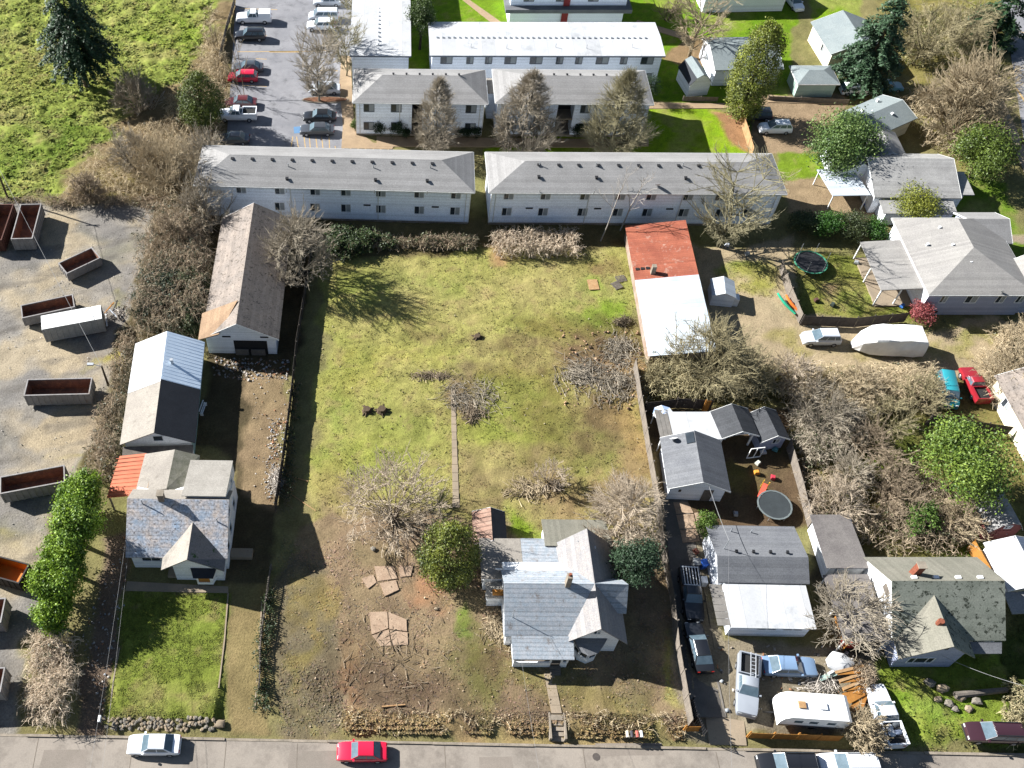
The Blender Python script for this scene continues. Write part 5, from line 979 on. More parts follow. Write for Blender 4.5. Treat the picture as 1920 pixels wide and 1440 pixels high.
leafy('evergreen_tree', 'small green tree between the two white roofed apartment blocks', (787,92), 2.4, 6.4, 20, (.07,.11,.02), (.03,.05,.012), n=170, nl=24, size=.18, z0=2.0)
leafy('cypress_tree', 'dark pointed evergreen beside the car park', (382,236), 2.8, 8.2, 21, (.11,.14,.02), (.04,.06,.015), shape='egg', n=320, nl=24, size=.18, z0=.1)
leafy('small_tree', 'small bright green tree at the corner of the bungalow', (1318,1002), 1.25, 3.0, 22, (.10,.16,.02), (.05,.09,.015), n=120, nl=22, size=.12, z0=.6)
leafy('yellow_shrub', 'tall lime green shrub against the many winged house', (1693,416), 3.4, 4.6, 23, (.24,.25,.03), (.10,.12,.02), cat='shrub', n=260, nl=16, size=.16, z0=.2)
leafy('red_shrub', 'small red leaved shrub at the corner of the slate blue house', (1716,602), 1.5, 2.3, 24, (.30,.07,.07), (.18,.05,.05), cat='shrub', n=130, nl=20, size=.12, z0=.3)
HG = 'laurels along the gravel yard'
for i, (px, py, rd, h, sd_, lab) in enumerate([(152,925,2.1,6.6,31,'topmost laurel of the green hedge, beside the orange carport roof'),(142,985,2.2,7.6,32,'tallest laurel in the upper half of the green hedge'),(120,1040,2.0,7.2,33,'laurel in the middle of the hedge by the orange skip'),(104,1095,2.1,6.4,34,'laurel below the orange skip'),(100,1152,1.6,4.6,35,'lowest and smallest laurel of the green hedge')]):
    c = at(px, py, h * .55); leafy('laurel', lab, (c.x, c.y, 0), rd, h, sd_, (.20,.30,.02), (.05,.11,.012), HG, 'hedge', n=330, nl=26, size=.18, z0=.0)
HR = 'shrubs between the two back gardens'
for i, (px, py, rd, h, s, c, lab) in enumerate([(1500,432,1.8,2.8,41,OLV,'olive shrub nearest the bare tree by the tin shed'),(1545,438,2.0,3.2,42,LAUR,'green shrub in the row above the trampoline'),(1590,440,2.2,3.2,43,OLV,'grey green shrub in the middle of the row above the porch roof'),(1635,446,1.8,2.6,44,LAUR,'low green shrub at the end of the row by the white wall')]):
    leafy('shrub', lab, (px, py), rd, h, s, *c, HR, 'shrub', n=170, nl=20, size=.15, z0=0)
SG = 'clipped shrubs under the apartment windows'
for i, (px, py, rd, h, lab) in enumerate([(713,254,.95,2.6,'tall clipped shrub under the first window column'),(747,255,1.25,2.7,'broad dark clipped shrub between two windows'),(763,256,.6,1.3,'small dark shrub by the stair opening'),(860,255,.85,1.8,'dark shrub just beyond the bare tree trunk'),(875,255,.8,1.7,'dark shrub under the last window column'),(893,256,.95,1.8,'dark round shrub at the corner of the apartment house'),(1080,258,1.0,2.2,'dark shrub beside the dark stair opening'),(1212,188,1.6,4.2,'dark tall shrub behind the bare tree at the corner'),(665,240,.6,1.2,'small yellow green shrub by the walkway corner'),(690,247,.5,1.0,'tiny pale shrub in front of the first window')]):
    c = ((.10,.13,.02), (.05,.07,.02)) if i in (8, 9) else BOX; leafy('clipped_shrub', lab, (px, py), rd, h, 50 + i, *c, SG, 'shrub', n=70, nl=22, size=.11, z0=0, trunk=False)
# --- bare trees
tk = dict(levels=4, nb=(18, 10, 7), ratio=(.46, .5, .5), ang=(0.6, 0.43, 0.46), up=.22)
bare('bare_tree', 'bare upright tree on the planted island of the car park', (598,190), 11.0, 61, 'grey', rx=3.6, z0=1.6, shape='vase', limbs=12, M=230, T=13, r0=.2)
GT = 'bare trees in front of the hip roofed apartment houses'
egg = dict(levels=4, nb=(44, 16, 10), ratio=(.42, .42, .65), ang=(.95, .42, .4), up=.22, first=.07, minr=.022)
bare('bare_tree', 'narrow bare tree before the hip roofed house nearest the car park', (817,283), 11.5, 62, 'grey', GT, rx=3.5, z0=1.1, shape='tear', limbs=14, M=380, T=15, r0=.17, tw=.085)
bare('bare_tree', 'dense bare tree before the dark stair opening', (980,283), 12.3, 63, 'grey', GT, rx=5.0, z0=1.2, shape='tear', limbs=16, M=520, T=16, r0=.2, tw=.085)
bare('bare_tree', 'broadest bare tree, beside the shaded lawn', (1147,285), 12.8, 64, 'moss', GT, rx=5.1, z0=1.2, shape='tear', limbs=16, M=520, T=16, r0=.22, tw=.085)
bare('bare_tree', 'mossy bare tree on the walkway strip by the white roofed block', (650,142), 9.5, 65, 'moss', rx=2.9, z0=1.4, shape='vase', limbs=9, M=170, T=12, r0=.13)
bare('bare_tree', 'small bare tree at the top of the walkway strip', (662,40), 6.5, 66, 'moss', rx=2.4, z0=1.2, shape='vase', limbs=8, M=130, T=11, r0=.12)
bare('bare_tree', 'wide bare tree behind the tin shed with dark limbs', (1346,462), 13, 67, 'moss', rx=5.6, z0=2.4, shape='vase', limbs=16, M=210, T=9, r0=.27, tw=.085, rt=.024)
bare('birch_tree', 'thin white stemmed tree before the second long apartment block', (1126,452), 9.6, 68, 'white', r0=.09, first=.35, levels=3, nb=(6, 5), ratio=(.45, .5), ang=(0.7, 0.46), up=.2)
bare('birch_tree', 'second white stemmed tree, leaning toward the tin shed', (1163,432), 8.8, 69, 'white', r0=.1, first=.3, levels=3, nb=(8, 6), ratio=(.5, .5), ang=(0.8, 0.53), up=.15, lean=(.12, 0))
bare('bare_tree', 'sprawling bare tree in front of the white end of the tin shed', (1318,712), 9.0, 70, 'olive', rx=6.0, z0=0, shape='fan', limbs=26, M=330, T=11, r0=.13, tw=.1)
bare('bare_tree', 'pale bare tree between the barn and the long apartment block', (562,520), 10.5, 71, 'grey', rx=5.2, z0=0, shape='fan', limbs=20, M=380, T=13, r0=.15, tw=.08)
bare('bare_shrub', 'large fan shaped leafless shrub on the cleared lot', (735,976), 8.6, 72, 'pink', rx=6.4, z0=0, shape='fan', limbs=46, M=330, T=8, r0=.075, tw=.1, rt=.021, cat='shrub')
bare('bare_tree', 'pinkish bare tree by the fence above the white cottage', (1155,1006), 8.0, 73, 'pink', rx=4.1, z0=1.0, shape='round', limbs=14, M=340, T=14, r0=.13, tw=.11)
bare('bare_shrub', 'small pale stump shrub on the cleared lot', (1030,905), 3.2, 74, 'pink', rx=2.3, z0=0, shape='fan', limbs=18, M=90, T=9, r0=.05, tw=.14, cat='shrub')
bare('willow_tree', 'huge tan bare tree spreading over the houses by the road', (1778,256), 13, 75, 'tan', rx=7.2, z0=0, shape='fan', limbs=40, M=620, T=13, r0=.24, tw=.085, rt=.022)
bare('bare_tree', 'green barked bare tree behind the dark fir', (1712,120), 8.5, 76, 'olive', rx=5.0, z0=1.5, shape='vase', limbs=14, M=260, T=12, r0=.2)
bare('bare_tree', 'pale bare tree at the top corner near the road evergreen', (1788,95), 7.5, 77, 'olive', rx=4.0, z0=1.5, shape='vase', limbs=12, M=240, T=12, r0=.16)
bare('bare_tree', 'forked pale tree between the lawn and the pale blue shed', (1292,106), 11, 78, 'tan', rx=5.0, z0=2.4, shape='vase', limbs=12, M=150, T=10, r0=.3)
bare('bare_shrub', 'bare shrub beside the pale forked tree at the top', (1250,38), 3.6, 79, 'brown', r0=.06, stems=14, spread=.9, first=.2, levels=3, nb=(7, 6), ratio=(.5, .5), ang=(0.6, 0.46), up=.1, cat='shrub')
bare('bare_tree', 'white barked bare tree growing over the carport', (1574,1186), 6.6, 80, 'grey', rx=4.2, z0=1.4, shape='round', limbs=16, M=240, T=9, r0=.14, tw=.11, rt=.022)
bare('bare_shrub', 'twiggy round shrub by the orange fence and white truck', (1606,1378), 3.6, 81, 'tan', rx=2.5, z0=0, shape='fan', limbs=22, M=240, T=12, r0=.05, tw=.13, cat='shrub')
bare('bare_tree', 'grey bare tree in the shade of the meadow fir', (258,212), 7.0, 82, 'grey', rx=3.6, z0=0, shape='fan', limbs=16, M=260, T=12, r0=.1)
bare('bare_shrub', 'small pale shrub next to the grey bare tree in the meadow shade', (286,205), 2.8, 83, 'white', r0=.05, stems=8, spread=.8, first=.2, levels=3, nb=(6, 5), ratio=(.5, .5), ang=(0.6, 0.46), up=.1, cat='shrub')
bare('bare_tree', 'brown bare tree rising from the thicket beside the barn', (335,470), 6.5, 151, 'brown', rx=3.6, z0=0, shape='fan', limbs=14, M=170, T=10, r0=.1, tw=.1)
bare('bare_tree', 'grey bare tree overhanging the far end of the barn roof', (392,425), 9.0, 152, 'grey', rx=4.4, z0=0, shape='fan', limbs=16, M=200, T=10, r0=.12, tw=.09)
BT = 'bare trees on the bank behind the barn'
for i, (px, py, h, bk, lab) in enumerate([(345,372,10.5,'tan','tan bare tree on the bank at the end of the apartment block'),(300,345,8.5,'tan','tan bare tree in the middle of the bank'),(255,320,7.0,'grey','bare bush tree at the meadow edge of the bank'),(385,330,8.0,'grey','pale bare tree touching the corner of the long apartment roof'),(170,378,5.0,'brown','small bare tree above the gravel yard')]):
    bare('bare_tree', lab, (px, py), h, 90 + i, bk, BT, rx=h * .5, z0=0, shape='fan', limbs=16, M=250, T=12, r0=.11, tw=.09)
ST = 'saplings along the car park fence'
for i, (px, py, h, lab) in enumerate([(408,100,4.5,'thin sapling by the uppermost pickup'),(412,150,4.5,'thin sapling above the dark pointed evergreen'),(458,185,9.0,'thin sapling beside the red car'),(445,160,4.0,'thin sapling by the car park kerb')]):
    bare('sapling', lab, (px, py), h, 100 + i, 'tan', ST, r0=.06, stems=2, spread=.3, first=.2, levels=3, nb=(8, 6), ratio=(.4, .5), ang=(0.5, 0.4), up=.2)
RT = 'bare shrubs in the overgrown gardens'
for i, (px, py, h, bk, sp, lab) in enumerate([(1555,960,5.6,'pink',.9,'pink grey shrub by the fence next to the trampoline'),(1660,905,5.0,'brown',1.0,'brown shrub below the glossy tree'),(1530,790,6.0,'grey',.8,'grey shrub above the grey board fence'),(1600,740,4.6,'tan',.9,'tan shrub along the gravel drive'),(1720,760,4.8,'olive',.9,'olive shrub left of the teal van'),(1880,720,6.5,'tan',.8,'tan shrub beside the red car'),(1905,660,5.5,'tan',.8,'tan shrub at the edge above the red car'),(1400,720,6.0,'olive',.9,'olive shrub below the tin shed'),(1480,720,5.2,'pink',1.0,'pinkish shrub where the drive bends'),(1230,720,3.2,'olive',1.0,'olive shrub at the top of the long fence'),(1790,990,4.8,'tan',.9,'pale leaning shrub by the red shed'),(1690,960,4.6,'brown',.9,'brown shrub behind the moss roofed house'),(1620,845,4.4,'brown',.9,'brown shrub in the middle of the overgrown gardens'),(1660,800,4.6,'olive',.9,'olive shrub above the glossy tree'),(1590,900,4.2,'grey',.9,'grey shrub below the middle of the overgrown gardens')]):
    bare('bare_shrub', lab, (px, py), h * .85, 110 + i, bk, RT, 'shrub', rx=h * .68, z0=0, shape='fan', limbs=16, M=165, T=9, r0=.07, tw=.13)
# --- tangles
thicket('bramble_thicket', 'dark bramble thicket between the gravel yard and the barn', [(300,400),(400,400),(385,610),(330,640),(250,630),(262,520)], 1300, 3.3, 121, 'brown', 1700, (.02,.032,.014), (.10,.095,.05), 2.1, lsize=.1)
thicket('ivy_thicket', 'dark green ivy mound at the corner of the barn', [(275,520),(345,520),(340,610),(262,615)], 260, 2.8, 122, 'dark', 2600, (.018,.035,.016), (.035,.05,.022), 1.2)
thicket('ivy_thicket', 'grey green ivy growing up the side wall of the barn', [(345,530),(392,530),(372,640),(335,632)], 260, 2.4, 123, 'dark', 2200, (.05,.075,.03), (.08,.09,.04), 1.1)
thicket('bramble_thicket', 'dry bramble hedge along the workshop and the gravel yard', [(235,640),(262,650),(235,840),(215,900),(160,905),(195,760)], 900, 1.9, 124, 'brown', 350, (.06,.065,.03), (.09,.08,.045), 1.3)
thicket('laurel_hedge', 'low green hedge at the back edge of the cleared lot', [(615,445),(700,440),(740,465),(660,490),(610,490)], 380, 1.9, 125, 'dark', 3000, (.05,.08,.02), (.03,.05,.018), 1.2)
thicket('bramble_hedge', 'dry bramble hedge along the back of the cleared lot', [(700,445),(885,452),(890,470),(700,470)], 520, 1.3, 126, 'brown', 315, (.06,.07,.03), (.10,.09,.05), 1.1)
thicket('bramble_hedge', 'reddish dry bramble mound before the second apartment block', [(922,440),(1080,446),(1090,486),(930,482)], 620, 1.5, 127, 'pink', 140, (.07,.06,.03), (.10,.07,.05), 1.2)
thicket('bank_brush', 'tan scrub on the bank between meadow and apartments', [(395,20),(425,120),(420,290),(340,375),(90,385),(170,300),(300,230),(370,140)], 1700, 1.6, 128, 'tan', 175, (.10,.10,.04), (.12,.09,.05), 1.9)
thicket('yard_scrub', 'dry weeds along the top of the gravel yard', [(0,372),(300,372),(300,392),(0,384)], 500, .9, 129, 'brown', 70, (.08,.08,.03), (.1,.08,.05), 1.0)
thicket('bramble_thicket', 'grey bramble heap at the foot of the laurel hedge', [(70,1195),(125,1195),(150,1280),(130,1352),(60,1352),(60,1260)], 700, 1.8, 130, 'pink', 87, (.05,.06,.03), (.08,.07,.04), 1.5)
thicket('bramble_thicket', 'olive scrub in front of the tin shed', [(1200,650),(1340,665),(1420,680),(1440,750),(1330,755),(1210,745)], 1000, 1.8, 131, 'olive', 315, (.08,.085,.03), (.1,.09,.045), 1.5)
thicket('bramble_thicket', 'tan scrub along the lower side of the gravel drive', [(1440,700),(1750,690),(1760,760),(1600,780),(1480,770)], 1100, 1.7, 132, 'tan', 175, (.08,.085,.03), (.1,.09,.045), 1.5)
thicket('bramble_thicket', 'brown bramble mass filling the overgrown garden', [(1500,890),(1720,880),(1830,960),(1820,1040),(1640,1040),(1520,990)], 1050, 1.5, 133, 'brown', 315, (.06,.075,.025), (.10,.08,.045), 1.5)
thicket('bramble_thicket', 'shaded grey brambles beyond the playhouse', [(1480,770),(1640,770),(1600,860),(1500,880)], 800, 1.7, 134, 'grey', 175, (.03,.045,.015), (.06,.06,.03), 1.5)
thicket('low_laurel', 'small glossy laurel clump in the brambles', [(1690,950),(1740,950),(1745,1010),(1695,1010)], 170, 2.6, 135, 'dark', 900, (.06,.12,.02), (.1,.16,.03), .9)
thicket('bramble_thicket', 'tan scrub by the cream house at the edge', [(1840,640),(1925,630),(1925,770),(1850,760)], 700, 2.0, 136, 'tan', 140, (.09,.09,.04), (.1,.09,.05), 1.6)
thicket('bank_weeds', 'straw weeds on the street bank of the cleared lot', [(640,1335),(1030,1335),(1030,1372),(645,1368)], 70, .4, 137, 'tan', 0, (.1,.1,.04), (.13,.1,.06), .8)
thicket('bank_weeds', 'straw weeds on the street bank beyond the steps', [(1055,1335),(1290,1345),(1290,1382),(1055,1376)], 50, .4, 138, 'tan', 0, (.1,.1,.04), (.13,.1,.06), .8)
thicket('bramble_thicket', 'low brambles along the board fence', [(530,960),(548,720),(560,720),(545,960)], 160, .7, 139, 'dark', 105, (.03,.06,.02), (.05,.06,.03), .7)
thicket('willow_scrub', 'tangle of tan shoots under the huge bare tree', [(1690,190),(1860,130),(1870,250),(1800,310),(1720,260)], 900, 2.2, 140, 'tan', 244, (.12,.12,.04), (.14,.12,.05), 2.0)
thicket('garden_scrub', 'green and tan scrub at the upper corner by the road', [(1640,40),(1850,20),(1860,110),(1700,130)], 700, 2.0, 141, 'olive', 1400, (.10,.12,.03), (.12,.12,.04), 1.8)
thicket('bramble_thicket', 'dry shrubbery beside the maroon car', [(1885,1290),(1925,1290),(1925,1400),(1890,1390)], 260, 1.2, 142, 'olive', 105, (.06,.07,.03), (.09,.08,.04), 1.0)
thicket('dead_brush', 'dead brush around the white truck', [(1608,1255),(1628,1250),(1632,1300),(1608,1300)], 140, .9, 143, 'brown', 21, (.08,.06,.04), (.1,.07,.05), 1.0)

thicket('weed_shadow_strip', 'overgrown strip along the broken picket fence, darkened for its shadow', [(498,1085),(510,1085),(505,1200),(496,1330),(484,1330),(490,1200)], 80, .5, 144, 'dark', 420, (.02,.04,.014), (.05,.07,.025), .8, lsize=.09)  # low brambles, with the fence's shadow put into their dark colours
# ================================================================= vehicles
m_tyre = mat('tyre_rubber', (.015,.015,.016), None, 3, .8); m_rim = mat('wheel_rim', (.45,.46,.48), None, 3, .35, metal=.7); m_cglass = mat('car_glass', (.06,.09,.11), (.10,.14,.17), 1.5, .02, spec=.6, fine=0)  # car glass: pale blue of the reflected sky put into the base colour
m_lampw = mat('headlamp', (.6,.62,.62), None, 3, .2); m_lampr = mat('tail_lamp', (.3,.02,.015), None, 3, .25); m_under = mat('underbody', (.02,.02,.02), None, 2, .8)
def paint(name, c, c2=None): return mat('paint_' + name, c, c2 or tuple(x * .9 for x in c), .8, .3, coat=.6, spec=.5, fine=.03)
def quadslab(mb, q, th=.015):
    q = [Vector(p) for p in q]; n = (q[1] - q[0]).cross(q[3] - q[0]).normalized() * th; mb.ext([tuple(p) for p in q], tuple(n))
def lerp(a, b, t): return a + (b - a) * t
KINDS = {  # belt/H, roof rear, roof front, base rear, base front (in L), side panes
 'sedan': (.62, -.235, .075, -.37, .215, ((.08, .46), (.50, .93))), 'hatch': (.60, -.40, .06, -.485, .24, ((.04, .26), (.29, .60), (.63, .95))),
 'suv': (.60, -.435, .075, -.485, .225, ((.03, .27), (.30, .60), (.63, .95))), 'van': (.58, -.455, .20, -.49, .33, ((.03, .30), (.33, .62), (.65, .94))),
 'pickup': (.62, -.07, .09, -.125, .20, ((.08, .46), (.50, .93))), 'cap': (.62, -.07, .09, -.125, .20, ((.08, .46), (.50, .93)))}
def car(kind, label, pc, deg, col, L=4.6, W=1.8, H=1.45, group=None, z=None, name=None, roofm=None, rails=False, bed=None, cat=None):
    p = on(*pc) if z is None else at(*pc, z); o = T(name or {'sedan': 'sedan', 'hatch': 'hatchback', 'suv': 'suv', 'van': 'van', 'pickup': 'pickup_truck', 'cap': 'pickup_truck'}[kind], label, cat or {'pickup': 'truck', 'cap': 'truck', 'van': 'van', 'suv': 'suv'}.get(kind, 'car'), (p.x, p.y, p.z + .005), R(deg), group)
    belt, rr, rf, br, bf, panes = KINDS[kind]; hw = W / 2; zb = .22 if kind not in ('suv', 'pickup', 'cap') else .32; zt = H * belt
    if kind in ('pickup', 'cap'): st = [(-.5, .52, .90), (-.495, .98, .97), (-.13, 1.0, 1), (.2, 1.0, 1), (.40, .94, .97), (.48, .86, .90), (.5, .62, .84)]
    elif kind == 'van': st = [(-.5, .6, .92), (-.49, .98, .98), (-.2, 1, 1), (.3, 1, 1), (.44, .84, .94), (.495, .64, .84), (.5, .5, .8)]
    else: st = [(-.5, .62, .82), (-.485, .92, .92), (-.40, 1.0, .97), (-.2, 1.02, 1), (.22, 1.0, 1), (.40, .92, .96), (.475, .80, .88), (.5, .58, .78)]
    rings = []
    for fx, fz, fw in st:
        x = fx * L; w_ = hw * fw; t = zt * fz; rings.append([(x, -w_ * .9, zb), (x, -w_, zb + .14), (x, -w_, lerp(zb, t, .7)), (x, -w_ * .93, t - .03), (x, -w_ * .72, t), (x, w_ * .72, t), (x, w_ * .93, t - .03), (x, w_, lerp(zb, t, .7)), (x, w_, zb + .14), (x, w_ * .9, zb)])
    b = MB(); b.loft(rings); b.ob('body', col, o, smooth=True)
    # cabin
    wb, wr = hw * .90, hw * .74; zr = H
    B4 = [Vector((br * L, -wb, zt - .02)), Vector((bf * L, -wb * .96, zt - .02)), Vector((bf * L, wb * .96, zt - .02)), Vector((br * L, wb, zt - .02))]
    R4 = [Vector((rr * L, -wr, zr - .07)), Vector((rf * L, -wr * .97, zr - .07)), Vector((rf * L, wr * .97, zr - .07)), Vector((rr * L, wr, zr - .07))]
    top = [Vector((v.x * .97 + .0, v.y * .86, zr)) for v in R4]; c = MB(); c.loft([B4, R4, top]); cb = c.ob('cabin', roofm or col, o, smooth=True)
    def face(i, j, u0, u1, v0, v1): return [lerp(lerp(B4[i], B4[j], u), lerp(R4[i], R4[j], u), v) for u, v in ((u0, v0), (u1, v0), (u1, v1), (u0, v1))]
    g = MB(); quadslab(g, face(1, 2, .02, .98, .02, .985)); g.ob('windshield', m_cglass, o)
    g = MB(); quadslab(g, face(3, 0, .03, .97, .05, .97)); g.ob('rear_window', m_cglass, o)
    for u0, u1 in panes:
        g = MB(); quadslab(g, face(0, 1, u0, u1, .16, .90)); g.ob('side_window', m_cglass, o); g = MB(); quadslab(g, face(2, 3, 1 - u1, 1 - u0, .16, .90)); g.ob('side_window', m_cglass, o)
    rad = .34 if kind in ('suv', 'pickup', 'cap') else .30
    for fx in (-.31, .31):
        for sy in (-1, 1):
            wme = MB(); wme.tube((0, -.11, 0), (0, .11, 0), rad, rad, 14); t = wme.ob('wheel', m_tyre, o, loc=(fx * L, sy * (hw - .10), rad)); q = MB(); q.tube((0, sy * .112, 0), (0, sy * .125, 0), rad * .6, rad * .55, 10); q.ob('rim', m_rim, t)
    for sy in (-1, 1):
        q = MB(); q.box(L * .455, L * .494, sy * hw * .60 - .15, sy * hw * .60 + .15, zt * .60, zt * .74); q.ob('headlight', m_lampw, o)
        q = MB(); q.box(-L * .503, -L * .485, sy * hw * .68 - .12, sy * hw * .68 + .12, zt * .70, zt * .86); q.ob('taillight', m_lampr, o)
        q = MB(); q.box(bf * L - .28, bf * L - .12, sy * (hw + .02) - .09, sy * (hw + .02) + .09, zt, zt + .13); q.ob('mirror', col, o)
    for s, x in ((1, .492), (-1, -.498)): q = MB(); q.box(s * L * .495 - .04, s * L * .495 + .06, -hw * .8, hw * .8, zb + .02, zb + .2); q.ob('bumper', m_under if kind in ('suv',) else col, o)
    if rails:
        for sy in (-1, 1): q = MB(); q.box(rr * L + .1, rf * L - .1, sy * wr * .86 - .025, sy * wr * .86 + .025, zr + .001, zr + .06); q.ob('roof_rail', m_blk, o)
    if kind == 'pickup':
        q = MB(); q.box(-.475 * L, -.145 * L, -hw * .80, hw * .80, zt + .005, zt + .02); q.ob('bed_floor', m_under, o)
        for (x0, x1, y0, y1) in ((-.497 * L, -.135 * L, -hw * .97, -hw * .82), (-.497 * L, -.135 * L, hw * .82, hw * .97), (-.5 * L, -.478 * L, -hw * .82, hw * .82), (-.15 * L, -.135 * L, -hw * .82, hw * .82)):
            q = MB(); q.box(x0, x1, y0, y1, zt - .05, zt + .28); q.ob('bed_wall', col, o)
    if kind == 'cap': q = MB(); q.loft([[(x, y, z_) for x, y in ((-.495 * L, -hw * .95), (-.15 * L, -hw * .95), (-.15 * L, hw * .95), (-.495 * L, hw * .95))] if k == 0 else [(x, y, z_) for x, y in ((-.47 * L, -hw * .8), (-.15 * L, -hw * .8), (-.15 * L, hw * .8), (-.47 * L, hw * .8))] for k, z_ in ((0, zt - .02), (1, H * .96))]); q.ob('canopy', roofm or col, o, smooth=True)
    return o
GRY = paint('grey', (.26,.28,.31)); WH = paint('white', (.72,.74,.77)); SIL = paint('silver', (.48,.51,.55)); BLK = paint('black', (.012,.013,.016)); RED = paint('red', (.55,.012,.045)); DGR = paint('charcoal', (.05,.055,.065)); BLU = paint('steel_blue', (.16,.24,.36)); TEAL = paint('teal', (.02,.20,.24)); MAR = paint('maroon', (.038,.015,.021)); LBL = paint('light_blue', (.12,.35,.50)); DRED = paint('dark_red', (.10,.02,.02)); CRED = paint('cherry', (.24,.014,.022))
car('sedan', 'white sedan parked on the street', (291,1400), 180, WH, 4.6, 1.8, 1.42, z=ZS)
car('sedan', 'bright red sedan parked on the street', (679,1413), 180, RED, 4.35, 1.7, 1.38, z=ZS)
car('suv', 'black suv nose to nose with the white suv on the street', (1471,1438), 180, BLK, 5.1, 1.95, 1.75, rails=True, z=ZS)
car('suv', 'white suv with roof rails on the street', (1585,1438), 180, WH, 5.2, 1.95, 1.75, rails=True, z=ZS)
car('pickup', 'black pickup with a bed rack beside the long fence', (1293,1120), -94, BLK, 5.4, 1.9, 1.75)
car('sedan', 'black sedan behind the black pickup on the narrow drive', (1307,1218), 93, BLK, 4.9, 1.85, 1.45)
car('pickup', 'silver grey pickup carrying a ladder', (1397,1290), -105, GRY, 5.7, 1.95, 1.8)
car('sedan', 'steel blue sedan parked under the white patio roof', (1476,1254), -2, BLU, 4.9, 1.85, 1.45)
car('pickup', 'white pickup loaded with bags at the foot of the drive', (1652,1346), 93, WH, 5.6, 1.95, 1.8)
car('suv', 'old maroon wagon with roof bars on the grass', (1857,1378), 178, MAR, 4.9, 1.8, 1.6, rails=True)
car('hatch', 'silver boxy hatchback on the gravel drive', (1536,640), 180, SIL, 4.3, 1.8, 1.65)
car('van', 'teal van half hidden in tan scrub', (1772,738), -100, TEAL, 4.6, 1.85, 1.75)
car('pickup', 'red pickup beside the teal van', (1822,728), 92, CRED, 4.9, 1.8, 1.6)
GP = 'cars in the apartment car park'
car('cap', 'white pickup with a canopy in the uppermost stall', (477,40), 180, WH, 5.6, 1.95, 1.85, GP)
car('suv', 'black suv below the white canopied pickup', (470,73), 180, BLK, 4.7, 1.85, 1.75, GP)
car('hatch', 'bright red hatchback partly behind a sapling', (456,150), 180, RED, 4.4, 1.8, 1.5, GP)
car('sedan', 'charcoal car parked just above the red hatchback', (466,132), 180, DGR, 4.5, 1.8, 1.45, GP)
car('sedan', 'dark red car above the white crew cab pickup', (452,198), 180, DRED, 4.6, 1.8, 1.45, GP)
car('pickup', 'white crew cab pickup in the car park', (446,222), 180, WH, 5.6, 1.95, 1.85, GP)
car('sedan', 'black car in the shade of the long apartment block', (438,266), 180, DGR, 4.6, 1.8, 1.45, GP)
car('sedan', 'silver sedan beside the planted island', (609,172), 180, SIL, 4.6, 1.8, 1.45, GP)
car('sedan', 'black sedan above the blue grey sedan', (600,224), 180, BLK, 4.7, 1.8, 1.45, GP)
car('sedan', 'charcoal sedan by the striped stalls', (595,249), 180, DGR, 4.8, 1.85, 1.45, GP)
car('van', 'silver van beyond the bare car park tree', (607,36), 180, SIL, 4.8, 1.9, 1.75, GP)
car('suv', 'pale suv below the silver van', (602,54), 180, WH, 4.5, 1.85, 1.65, GP)
car('sedan', 'grey sedan at the very top of the car park', (614,8), 180, SIL, 4.5, 1.8, 1.45, GP)
car('hatch', 'white suv on the drive by the leaning cypress', (1451,246), 180, WH, 4.5, 1.8, 1.65)
car('suv', 'dark car in the shade of the leaning cypress', (1414,222), 180, DGR, 4.5, 1.8, 1.6)
car('hatch', 'white hatchback behind the teal roofed house', (1603,174), 0, WH, 4.6, 1.8, 1.45)
car('sedan', 'light blue car beside the white hatchback', (1660,168), 0, LBL, 4.6, 1.8, 1.45)
car('sedan', 'white car at the top edge by the green lawn', (1487,10), -80, WH, 4.5, 1.8, 1.45)
# white peaked vehicle: travel trailer by the lumber
p = on(1512,1350); o = T('travel_trailer', 'small white travel trailer behind the orange board fence', 'trailer', (p.x, p.y + .3, p.z), R(-4)); L, W = 5.8, 2.3
prof = [(-2.9, .55), (2.7, .55), (2.9, .9), (2.9, 2.45), (2.6, 2.62), (-2.2, 2.62), (-2.7, 2.2), (-2.9, 1.5)]
b = MB(); b.ext([(x, -W/2, z) for x, z in prof], (0, W, 0)); b.ob('body', mat('trailer_white', (.74,.74,.73), (.64,.64,.64), .6, .5, fine=.04), o)
for x in (-1.2, .6): q = MB(); q.box(x - .3, x + .3, -.3, .3, 2.63, 2.78); q.ob('roof_hatch', m_wf if x > 0 else m_lum, o)
for x in (-1.4, -.1, 1.4): q = MB(); q.box(x - .35, x + .35, -W/2 - .02, -W/2 - .002, 1.5, 1.95); q.ob('side_window', m_cglass, o)
q = MB(); q.box(-2.85, 2.8, -W/2 - .015, -W/2 - .002, .6, .95); q.ob('side_stripe', DGR, o)
for sy in (-1, 1): q = MB(); q.tube((.2, sy * (W/2 - .15) - .1, .33), (.2, sy * (W/2 - .15) + .1, .33), .33, .33, 12); q.ob('wheel', m_tyre, o)
q = MB(); q.tube((-2.9, 0, .5), (-3.9, 0, .45), .06, .05, 6); q.ob('tow_bar', m_blk, o)
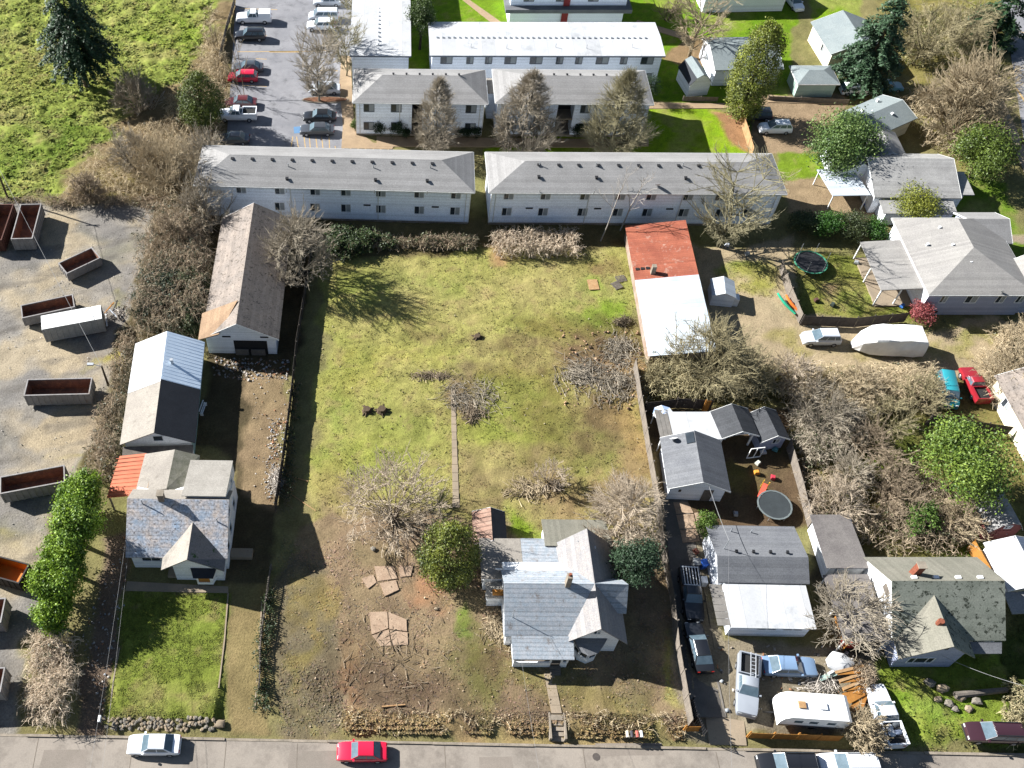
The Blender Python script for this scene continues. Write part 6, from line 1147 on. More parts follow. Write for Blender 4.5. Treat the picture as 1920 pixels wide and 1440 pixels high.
# covered trailer
p = on(1668,668); o = T('covered_trailer', 'long trailer under a white fabric cover on the gravel drive', 'trailer', (p.x, p.y + 1.1, p.z), R(-3)); L = 7.4
rings = []; r = np.random.default_rng(9)
for k, (x, h0, w_) in enumerate(((-4.2, .9, .35), (-3.5, 1.9, .9), (-2.4, 2.75, 1.25), (-1.2, 2.95, 1.35), (0, 2.85, 1.35), (1.2, 2.95, 1.35), (2.4, 2.85, 1.35), (3.2, 2.75, 1.3), (3.55, 2.3, 1.25))):
    j = r.normal(0, .05, 12); rings.append([(x, -w_ * 1.02 + j[0], .35 + abs(j[1])), (x, -w_ - .03 + j[2], h0 * .55), (x, -w_ + j[3], h0 * .92), (x, -w_ * .93, h0 + j[4]), (x, -w_ * .35, h0 + .03 + j[5] * 1.6), (x, w_ * .35, h0 + .03 + j[6] * 1.6), (x, w_ * .93, h0 + j[7]), (x, w_ + j[8], h0 * .92), (x, w_ + .03, h0 * .55), (x, w_ * 1.02, .35)])
b = MB(); b.loft(rings); b.ob('cover', mat('cover_fabric', (.70,.69,.66), (.60,.59,.57), .8, .8, .5, 2.5, fine=.05), o)
for x in (-.5, .5):
    for sy in (-1, 1): q = MB(); q.tube((x, sy * 1.05 - .1, .34), (x, sy * 1.05 + .1, .34), .34, .34, 12); q.ob('wheel', m_tyre, o)
# ================================================================= skips in the gravel yard
m_skip = mat('skip_paint_pale', A(190,186,184), A(160,154,150), 1.0, .7, .15, 8, wear=((.16,.10,.07), 1.6, .58, .72)); m_skin = mat('skip_rust', A(176,126,102), A(126,98,86), .9, .9, .3, 8, wear=(A(206,150,110), 1.5, .5, .7)); m_skor = mat('skip_orange', A(240,150,40), A(226,132,30), 1, .6); m_cont = mat('container_pale', A(196,196,194), A(176,178,178), .8, .7, .1, 8, wear=((.3,.24,.18), .8, .62, .78))
def skip(label, c4, h, inner=None, outer=None, closed=False, name='skip', dirt=None):
    P = [at(*q, h) for q in c4]; c = sum(P, Vector()) / 4; d = (P[1] - P[0]) + (P[2] - P[3]); rz = math.atan2(d.y, d.x); L = d.length / 2; W = ((P[3] - P[0]).length + (P[2] - P[1]).length) / 2
    o = T(name, label, 'container' if closed else 'skip', (c.x, c.y, 0), rz, None if closed else 'open skips in the gravel yard'); outer = outer or m_skip; t = .07; a, b = L / 2, W / 2
    if W > L: pass
    for x0, x1, y0, y1 in ((-a, a, -b, -b + t), (-a, a, b - t, b), (-a, -a + t, -b + t, b - t), (a - t, a, -b + t, b - t)): q = MB(); q.box(x0, x1, y0, y1, .25, h - .05); q.ob('side_wall', outer, o)
    if closed:
        q = MB(); q.box(-a - .01, a + .01, -b - .01, b + .01, h - .048, h); q.ob('roof', mat('container_roof', (.72,.72,.70), (.6,.6,.58), .7, .6, wear=((.3,.27,.2), .6, .62, .75)), o)
    else:
        q = MB(); q.box(-a + t, a - t, -b + t, b - t, .25, .36); q.ob('floor', inner or m_skin, o)
        for x0, x1, y0, y1 in ((-a + t, a - t, -b + t, -b + t + .015), (-a + t, a - t, b - t - .015, b - t), (-a + t, -a + t + .015, -b + t + .015, b - t - .015), (a - t - .015, a - t, -b + t + .015, b - t - .015)): q = MB(); q.box(x0, x1, y0, y1, .36, h - .1); q.ob('inner_lining', inner or m_skin, o)
        for x0, x1, y0, y1 in ((-a - .04, a + .04, -b - .04, -b + .09), (-a - .04, a + .04, b - .09, b + .04), (-a - .04, -a + .09, -b + .09, b - .09), (a - .09, a + .04, -b + .09, b - .09)): q = MB(); q.box(x0, x1, y0, y1, h - .05, h + .06); q.ob('rim', outer, o)
    n = max(4, int(L / .62)); rm = MB(); rm.box(-.05, .05, -.07, 0, .27, h - .12); rme = rm.mesh('rib', outer)
    for i in range(n + 1):
        x = -a + .06 + (L - .12) * i / n
        link('rib', rme, o, (x, -b, 0)); link('rib', rme, o, (x, b, 0), (0, 0, math.pi))
    n = max(3, int(W / .62))
    for i in range(n + 1):
        y = -b + .06 + (W - .12) * i / n
        link('rib', rme, o, (-a, y, 0), (0, 0, -math.pi / 2)); link('rib', rme, o, (a, y, 0), (0, 0, math.pi / 2))
    for y in (-.45, .45): q = MB(); q.box(-a + .1, a - .1, y - .06, y + .06, 0.02, .25); q.ob('skid_rail', m_under, o)
    return o
skip('ribbed skip beside the workshop hedge', [(47,742),(168,739),(172,709),(50,712)], 2.0)
skip('skip beside the top of the laurel hedge', [(1,926),(118,904),(124,872),(0,895)], 2.0)
skip('low skip tucked behind the pale closed container', [(43,597),(141,575),(135,553),(38,573)], 1.6)
skip('smallest skip, standing askew with a long shadow', [(130,511),(190,482),(170,466),(105,496)], 1.5)
skip('tall pale skip at the top of the yard', [(28,448),(64,447),(74,383),(32,384)], 2.1)
skip('rust coloured skip cut by the edge at the top of the yard', [(-24,450),(8,450),(20,384),(-14,384)], 2.1, outer=mat('skip_brown', A(120,74,60), A(96,60,50), 1, .8))
skip('skip with bright orange inside by the laurel hedge', [(-30,1076),(36,1094),(54,1058),(-14,1040)], 1.9, inner=m_skor, outer=mat('skip_dark', A(70,62,58), A(52,46,44), 1, .7))
skip('skip cut by the picture edge just below the orange one', [(-100,1172),(3,1167),(9,1122),(-90,1126)], 2.2)
skip('lowest skip, cut by the picture edge near the street', [(-104,1302),(2,1297),(8,1252),(-94,1256)], 2.2)
skip('pale closed container with a flat roof in the yard', [(80,617),(192,597),(187,572),(75,593)], 2.5, outer=m_cont, closed=True, name='storage_container')
# ================================================================= fences, street furniture, small things
m_fgrey = mat('fence_grey', A(168,156,142), A(140,130,120), 1.2, .9, .3, 10, lines=('x', .15, .1, .6)); m_fdark = mat('fence_dark', A(110,100,92), A(86,80,76), 1.2, .9, .3, 10, lines=('x', .15, .1, .6)); m_fced = mat('fence_cedar', A(216,152,72), A(196,132,58), 1.2, .85, .2, 10, lines=('x', .15, .1, .65))
def fence(label, px, h, m, pm=None, pick=False, name='board_fence', step=2.4):
    P = [on(*q) for q in px]; o = T(name, label, 'fence', (P[0].x, P[0].y, 0)); base = Vector((P[0].x, P[0].y, 0))
    for a, b in zip(P[:-1], P[1:]):
        d = b - a; n = max(1, round(d.length / step)); rz = math.atan2(d.y, d.x)
        for i in range(n):
            s = a + d * (i / n); l = d.length / n; hh = h * random.uniform(.96, 1.03); q = MB()
            if pick:
                k = .08
                while k < l: q.box(k, k + .1, -.02, .02, .05, hh * random.uniform(.8, 1.05)); k += .19
                q.box(0, l, .021, .06, hh * .25, hh * .25 + .08); q.box(0, l, .021, .06, hh * .8, hh * .8 + .08)
            else:
                k = .03
                while k < l - .05: q.box(k, min(k + .145, l - .02), -.012, .012, .04, hh + random.uniform(-.02, .02)); k += .15
                q.box(.0, l, .0125, .05, hh * .2, hh * .2 + .09); q.box(.0, l, .0125, .05, hh * .85, hh * .85 + .09)
            pnl = q.ob('fence_panel', m, o, loc=s - base, rot=(0, 0, rz + random.uniform(-.01, .01))); pnl['kind'] = 'stuff'
            q = MB(); q.box(-.055, .055, .052, .15, -.1, hh + .08); q.ob('post', pm or m, o, loc=s - base, rot=(0, 0, rz))
    return o
fence('long dark board fence between the debris strip and the cleared lot', [(592,430),(575,540),(556,660),(548,740),(530,880),(517,962)], 1.8, m_fdark)
fence('broken picket fence along the lower drive of the mottled roof house', [(508,1068),(499,1130),(490,1200),(487,1298)], 1.05, m_wood, pick=True, name='picket_fence')
fence('long grey board fence between the cleared lot and the bungalow', [(1187,690),(1198,760),(1213,850),(1229,945),(1240,1040),(1257,1130),(1267,1225),(1290,1362)], 1.75, m_fgrey)
fence('grey board fence beside the trampolines', [(1474,840),(1497,920),(1514,990)], 1.7, m_fgrey)
fence('dark fence behind the white patio roof', [(1207,772),(1265,765),(1332,768)], 1.7, m_fdark)
fence('board fence with the kayaks leaning on it', [(1460,505),(1477,558),(1497,607)], 1.7, m_fgrey)
fence('dark board fence above the silver hatchback', [(1500,610),(1600,614),(1695,604)], 1.7, m_fdark)
fence('short cedar fence at the foot of the long grey fence', [(1281,1372),(1309,1373)], 1.3, m_fced)
fence('low cedar fence in front of the travel trailer', [(1400,1384),(1490,1387),(1572,1390)], 1.4, m_fced)
fence('narrow cedar fence below the white barked tree', [(1556,1165),(1568,1190),(1578,1222)], 1.6, m_fced)
fence('cedar fence beside the moss roofed house', [(1812,1028),(1842,1082)], 1.7, m_fced)
fence('cedar fence below the red shed', [(1845,1042),(1885,1046),(1930,1050)], 1.6, m_fced)
fence('pale fence beside the apartment lawn', [(1386,226),(1396,256),(1408,296)], 1.7, m_lum)
fence('dark board fence beyond the teal van', [(1735,798),(1800,806),(1886,818)], 1.8, m_fdark)
fence('grey wire and board fence at the meadow bank', [(440,10),(425,60),(412,115)], 1.2, m_fgrey)
fence('open slatted gate fence at the foot of the narrow drive', [(1292,1318),(1300,1352),(1312,1384)], 1.6, m_blk, pick=True, name='slatted_gate')
fence('low fence by the small blue shed', [(1280,190),(1345,191)], .8, m_fgrey)
fence('cedar gate behind the white patio roof', [(1316,772),(1326,772)], 2.0, m_fced)
fence('low fence before the green grey outbuilding', [(1440,188),(1590,194)], .7, m_fgrey)
# --- steps, slabs
p = on(1044,1340); st_ = T('garden_steps', 'concrete steps cut through the street bank', 'steps', (p.x, p.y, 0), R(-2))
for i in range(5): q = MB(); q.box(-.55, .55, -2.15 + i * .42, -1.74 + i * .42 + .06, ZS - .2, ZS + .14 * (i + 1)); q.ob('step', m_curb, st_)
for s in (-1, 1): q = MB(); q.box(s * .66 - .09, s * .66 + .09, -2.1, .2, ZS - .2, .02); q.ob('side_wall', m_curb, st_)
wk = bpy.data.objects.new('path', None); COL.objects.link(wk); tag(wk, kind='structure')
a, b = at(1029,1262), at(1044,1338)
for i in range(5): s = a.lerp(b, i / 5); e = a.lerp(b, (i + .97) / 5); q = MB(); q.slab([(s.x - .45, s.y, .03), (e.x - .45, e.y, .03), (e.x + .45, e.y, .03), (s.x + .45, s.y, .03)], .1); q.ob('slab', m_conc, wk)
pth = bpy.data.objects.new('path', None); COL.objects.link(pth); tag(pth, kind='structure')
a, b = at(849,725), at(855,952)
for i in range(15):
    s = a.lerp(b, i / 15); e = a.lerp(b, (i + .96) / 15); w_ = .22 + .14 * (i / 15) + random.uniform(-.03, .03); q = MB(); q.slab([(s.x - w_, s.y, .05), (e.x - w_, e.y, .05), (e.x + w_, e.y, .05), (s.x + w_, s.y, .05)], .12); q.ob('slab', m_conc, pth)
m_slab = mat('slab_pinkish', A(212,184,156), A(190,160,134), 1.0, .9, .2, 9, wear=(A(140,118,96), 1.6, .55, .7))
def padp(px_list, z=.06):
    pd = bpy.data.objects.new('concrete_pad', None); COL.objects.link(pd); tag(pd, kind='structure')
    for k, pl in enumerate(px_list): q = MB(); q.slab([(v.x, v.y, z + .012 * (k % 3)) for v in (at(*s) for s in pl)], .14); q.ob('slab', m_slab, pd)
padp([[(692,1148),(726,1147),(728,1178),(697,1190)],[(728,1148),(762,1162),(763,1184),(730,1180)],[(698,1192),(729,1181),(733,1211),(714,1212)],[(731,1182),(764,1186),(765,1209),(735,1211)]])
padp([[(678,1085),(700,1078),(706,1092),(690,1104)],[(702,1062),(738,1062),(745,1085),(708,1090)],[(712,1094),(742,1088),(748,1106),(722,1118)],[(748,1064),(775,1060),(770,1080),(750,1082)]], .05)
padp([[(1262,942),(1290,942),(1300,962),(1268,964)],[(1268,966),(1300,964),(1306,990),(1274,992)],[(1275,994),(1306,992),(1312,1015),(1280,1018)],[(1302,962),(1322,960),(1330,985),(1308,988)]], .05)
# --- stones
def stone(r, s, name='stone'):
    ph = r.random(3) * 6; b = MB(); rings = []
    for k, (q, z) in enumerate(((.55, 0), (1, .25), (.95, .6), (.5, .85))): rings.append([(q * s * (1 + .22 * math.sin(3 * a + ph[0] + k)) * math.cos(a), q * s * .8 * (1 + .22 * math.cos(2 * a + ph[1] + k)) * math.sin(a), z * s) for a in (i * math.pi * 2 / 7 for i in range(7))])
    b.loft(rings); return b
r = np.random.default_rng(5); m_stone = mat('stone_grey', A(170,162,148), A(128,120,108), 2, .9, .3, 8); m_stone2 = mat('stone_tan', A(198,178,150), A(150,134,112), 2, .9, .3, 8)
sm = [stone(r, .22).mesh('stone', m_stone if i % 2 else m_stone2) for i in range(8)]
wl = T('rock_wall', 'loose rock retaining wall under the front lawn', 'wall', on(195,1368))
for i in range(120):
    px = r.uniform(196, 402); py = r.uniform(1346, 1369); v = on(px, py) - wl.location; link('stone', sm[i % 8], wl, v + Vector((0, 0, -.05)), (r.uniform(-.4, .4), r.uniform(-.4, .4), r.uniform(0, 6)))
p = on(413,1359); tag(stone(r, .55).ob('boulder', m_stone2, loc=p, smooth=True), 'pale boulder at the street end of the front lawn', 'boulder')
for i, (px, py, s, lab) in enumerate([(1742,1282,.5,'boulder at the top of the rubble heap'),(1765,1292,.6,'largest pale block beside the rubble heap'),(1778,1320,.45,'flat stone in the middle of the rubble heap'),(1800,1308,.5,'pale stone under the log'),(1830,1316,.5,'stone at the far end of the rubble heap'),(1758,1312,.4,'small stone low in the rubble heap'),(1790,1330,.35,'lowest stone of the rubble heap'),(1815,1330,.4,'stone beside the grass under the log'),(700,1030,.3,'pale broken block on the bare earth'),(818,1142,.22,'small stone on the bare earth by the cottage')]):
    tag(stone(r, s).ob('boulder', m_stone2 if i % 2 else m_stone, loc=on(px, py)), lab, 'stone', 'stones of the rubble heap' if i < 8 else None)
def log(label, a, b, rad, m=None, z=0., name='log', cat='log'):
    A_, B_ = on(*a), on(*b); q = MB(); d = B_ - A_; q.tube((0, 0, rad + z), (d.x, d.y, d.z + rad + z), rad, rad * .8, 9); return tag(q.ob(name, m or m_wood, loc=A_), label, cat)
log('long weathered log above the rubble heap', (1788,1306), (1884,1296), .32); log('pale plank lying on the bare bank', (716,1326), (760,1322), .09, m_lum); log('fallen branch beside the board fence', (532,890), (578,903), .06, m_lum); log('second fallen branch beside the board fence', (535,920), (592,958), .05, m_lum)
# --- brush heaps
def heap(name, label, c, rx, ry, n, h, seed, bark='brown', cat='brush heap'):
    r = np.random.default_rng(seed); p = on(*c); o = T(name, label, cat, p); K = 7; ca = r.uniform(0, 6.28, K); cq = np.sqrt(r.random(K)) * .75; kc = r.integers(0, K, n); cs = r.uniform(.18, .42, K)[kc]; g1, g2 = r.normal(0, 1, (2, n))
    X = (np.cos(ca) * cq)[kc] * rx + g1 * cs * rx; Y = (np.sin(ca) * cq)[kc] * ry + g2 * cs * ry; Z = h * np.exp(-(g1 ** 2 + g2 ** 2)) * r.random(n) * 1.2; ha = r.uniform(0, 3.14, K)[kc]; th_ = ha + r.normal(0, .7, n); L = r.uniform(.3, 1.5, n)
    D = np.stack([np.cos(th_), np.sin(th_), r.normal(.05, .18, n)], -1); C0 = np.stack([X, Y, Z + .08], -1); P0, P1 = C0 - D * L[:, None] * .5, C0 + D * L[:, None] * .5; P0[:, 2] = np.maximum(P0[:, 2], .02); P1[:, 2] = np.maximum(P1[:, 2], .02)
    b0, b1 = BARK[bark]; k = r.random((n, 1)); C = np.clip((np.array(b0) * (1 - k) + np.array(b1) * k) * r.uniform(.45, 1.3, (n, 1)), .01, .8)
    s = link('branches', seg_mesh('branches', P0, P1, r.uniform(.012, .05, n), np.full(n, .012), C, m_twig, 4), o); s['kind'] = 'stuff'; return o
heap('brush_heap', 'largest heap of cut branches on the cleared lot by the tin shed', (1120,710), 4.6, 3.6, 1100, .5, 1, 'grey'); heap('brush_heap', 'reddish heap of cut branches against the tin shed', (1160,660), 2.6, 2.6, 450, .5, 2, 'grey'); heap('brush_heap', 'small dark heap of stumps beside the tin shed wall', (1168,606), 1.2, .9, 160, .6, 3, 'dark')
heap('brush_heap', 'heap of cut branches at the top of the concrete strip', (880,742), 2.6, 2.4, 420, .4, 4, 'grey'); heap('brush_heap', 'thin row of cut branches across the middle of the cleared lot', (820,706), 2.6, .7, 180, .35, 5, 'brown'); heap('brush_heap', 'rusty heap of twigs beside the concrete strip', (888,775), 1.3, 1.3, 220, .5, 6, 'brown')
heap('brush_heap', 'dead weed heap in front of the small pale stump', (985,915), 2.4, 1.3, 260, .3, 7, 'tan'); heap('brush_heap', 'pale dead branches on the debris by the board fence', (520,905), .8, 2.0, 220, .4, 8, 'white'); heap('brush_heap', 'heap of dead grass at the corner of the cottage', (930,1170), 1.6, 2.0, 260, .4, 9, 'tan'); heap('brush_heap', 'scattered twigs on the bare front of the lot', (720,1255), 5.5, 4.5, 130, .05, 10, 'brown')
def stump(label, px, py, rad, h, seed):
    r = np.random.default_rng(seed); o = T('stump', label, 'stump', on(px, py)); q = MB(); rings = []
    for z, f in ((0, 1.25), (h * .4, 1.0), (h, .85)): rings.append([(rad * f * (1 + .15 * math.sin(4 * a + z)) * math.cos(a), rad * f * math.sin(a), z) for a in (i * math.pi / 5 for i in range(10))])
    q.loft(rings); q.ob('wood', mat('stump_wood', A(120,100,78), A(84,70,56), 2, .9, .3, 8), o)
    for i in range(6):
        a = i * 1.05 + r.random(); q = MB(); q.tube((rad * .8 * math.cos(a), rad * .8 * math.sin(a), .12), (rad * 2 * math.cos(a), rad * 2 * math.sin(a), .0), .1, .04, 5); q.ob('root', MATS['stump_wood'], o)
stump('pale root stump on the upper grass of the cleared lot', 688,770,.45,.4,1); stump('dark mossy stump on the upper grass of the cleared lot', 716,770,.5,.45,2); stump('small dark stump in the middle of the grass', 895,632,.4,.3,3); stump('split dark stump under the small pale shrub', 1040,910,.5,.4,4)
# --- pallets and boards
def pallet(label, px, py, deg):
    o = T('pallet', label, 'pallet', on(px, py, .02), R(deg), 'pallets by the tin shed')
    for i in range(7): q = MB(); q.box(-.6, .6, -.5 + i * .155, -.41 + i * .155, .1, .125); q.ob('slat', m_wood, o)
    for x in (-.58, 0, .5): q = MB(); q.box(x, x + .08, -.5, .52, 0, .1); q.ob('runner', m_wood, o)
pallet('pallet nearest the tin shed wall', 1164, 524, 15); pallet('pallet lying lower beside the plywood sheet', 1156, 536, 118)
q = MB(); q.box(-.62, .62, -.85, .85, 0, .04); tag(q.ob('plywood_sheet', m_lum, loc=on(1112, 534, .03), rot=(0, 0, R(3))), 'square plywood sheet lying on the grass', 'board')
PL = 'lumber pile behind the travel trailer'
for i, (px, py, deg, l, w_, m, lab) in enumerate([(1586,1262,14,3.0,.13,m_lum,'topmost plank of the lumber pile'),(1590,1268,6,2.8,.13,m_cedar,'orange plank second from the top of the lumber pile'),(1592,1275,18,2.9,.13,m_lum,'pale plank third from the top of the lumber pile'),(1594,1281,8,2.7,.14,m_cedar,'orange plank in the middle of the lumber pile'),(1598,1287,22,2.8,.13,m_lum,'pale plank in the middle of the lumber pile'),(1600,1294,10,2.6,.14,m_cedar,'orange plank below the middle of the lumber pile'),(1602,1303,26,2.6,.5,m_cedar,'broad board low on the lumber pile'),(1606,1322,56,2.2,.5,m_cedar,'lowest leaning board of the lumber pile'),(1574,1252,28,3.2,.11,m_wf,'white pipe laid across the top of the lumber pile'),(1560,1266,20,3.0,.2,m_mint,'mint green board beside the lumber pile'),(1548,1276,-12,1.8,.25,m_wood,'grey board at the foot of the lumber pile')]):
    q = MB(); q.box(-l/2, l/2, -w_, w_, 0, .07); tag(q.ob('plank', m, loc=on(px, py, .15 + .075 * max(0, 10 - i)), rot=(0, R(5), R(deg))), lab, 'plank', PL)
heap('scrap_heap', 'heap of mixed scrap between the steel blue sedan and the travel trailer', (1535,1284), 1.6, .9, 170, .6, 32, 'white', 'scrap heap')
q = stone(np.random.default_rng(3), 1.25); tag(q.ob('tarp_heap', m_wroof, loc=on(1570,1248), smooth=True), 'white tarp over a heap beside the cedar fence', 'tarp')
# --- ladder on the silver grey pickup, rack and load
p = on(1402,1268, 1.62); o = T('ladder', 'aluminium ladder on the silver grey pickup', 'ladder', p, R(76)); m_alu = mat('aluminium', (.62,.64,.66), None, 2, .4, metal=.5)
for y in (-.22, .22): q = MB(); q.box(-1.6, 1.6, y - .03, y + .03, 0, .08); q.ob('rail', m_alu, o)
for i in range(9): q = MB(); q.box(-1.45 + i * .36, -1.40 + i * .36, -.19, .19, .02, .06); q.ob('rung', m_alu, o)
p = on(1289,1092, 1.40); o = T('bed_rack', 'slatted rack over the bed of the black pickup', 'rack', p, R(-94))
for i in range(6): q = MB(); q.box(-1.0, 1.0, -.7 + i * .28, -.64 + i * .28, 0, .05); q.ob('bar', m_alu, o)
for x in (-.95, .95): q = MB(); q.box(x - .04, x + .04, -.8, .8, -.06, -.001); q.ob('cross_bar', m_alu, o)
for i, (px, py) in enumerate([(1656,1374),(1668,1366),(1660,1384),(1672,1382)]):
    tag(stone(np.random.default_rng(20 + i), .38).ob('bag', mat('bag_%d' % i, [(.35,.38,.42),(.08,.09,.1),(.5,.52,.55),(.15,.18,.25)][i], None, 2, .5), loc=on(px, py, 1.15), smooth=True), ['pale sack in the bed of the white pickup','black sack in the bed of the white pickup','white sack at the tailgate of the white pickup','blue sack in the bed of the white pickup'][i], 'sack', 'sacks in the white pickup')
# --- trampolines
def trampoline(label, px, py, rad, ring, matm, net=False):
    o = T('trampoline', label, 'trampoline', on(px, py)); n = 20; q = MB()
    for i in range(n):
        a, b = 2 * math.pi * i / n, 2 * math.pi * (i + 1) / n; q.slab([((rad - .16) * math.cos(a), (rad - .16) * math.sin(a), .82), (rad * math.cos(a), rad * math.sin(a), .82), (rad * math.cos(b), rad * math.sin(b), .82), ((rad - .16) * math.cos(b), (rad - .16) * math.sin(b), .82)], .06)
    q.ob('rim_pad', ring, o); q = MB(); q.disc((0, 0, .77), rad - .17, 20, th=.02); q.ob('mat', matm, o)
    for i in range(6):
        a = i * math.pi / 3; q = MB(); q.tube((rad * .93 * math.cos(a), rad * .93 * math.sin(a), 0), (rad * .93 * math.cos(a), rad * .93 * math.sin(a), 2.4 if net else .77), .03, .03, 6); q.ob('leg', m_steel, o)
m_grn = mat('pad_green', (.05,.22,.13), None, 2, .6)
trampoline('green rimmed trampoline above the kayak fence', 1516, 500, 2.05, m_grn, m_blk, True); trampoline('grey trampoline at the end of the back garden', 1448, 954, 1.75, mat('pad_grey', (.13,.15,.15), None, 2, .6), mat('mat_slate', (.025,.03,.032), (.035,.042,.045), .8, .7), False)
# --- kayaks
def kayak(label, px, py, deg, c, L=3.2, w_=.36):
    q = MB(); rings = []
    for i in range(9):
        t = -1 + 2 * i / 8; ww = max(.03, w_ * (1 - abs(t) ** 2.2)); rings.append([(L/2 * t, ww * math.cos(a), .22 + .2 * math.sin(a) * (1 - .4 * abs(t)) + .12 * t * t) for a in (k * math.pi / 4 for k in range(8))])
    q.loft(rings); o = T('kayak', label, 'kayak', on(px, py, .55), R(deg)); h = q.ob('hull', mat('kayak_' + label.split()[0], c, None, 2, .4), o, smooth=True, rot=(R(-50), 0, 0)); q = MB(); q.tube((0, 0, .36), (0, 0, .46), .3, .28, 10); q.ob('cockpit', m_blk, h); return o
kayak('green kayak leaning on the board fence', 1467, 578, -70, (.02,.34,.20), 3.6, .55); kayak('orange kayak leaning on the board fence', 1479, 578, -72, (.75,.17,.03), 2.9, .5)
# --- bins, mailbox, bench, odds and ends
def wbin(label, px, py, c, deg=0, h=1.0):
    o = T('bin', label, 'bin', on(px, py), R(deg)); q = MB(); q.loft([[(-.24, -.24, .05), (.24, -.24, .05), (.24, .24, .05), (-.24, .24, .05)], [(-.3, -.33, h), (.3, -.33, h), (.3, .33, h), (-.3, .33, h)]]); mm = mat('bin_' + label.split()[0], c, None, 2, .5); q.ob('body', mm, o); q = MB(); q.slab([(-.33, -.38, h + .05), (.33, -.38, h + .05), (.33, .36, h + .09), (-.33, .36, h + .09)], .05); q.ob('lid', mm, o)
wbin('blue bin beside the bungalow', 1316, 1064, (.03,.12,.5), 10); wbin('black bin at the corner of the garage', 1262, 812, (.03,.03,.035)); wbin('grey bin beside the long drive', 1302, 1062, (.2,.21,.22)); wbin('yellow bin by the carport of the many winged house', 1582, 336, (.6,.42,.03))
p = on(192,1356); o = T('mailbox', 'white mailbox by the rock wall', 'mailbox', p); q = MB(); q.box(-.05, .05, -.05, .05, 0, 1.05); q.ob('post', m_wood, o); q = MB(); q.ext([(-.13, -.28, 1.05), (.13, -.28, 1.05), (.13, -.28, 1.2), (.07, -.28, 1.28), (-.07, -.28, 1.28), (-.13, -.28, 1.2)], (0, .56, 0)); q.ob('box', m_wf, o)
MBG = 'mailboxes on the street bank'
for i, (px, c, lab) in enumerate([(1172,(.55,.5,.4),'tan mailbox in the row on the bank'),(1180,(.05,.05,.06),'black mailbox in the row on the bank'),(1190,(.4,.1,.08),'red mailbox in the row on the bank'),(1198,(.6,.62,.64),'silver mailbox in the row on the bank')]):
    o = T('mailbox', lab, 'mailbox', on(px,1384), 0, MBG); q = MB(); q.box(-.05, .05, -.05, .05, 0, .95); q.ob('post', m_wood, o); q = MB(); q.ext([(-.12, -.27, .95), (.12, -.27, .95), (.12, -.27, 1.12), (.06, -.27, 1.2), (-.06, -.27, 1.2), (-.12, -.27, 1.12)], (0, .54, 0)); q.ob('box', mat('mailbox_%d' % i, c, None, 2, .5), o)
p = on(384,770); o = T('bench', 'white bench frame along the mint wall of the workshop', 'bench', p, R(80)); 
for z, y in ((.45, 0), (.45, .18), (.8, .3)): q = MB(); q.box(-.8, .8, y - .06, y + .06, z, z + .05); q.ob('slat', m_wf, o)
for x in (-.7, .7): q = MB(); q.box(x - .04, x + .04, -.06, .3, 0, .449); q.ob('leg', m_wf, o)
for i, (px, py, c, lab) in enumerate([(1418,888,(.75,.32,.05),'orange toy on the dark back garden'),(1420,870,(.7,.7,.6),'pale toy beside the garage'),(1448,897,(.6,.05,.08),'red toy car on the back garden grass'),(1440,838,(.5,.52,.55),'grey chair before the playhouse'),(1452,845,(.1,.3,.34),'teal tub before the playhouse'),(1430,850,(.6,.62,.66),'white crate before the playhouse'),(1690,576,(.04,.16,.5),'blue tarp bundle by the porch'),(1620,384,(.08,.10,.35),'blue tarp bundle beside the many winged house'),(1640,380,(.5,.1,.08),'red tub beside the many winged house'),(1605,495,(.6,.62,.64),'white tub at the edge of the porch roof'),(1530,565,(.12,.06,.05),'brown planter on the paved patch'),(1560,573,(.06,.08,.07),'dark toy cart on the garden grass'),(1378,965,(.3,.32,.35),'grill on the paved strip behind the bungalow'),(1304,1036,(.35,.12,.08),'clay pots beside the bungalow'),(1362,462,(.5,.53,.58),'pale box under the wide bare tree'),(1400,478,(.45,.47,.48),'metal barrel on the drive beyond the tin shed')]):
    o = T('toy' if 'toy' in lab else 'garden_item', lab, 'toy' if 'toy' in lab else 'garden item', on(px, py), R(i * 37)); o.scale = (.75, .75, .75); mm = mat('item_%d' % i, tuple(x * .7 for x in c), None, 2, .5); q = MB(); q.loft([[(-.35, -.25, .08), (.35, -.25, .08), (.35, .25, .08), (-.35, .25, .08)], [(-.4, -.3, .3), (.4, -.3, .3), (.4, .3, .3), (-.4, .3, .3)], [(-.3, -.22, .62), (.15, -.22, .68), (.15, .22, .68), (-.3, .22, .62)]]); q.ob('body', mm, o, smooth=True)
    for x in (-.25, .25): q = MB(); q.tube((x, -.26, .12), (x, .26, .12), .11, .11, 8); q.ob('wheel', m_blk, o)
p = on(1428,922); o = T('slide', 'red and yellow toy slide beside the grey trampoline', 'slide', p, R(60)); q = MB(); q.slab([(-.9, -.25, .15), (.4, -.25, 1.0), (.4, .25, 1.0), (-.9, .25, .15)], .06); q.ob('chute', mat('slide_red', (.65,.10,.06), None, 2, .4), o)
for y in (-.28, .28): q = MB(); q.box(.4, .5, y - .04, y + .04, 0, 1.4); q.ob('ladder_rail', mat('slide_yellow', (.75,.45,.05), None, 2, .4), o)
for k in range(3): q = MB(); q.box(.42, .48, -.24, .24, .25 + k * .3, .31 + k * .3); q.ob('rung', MATS['slide_yellow'], o)
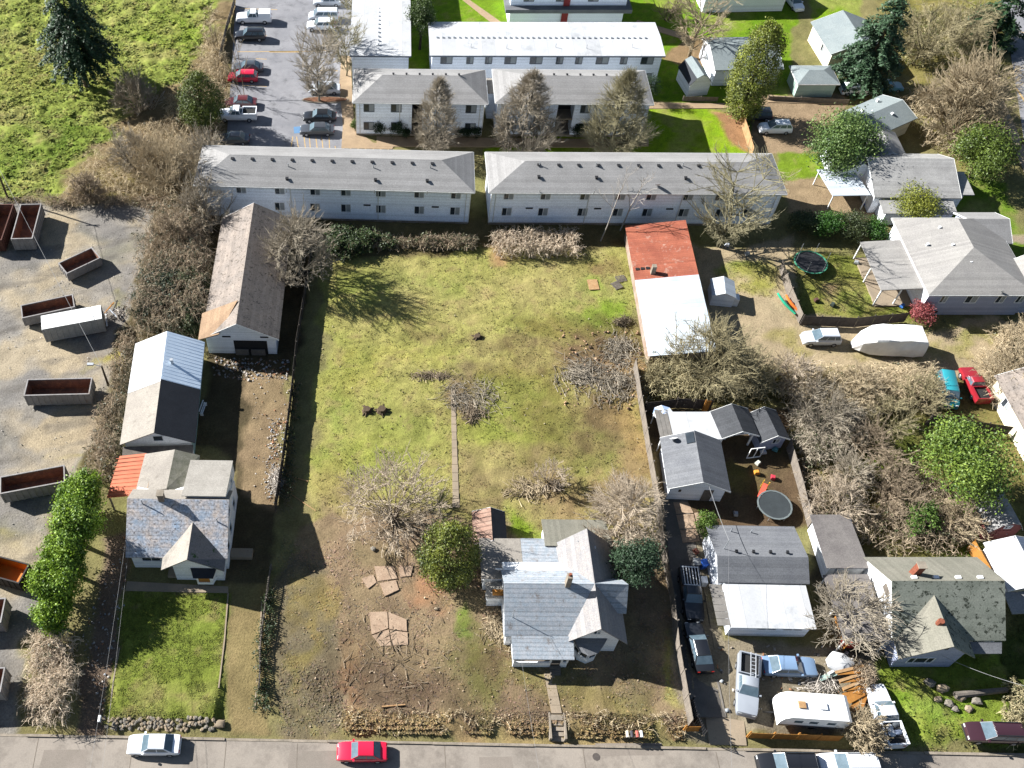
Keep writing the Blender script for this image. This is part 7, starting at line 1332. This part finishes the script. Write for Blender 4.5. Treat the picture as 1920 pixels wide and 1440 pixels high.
# parasol by the patio
o = T('parasol', 'blue white striped parasol at the top of the garage yard', 'parasol', on(1236,796)); q = MB(); q.tube((0, 0, 0), (0, 0, 2.3), .03, .03, 6); q.ob('pole', m_steel, o)
for k in range(8):
    a, b = k * math.pi / 4, (k + 1) * math.pi / 4; q = MB(); q.slab([(0, 0, 2.4), (1.15 * math.cos(a), 1.15 * math.sin(a), 2.0), (1.15 * math.cos(b), 1.15 * math.sin(b), 2.0)], .02); q.ob('canopy_gore', mat('parasol_blue', (.25,.33,.5), None, 2, .7) if k % 2 else m_wf, o)
# junk by the closed container
for i, (px, py, deg, l, m, lab) in enumerate([(200,600,-75,2.6,m_wf,'white pipe standing nearest the pale container'),(206,580,60,1.8,m_cedar,'orange pole in the scrap beside the container'),(214,592,-50,1.9,m_steel,'steel pipe in the scrap beside the container'),(218,578,80,1.6,m_blk,'black pole in the scrap beside the container'),(222,600,-65,1.8,m_wood,'board in the scrap beside the container')]):
    q = MB(); q.box(-l/2, l/2, -.07, .07, 0, .1); tag(q.ob('scrap_pole', m, loc=on(px, py, .15 + .1 * i), rot=(0, R(-6), R(deg))), lab, 'scrap', 'scrap beside the container')
heap('scrap_heap', 'heap of mixed scrap at the end of the pale container', (211,590), 1.0, 1.2, 150, .5, 31, 'white', 'scrap heap')
def litter(label, poly, n, seed, sz=.22, cols=None):
    r = np.random.default_rng(seed); wp = [tuple(at(*p)[:2]) for p in poly]; xs = [p[0] for p in wp]; ys_ = [p[1] for p in wp]; X = r.uniform(min(xs), max(xs), n * 4); Y = r.uniform(min(ys_), max(ys_), n * 4); k = sdist(X, Y, wp) > 0; X, Y = X[k][:n], Y[k][:n]; N = len(X); z = hz(X, Y) + .03
    a = r.uniform(0, 6.28, N); s = sz * r.uniform(.3, 1.3, N); u = np.stack([np.cos(a), np.sin(a), r.normal(0, .3, N)], -1) * s[:, None]; v = np.stack([-np.sin(a), np.cos(a), r.normal(0, .3, N)], -1) * (s * r.uniform(.3, 1, N))[:, None]; c = np.stack([X, Y, z + np.abs(u[:, 2]) + np.abs(v[:, 2])], -1); dn = np.array([0, 0, .02])
    V = np.stack([c - u - v, c + u - v, c + u + v, c - u + v, c - u - v - dn, c + u - v - dn, c + u + v - dn, c - u + v - dn], 1).reshape(-1, 3); f = np.array([(0, 1, 2, 3), (0, 4, 5, 1), (1, 5, 6, 2), (2, 6, 7, 3), (3, 7, 4, 0)]); F = (np.arange(N)[:, None, None] * 8 + f[None]).reshape(-1, 4)
    cols = np.array(cols or [A(214,206,196), A(190,176,160), A(150,140,130), A(220,214,206), A(180,170,160), A(196,140,104), A(186,192,198)]); C = cols[r.integers(0, len(cols), N)] * r.uniform(.7, 1.2, (N, 1)); o = link('litter', fastmesh('litter', V, F, colmat('litter_bits', .8, .1, 10, 0, .2), np.repeat(np.clip(C, .01, .8), 8, 0))); return tag(o, label, 'litter', kind='stuff')
litter('pale rubbish strewn along the board fence', [(505,785),(544,785),(534,880),(519,950),(494,930)], 260, 1, .1); litter('scattered scraps on the dirt strip behind the barn yard', [(472,712),(546,716),(536,880),(520,955),(476,935)], 90, 11, .08); litter('rubbish on the shaded yard before the barn', [(400,670),(545,675),(540,712),(470,715),(400,705)], 260, 2, .12); litter('wood chips on the bare front of the lot', [(560,1000),(900,1010),(1250,1200),(1280,1350),(560,1360)], 420, 3, .07, [A(214,190,160), A(180,154,124)]); litter('pebbles on the gravel yard', [(0,400),(280,400),(200,700),(100,900),(0,1300)], 260, 4, .06, [A(214,208,200), A(190,184,174)]); litter('bits lying by the bungalow drive', [(1340,1205),(1640,1215),(1640,1340),(1350,1330)], 120, 5, .14); litter('fallen leaves and bits on the lawn drive', [(150,1190),(235,1000),(240,1100),(190,1350)], 160, 6, .1); litter('clods scattered over the grass of the cleared lot', [(610,480),(1170,470),(1230,1000),(590,960)], 300, 7, .07, [A(200,186,150), A(150,128,100)]); litter('shards around the brush heaps', [(1050,620),(1200,620),(1220,770),(1050,760)], 260, 8, .14, [A(216,176,140), A(150,120,92), A(110,90,74)])
# --- poles and wires
m_pole = mat('pole_wood', A(120,104,88), A(96,84,72), 1.5, .9)
def pole(label, px, py, h, lamp=None, name='utility_pole'):
    o = T(name, label, 'pole', on(px, py)); q = MB(); q.tube((0, 0, -.1), (0, 0, h), .15, .10, 8); q.ob('shaft', m_pole, o)
    if lamp is None: q = MB(); q.box(-.9, .9, -.06, .06, h - .6, h - .48); q.ob('cross_arm', m_pole, o)
    else: q = MB(); q.tube((0, 0, h - .1), (-.9, .1, h + .15), .04, .04, 6); q.ob('arm', m_steel, o); q = MB(); q.box(-1.55, -.85, -.06, .26, h + .08, h + .26); q.ob('lamp_head', m_steel, o)
    return o
pole('utility pole behind the skips at the top of the yard', 15, 372, 8.6); pole('lamp pole at the edge of the gravel yard by the workshop hedge', 203, 722, 3.4, True, 'lamp_pole'); pole('utility pole by the road at the upper corner', 1892, 306, 8.0)
def wire(label, a, b, sag=.4, rad=.012):
    rad *= .75; a, b = Vector(a), Vector(b); q = MB(); n = 10; P = [a.lerp(b, i / n) - Vector((0, 0, 4 * sag * (i / n) * (1 - i / n))) for i in range(n + 1)]; P = [v - a for v in P]
    for i in range(n): q.tube(P[i], P[i + 1], rad, rad, 4, False)
    return tag(q.ob('overhead_wire', mat('wire_pale', (.25,.25,.25), None, 2, .5), loc=a), label, 'wire')
pt = on(15,372); wire('cable from the yard pole to the lamp pole', pt + Vector((0, 0, 8.2)), on(203,722) + Vector((0, 0, 3.3)), .3, .03)
h1 = Vector((-23.9, 46.2, 4.0)); wire('service cable from the mottled roof house to the street', h1, at(200,1300,5.5) + Vector((0, -12, 1)), .5); wire('second service cable beside the front lawn', h1 + Vector((.2, -1.6, -1.0)), at(222,1330,4.5) + Vector((0, -12, 1)), .4)
wire('service cable over the porch of the white cottage', (12.4, 37.7, 5.2), at(1010,1440,7), .4); wire('service cable from the garage to the bungalow', (33.2, 52.3, 3.5), (33.1, 44.7, 5.3), .2, .03); wire('service cable to the street from the bungalow mast', (33.1, 44.7, 5.4), at(1372,1440,6), .5); wire('service cable in front of the moss roofed house', (50.6, 34.4, 2.8), at(1935,1290,5), .4, .025)
# planted island and hose
q = MB(); c = at(610,188); q.prism([(c.x + 3.4 * math.cos(a) * (1 if abs(math.cos(a)) < .9 else 1), c.y + .75 * math.sin(a)) for a in (i * math.pi / 9 for i in range(18))], 0.004, .14); isl = tag(q.ob('planted_island', m_curb), 'oval planted island in the car park', 'island'); q = MB(); q.prism([(c.x + 3.2 * math.cos(a), c.y + .6 * math.sin(a)) for a in (i * math.pi / 9 for i in range(18))], .1401, .18); q.ob('mulch', mat('mulch_brown', A(150,104,76), A(120,84,62), 2, .95, .4, 8), isl)
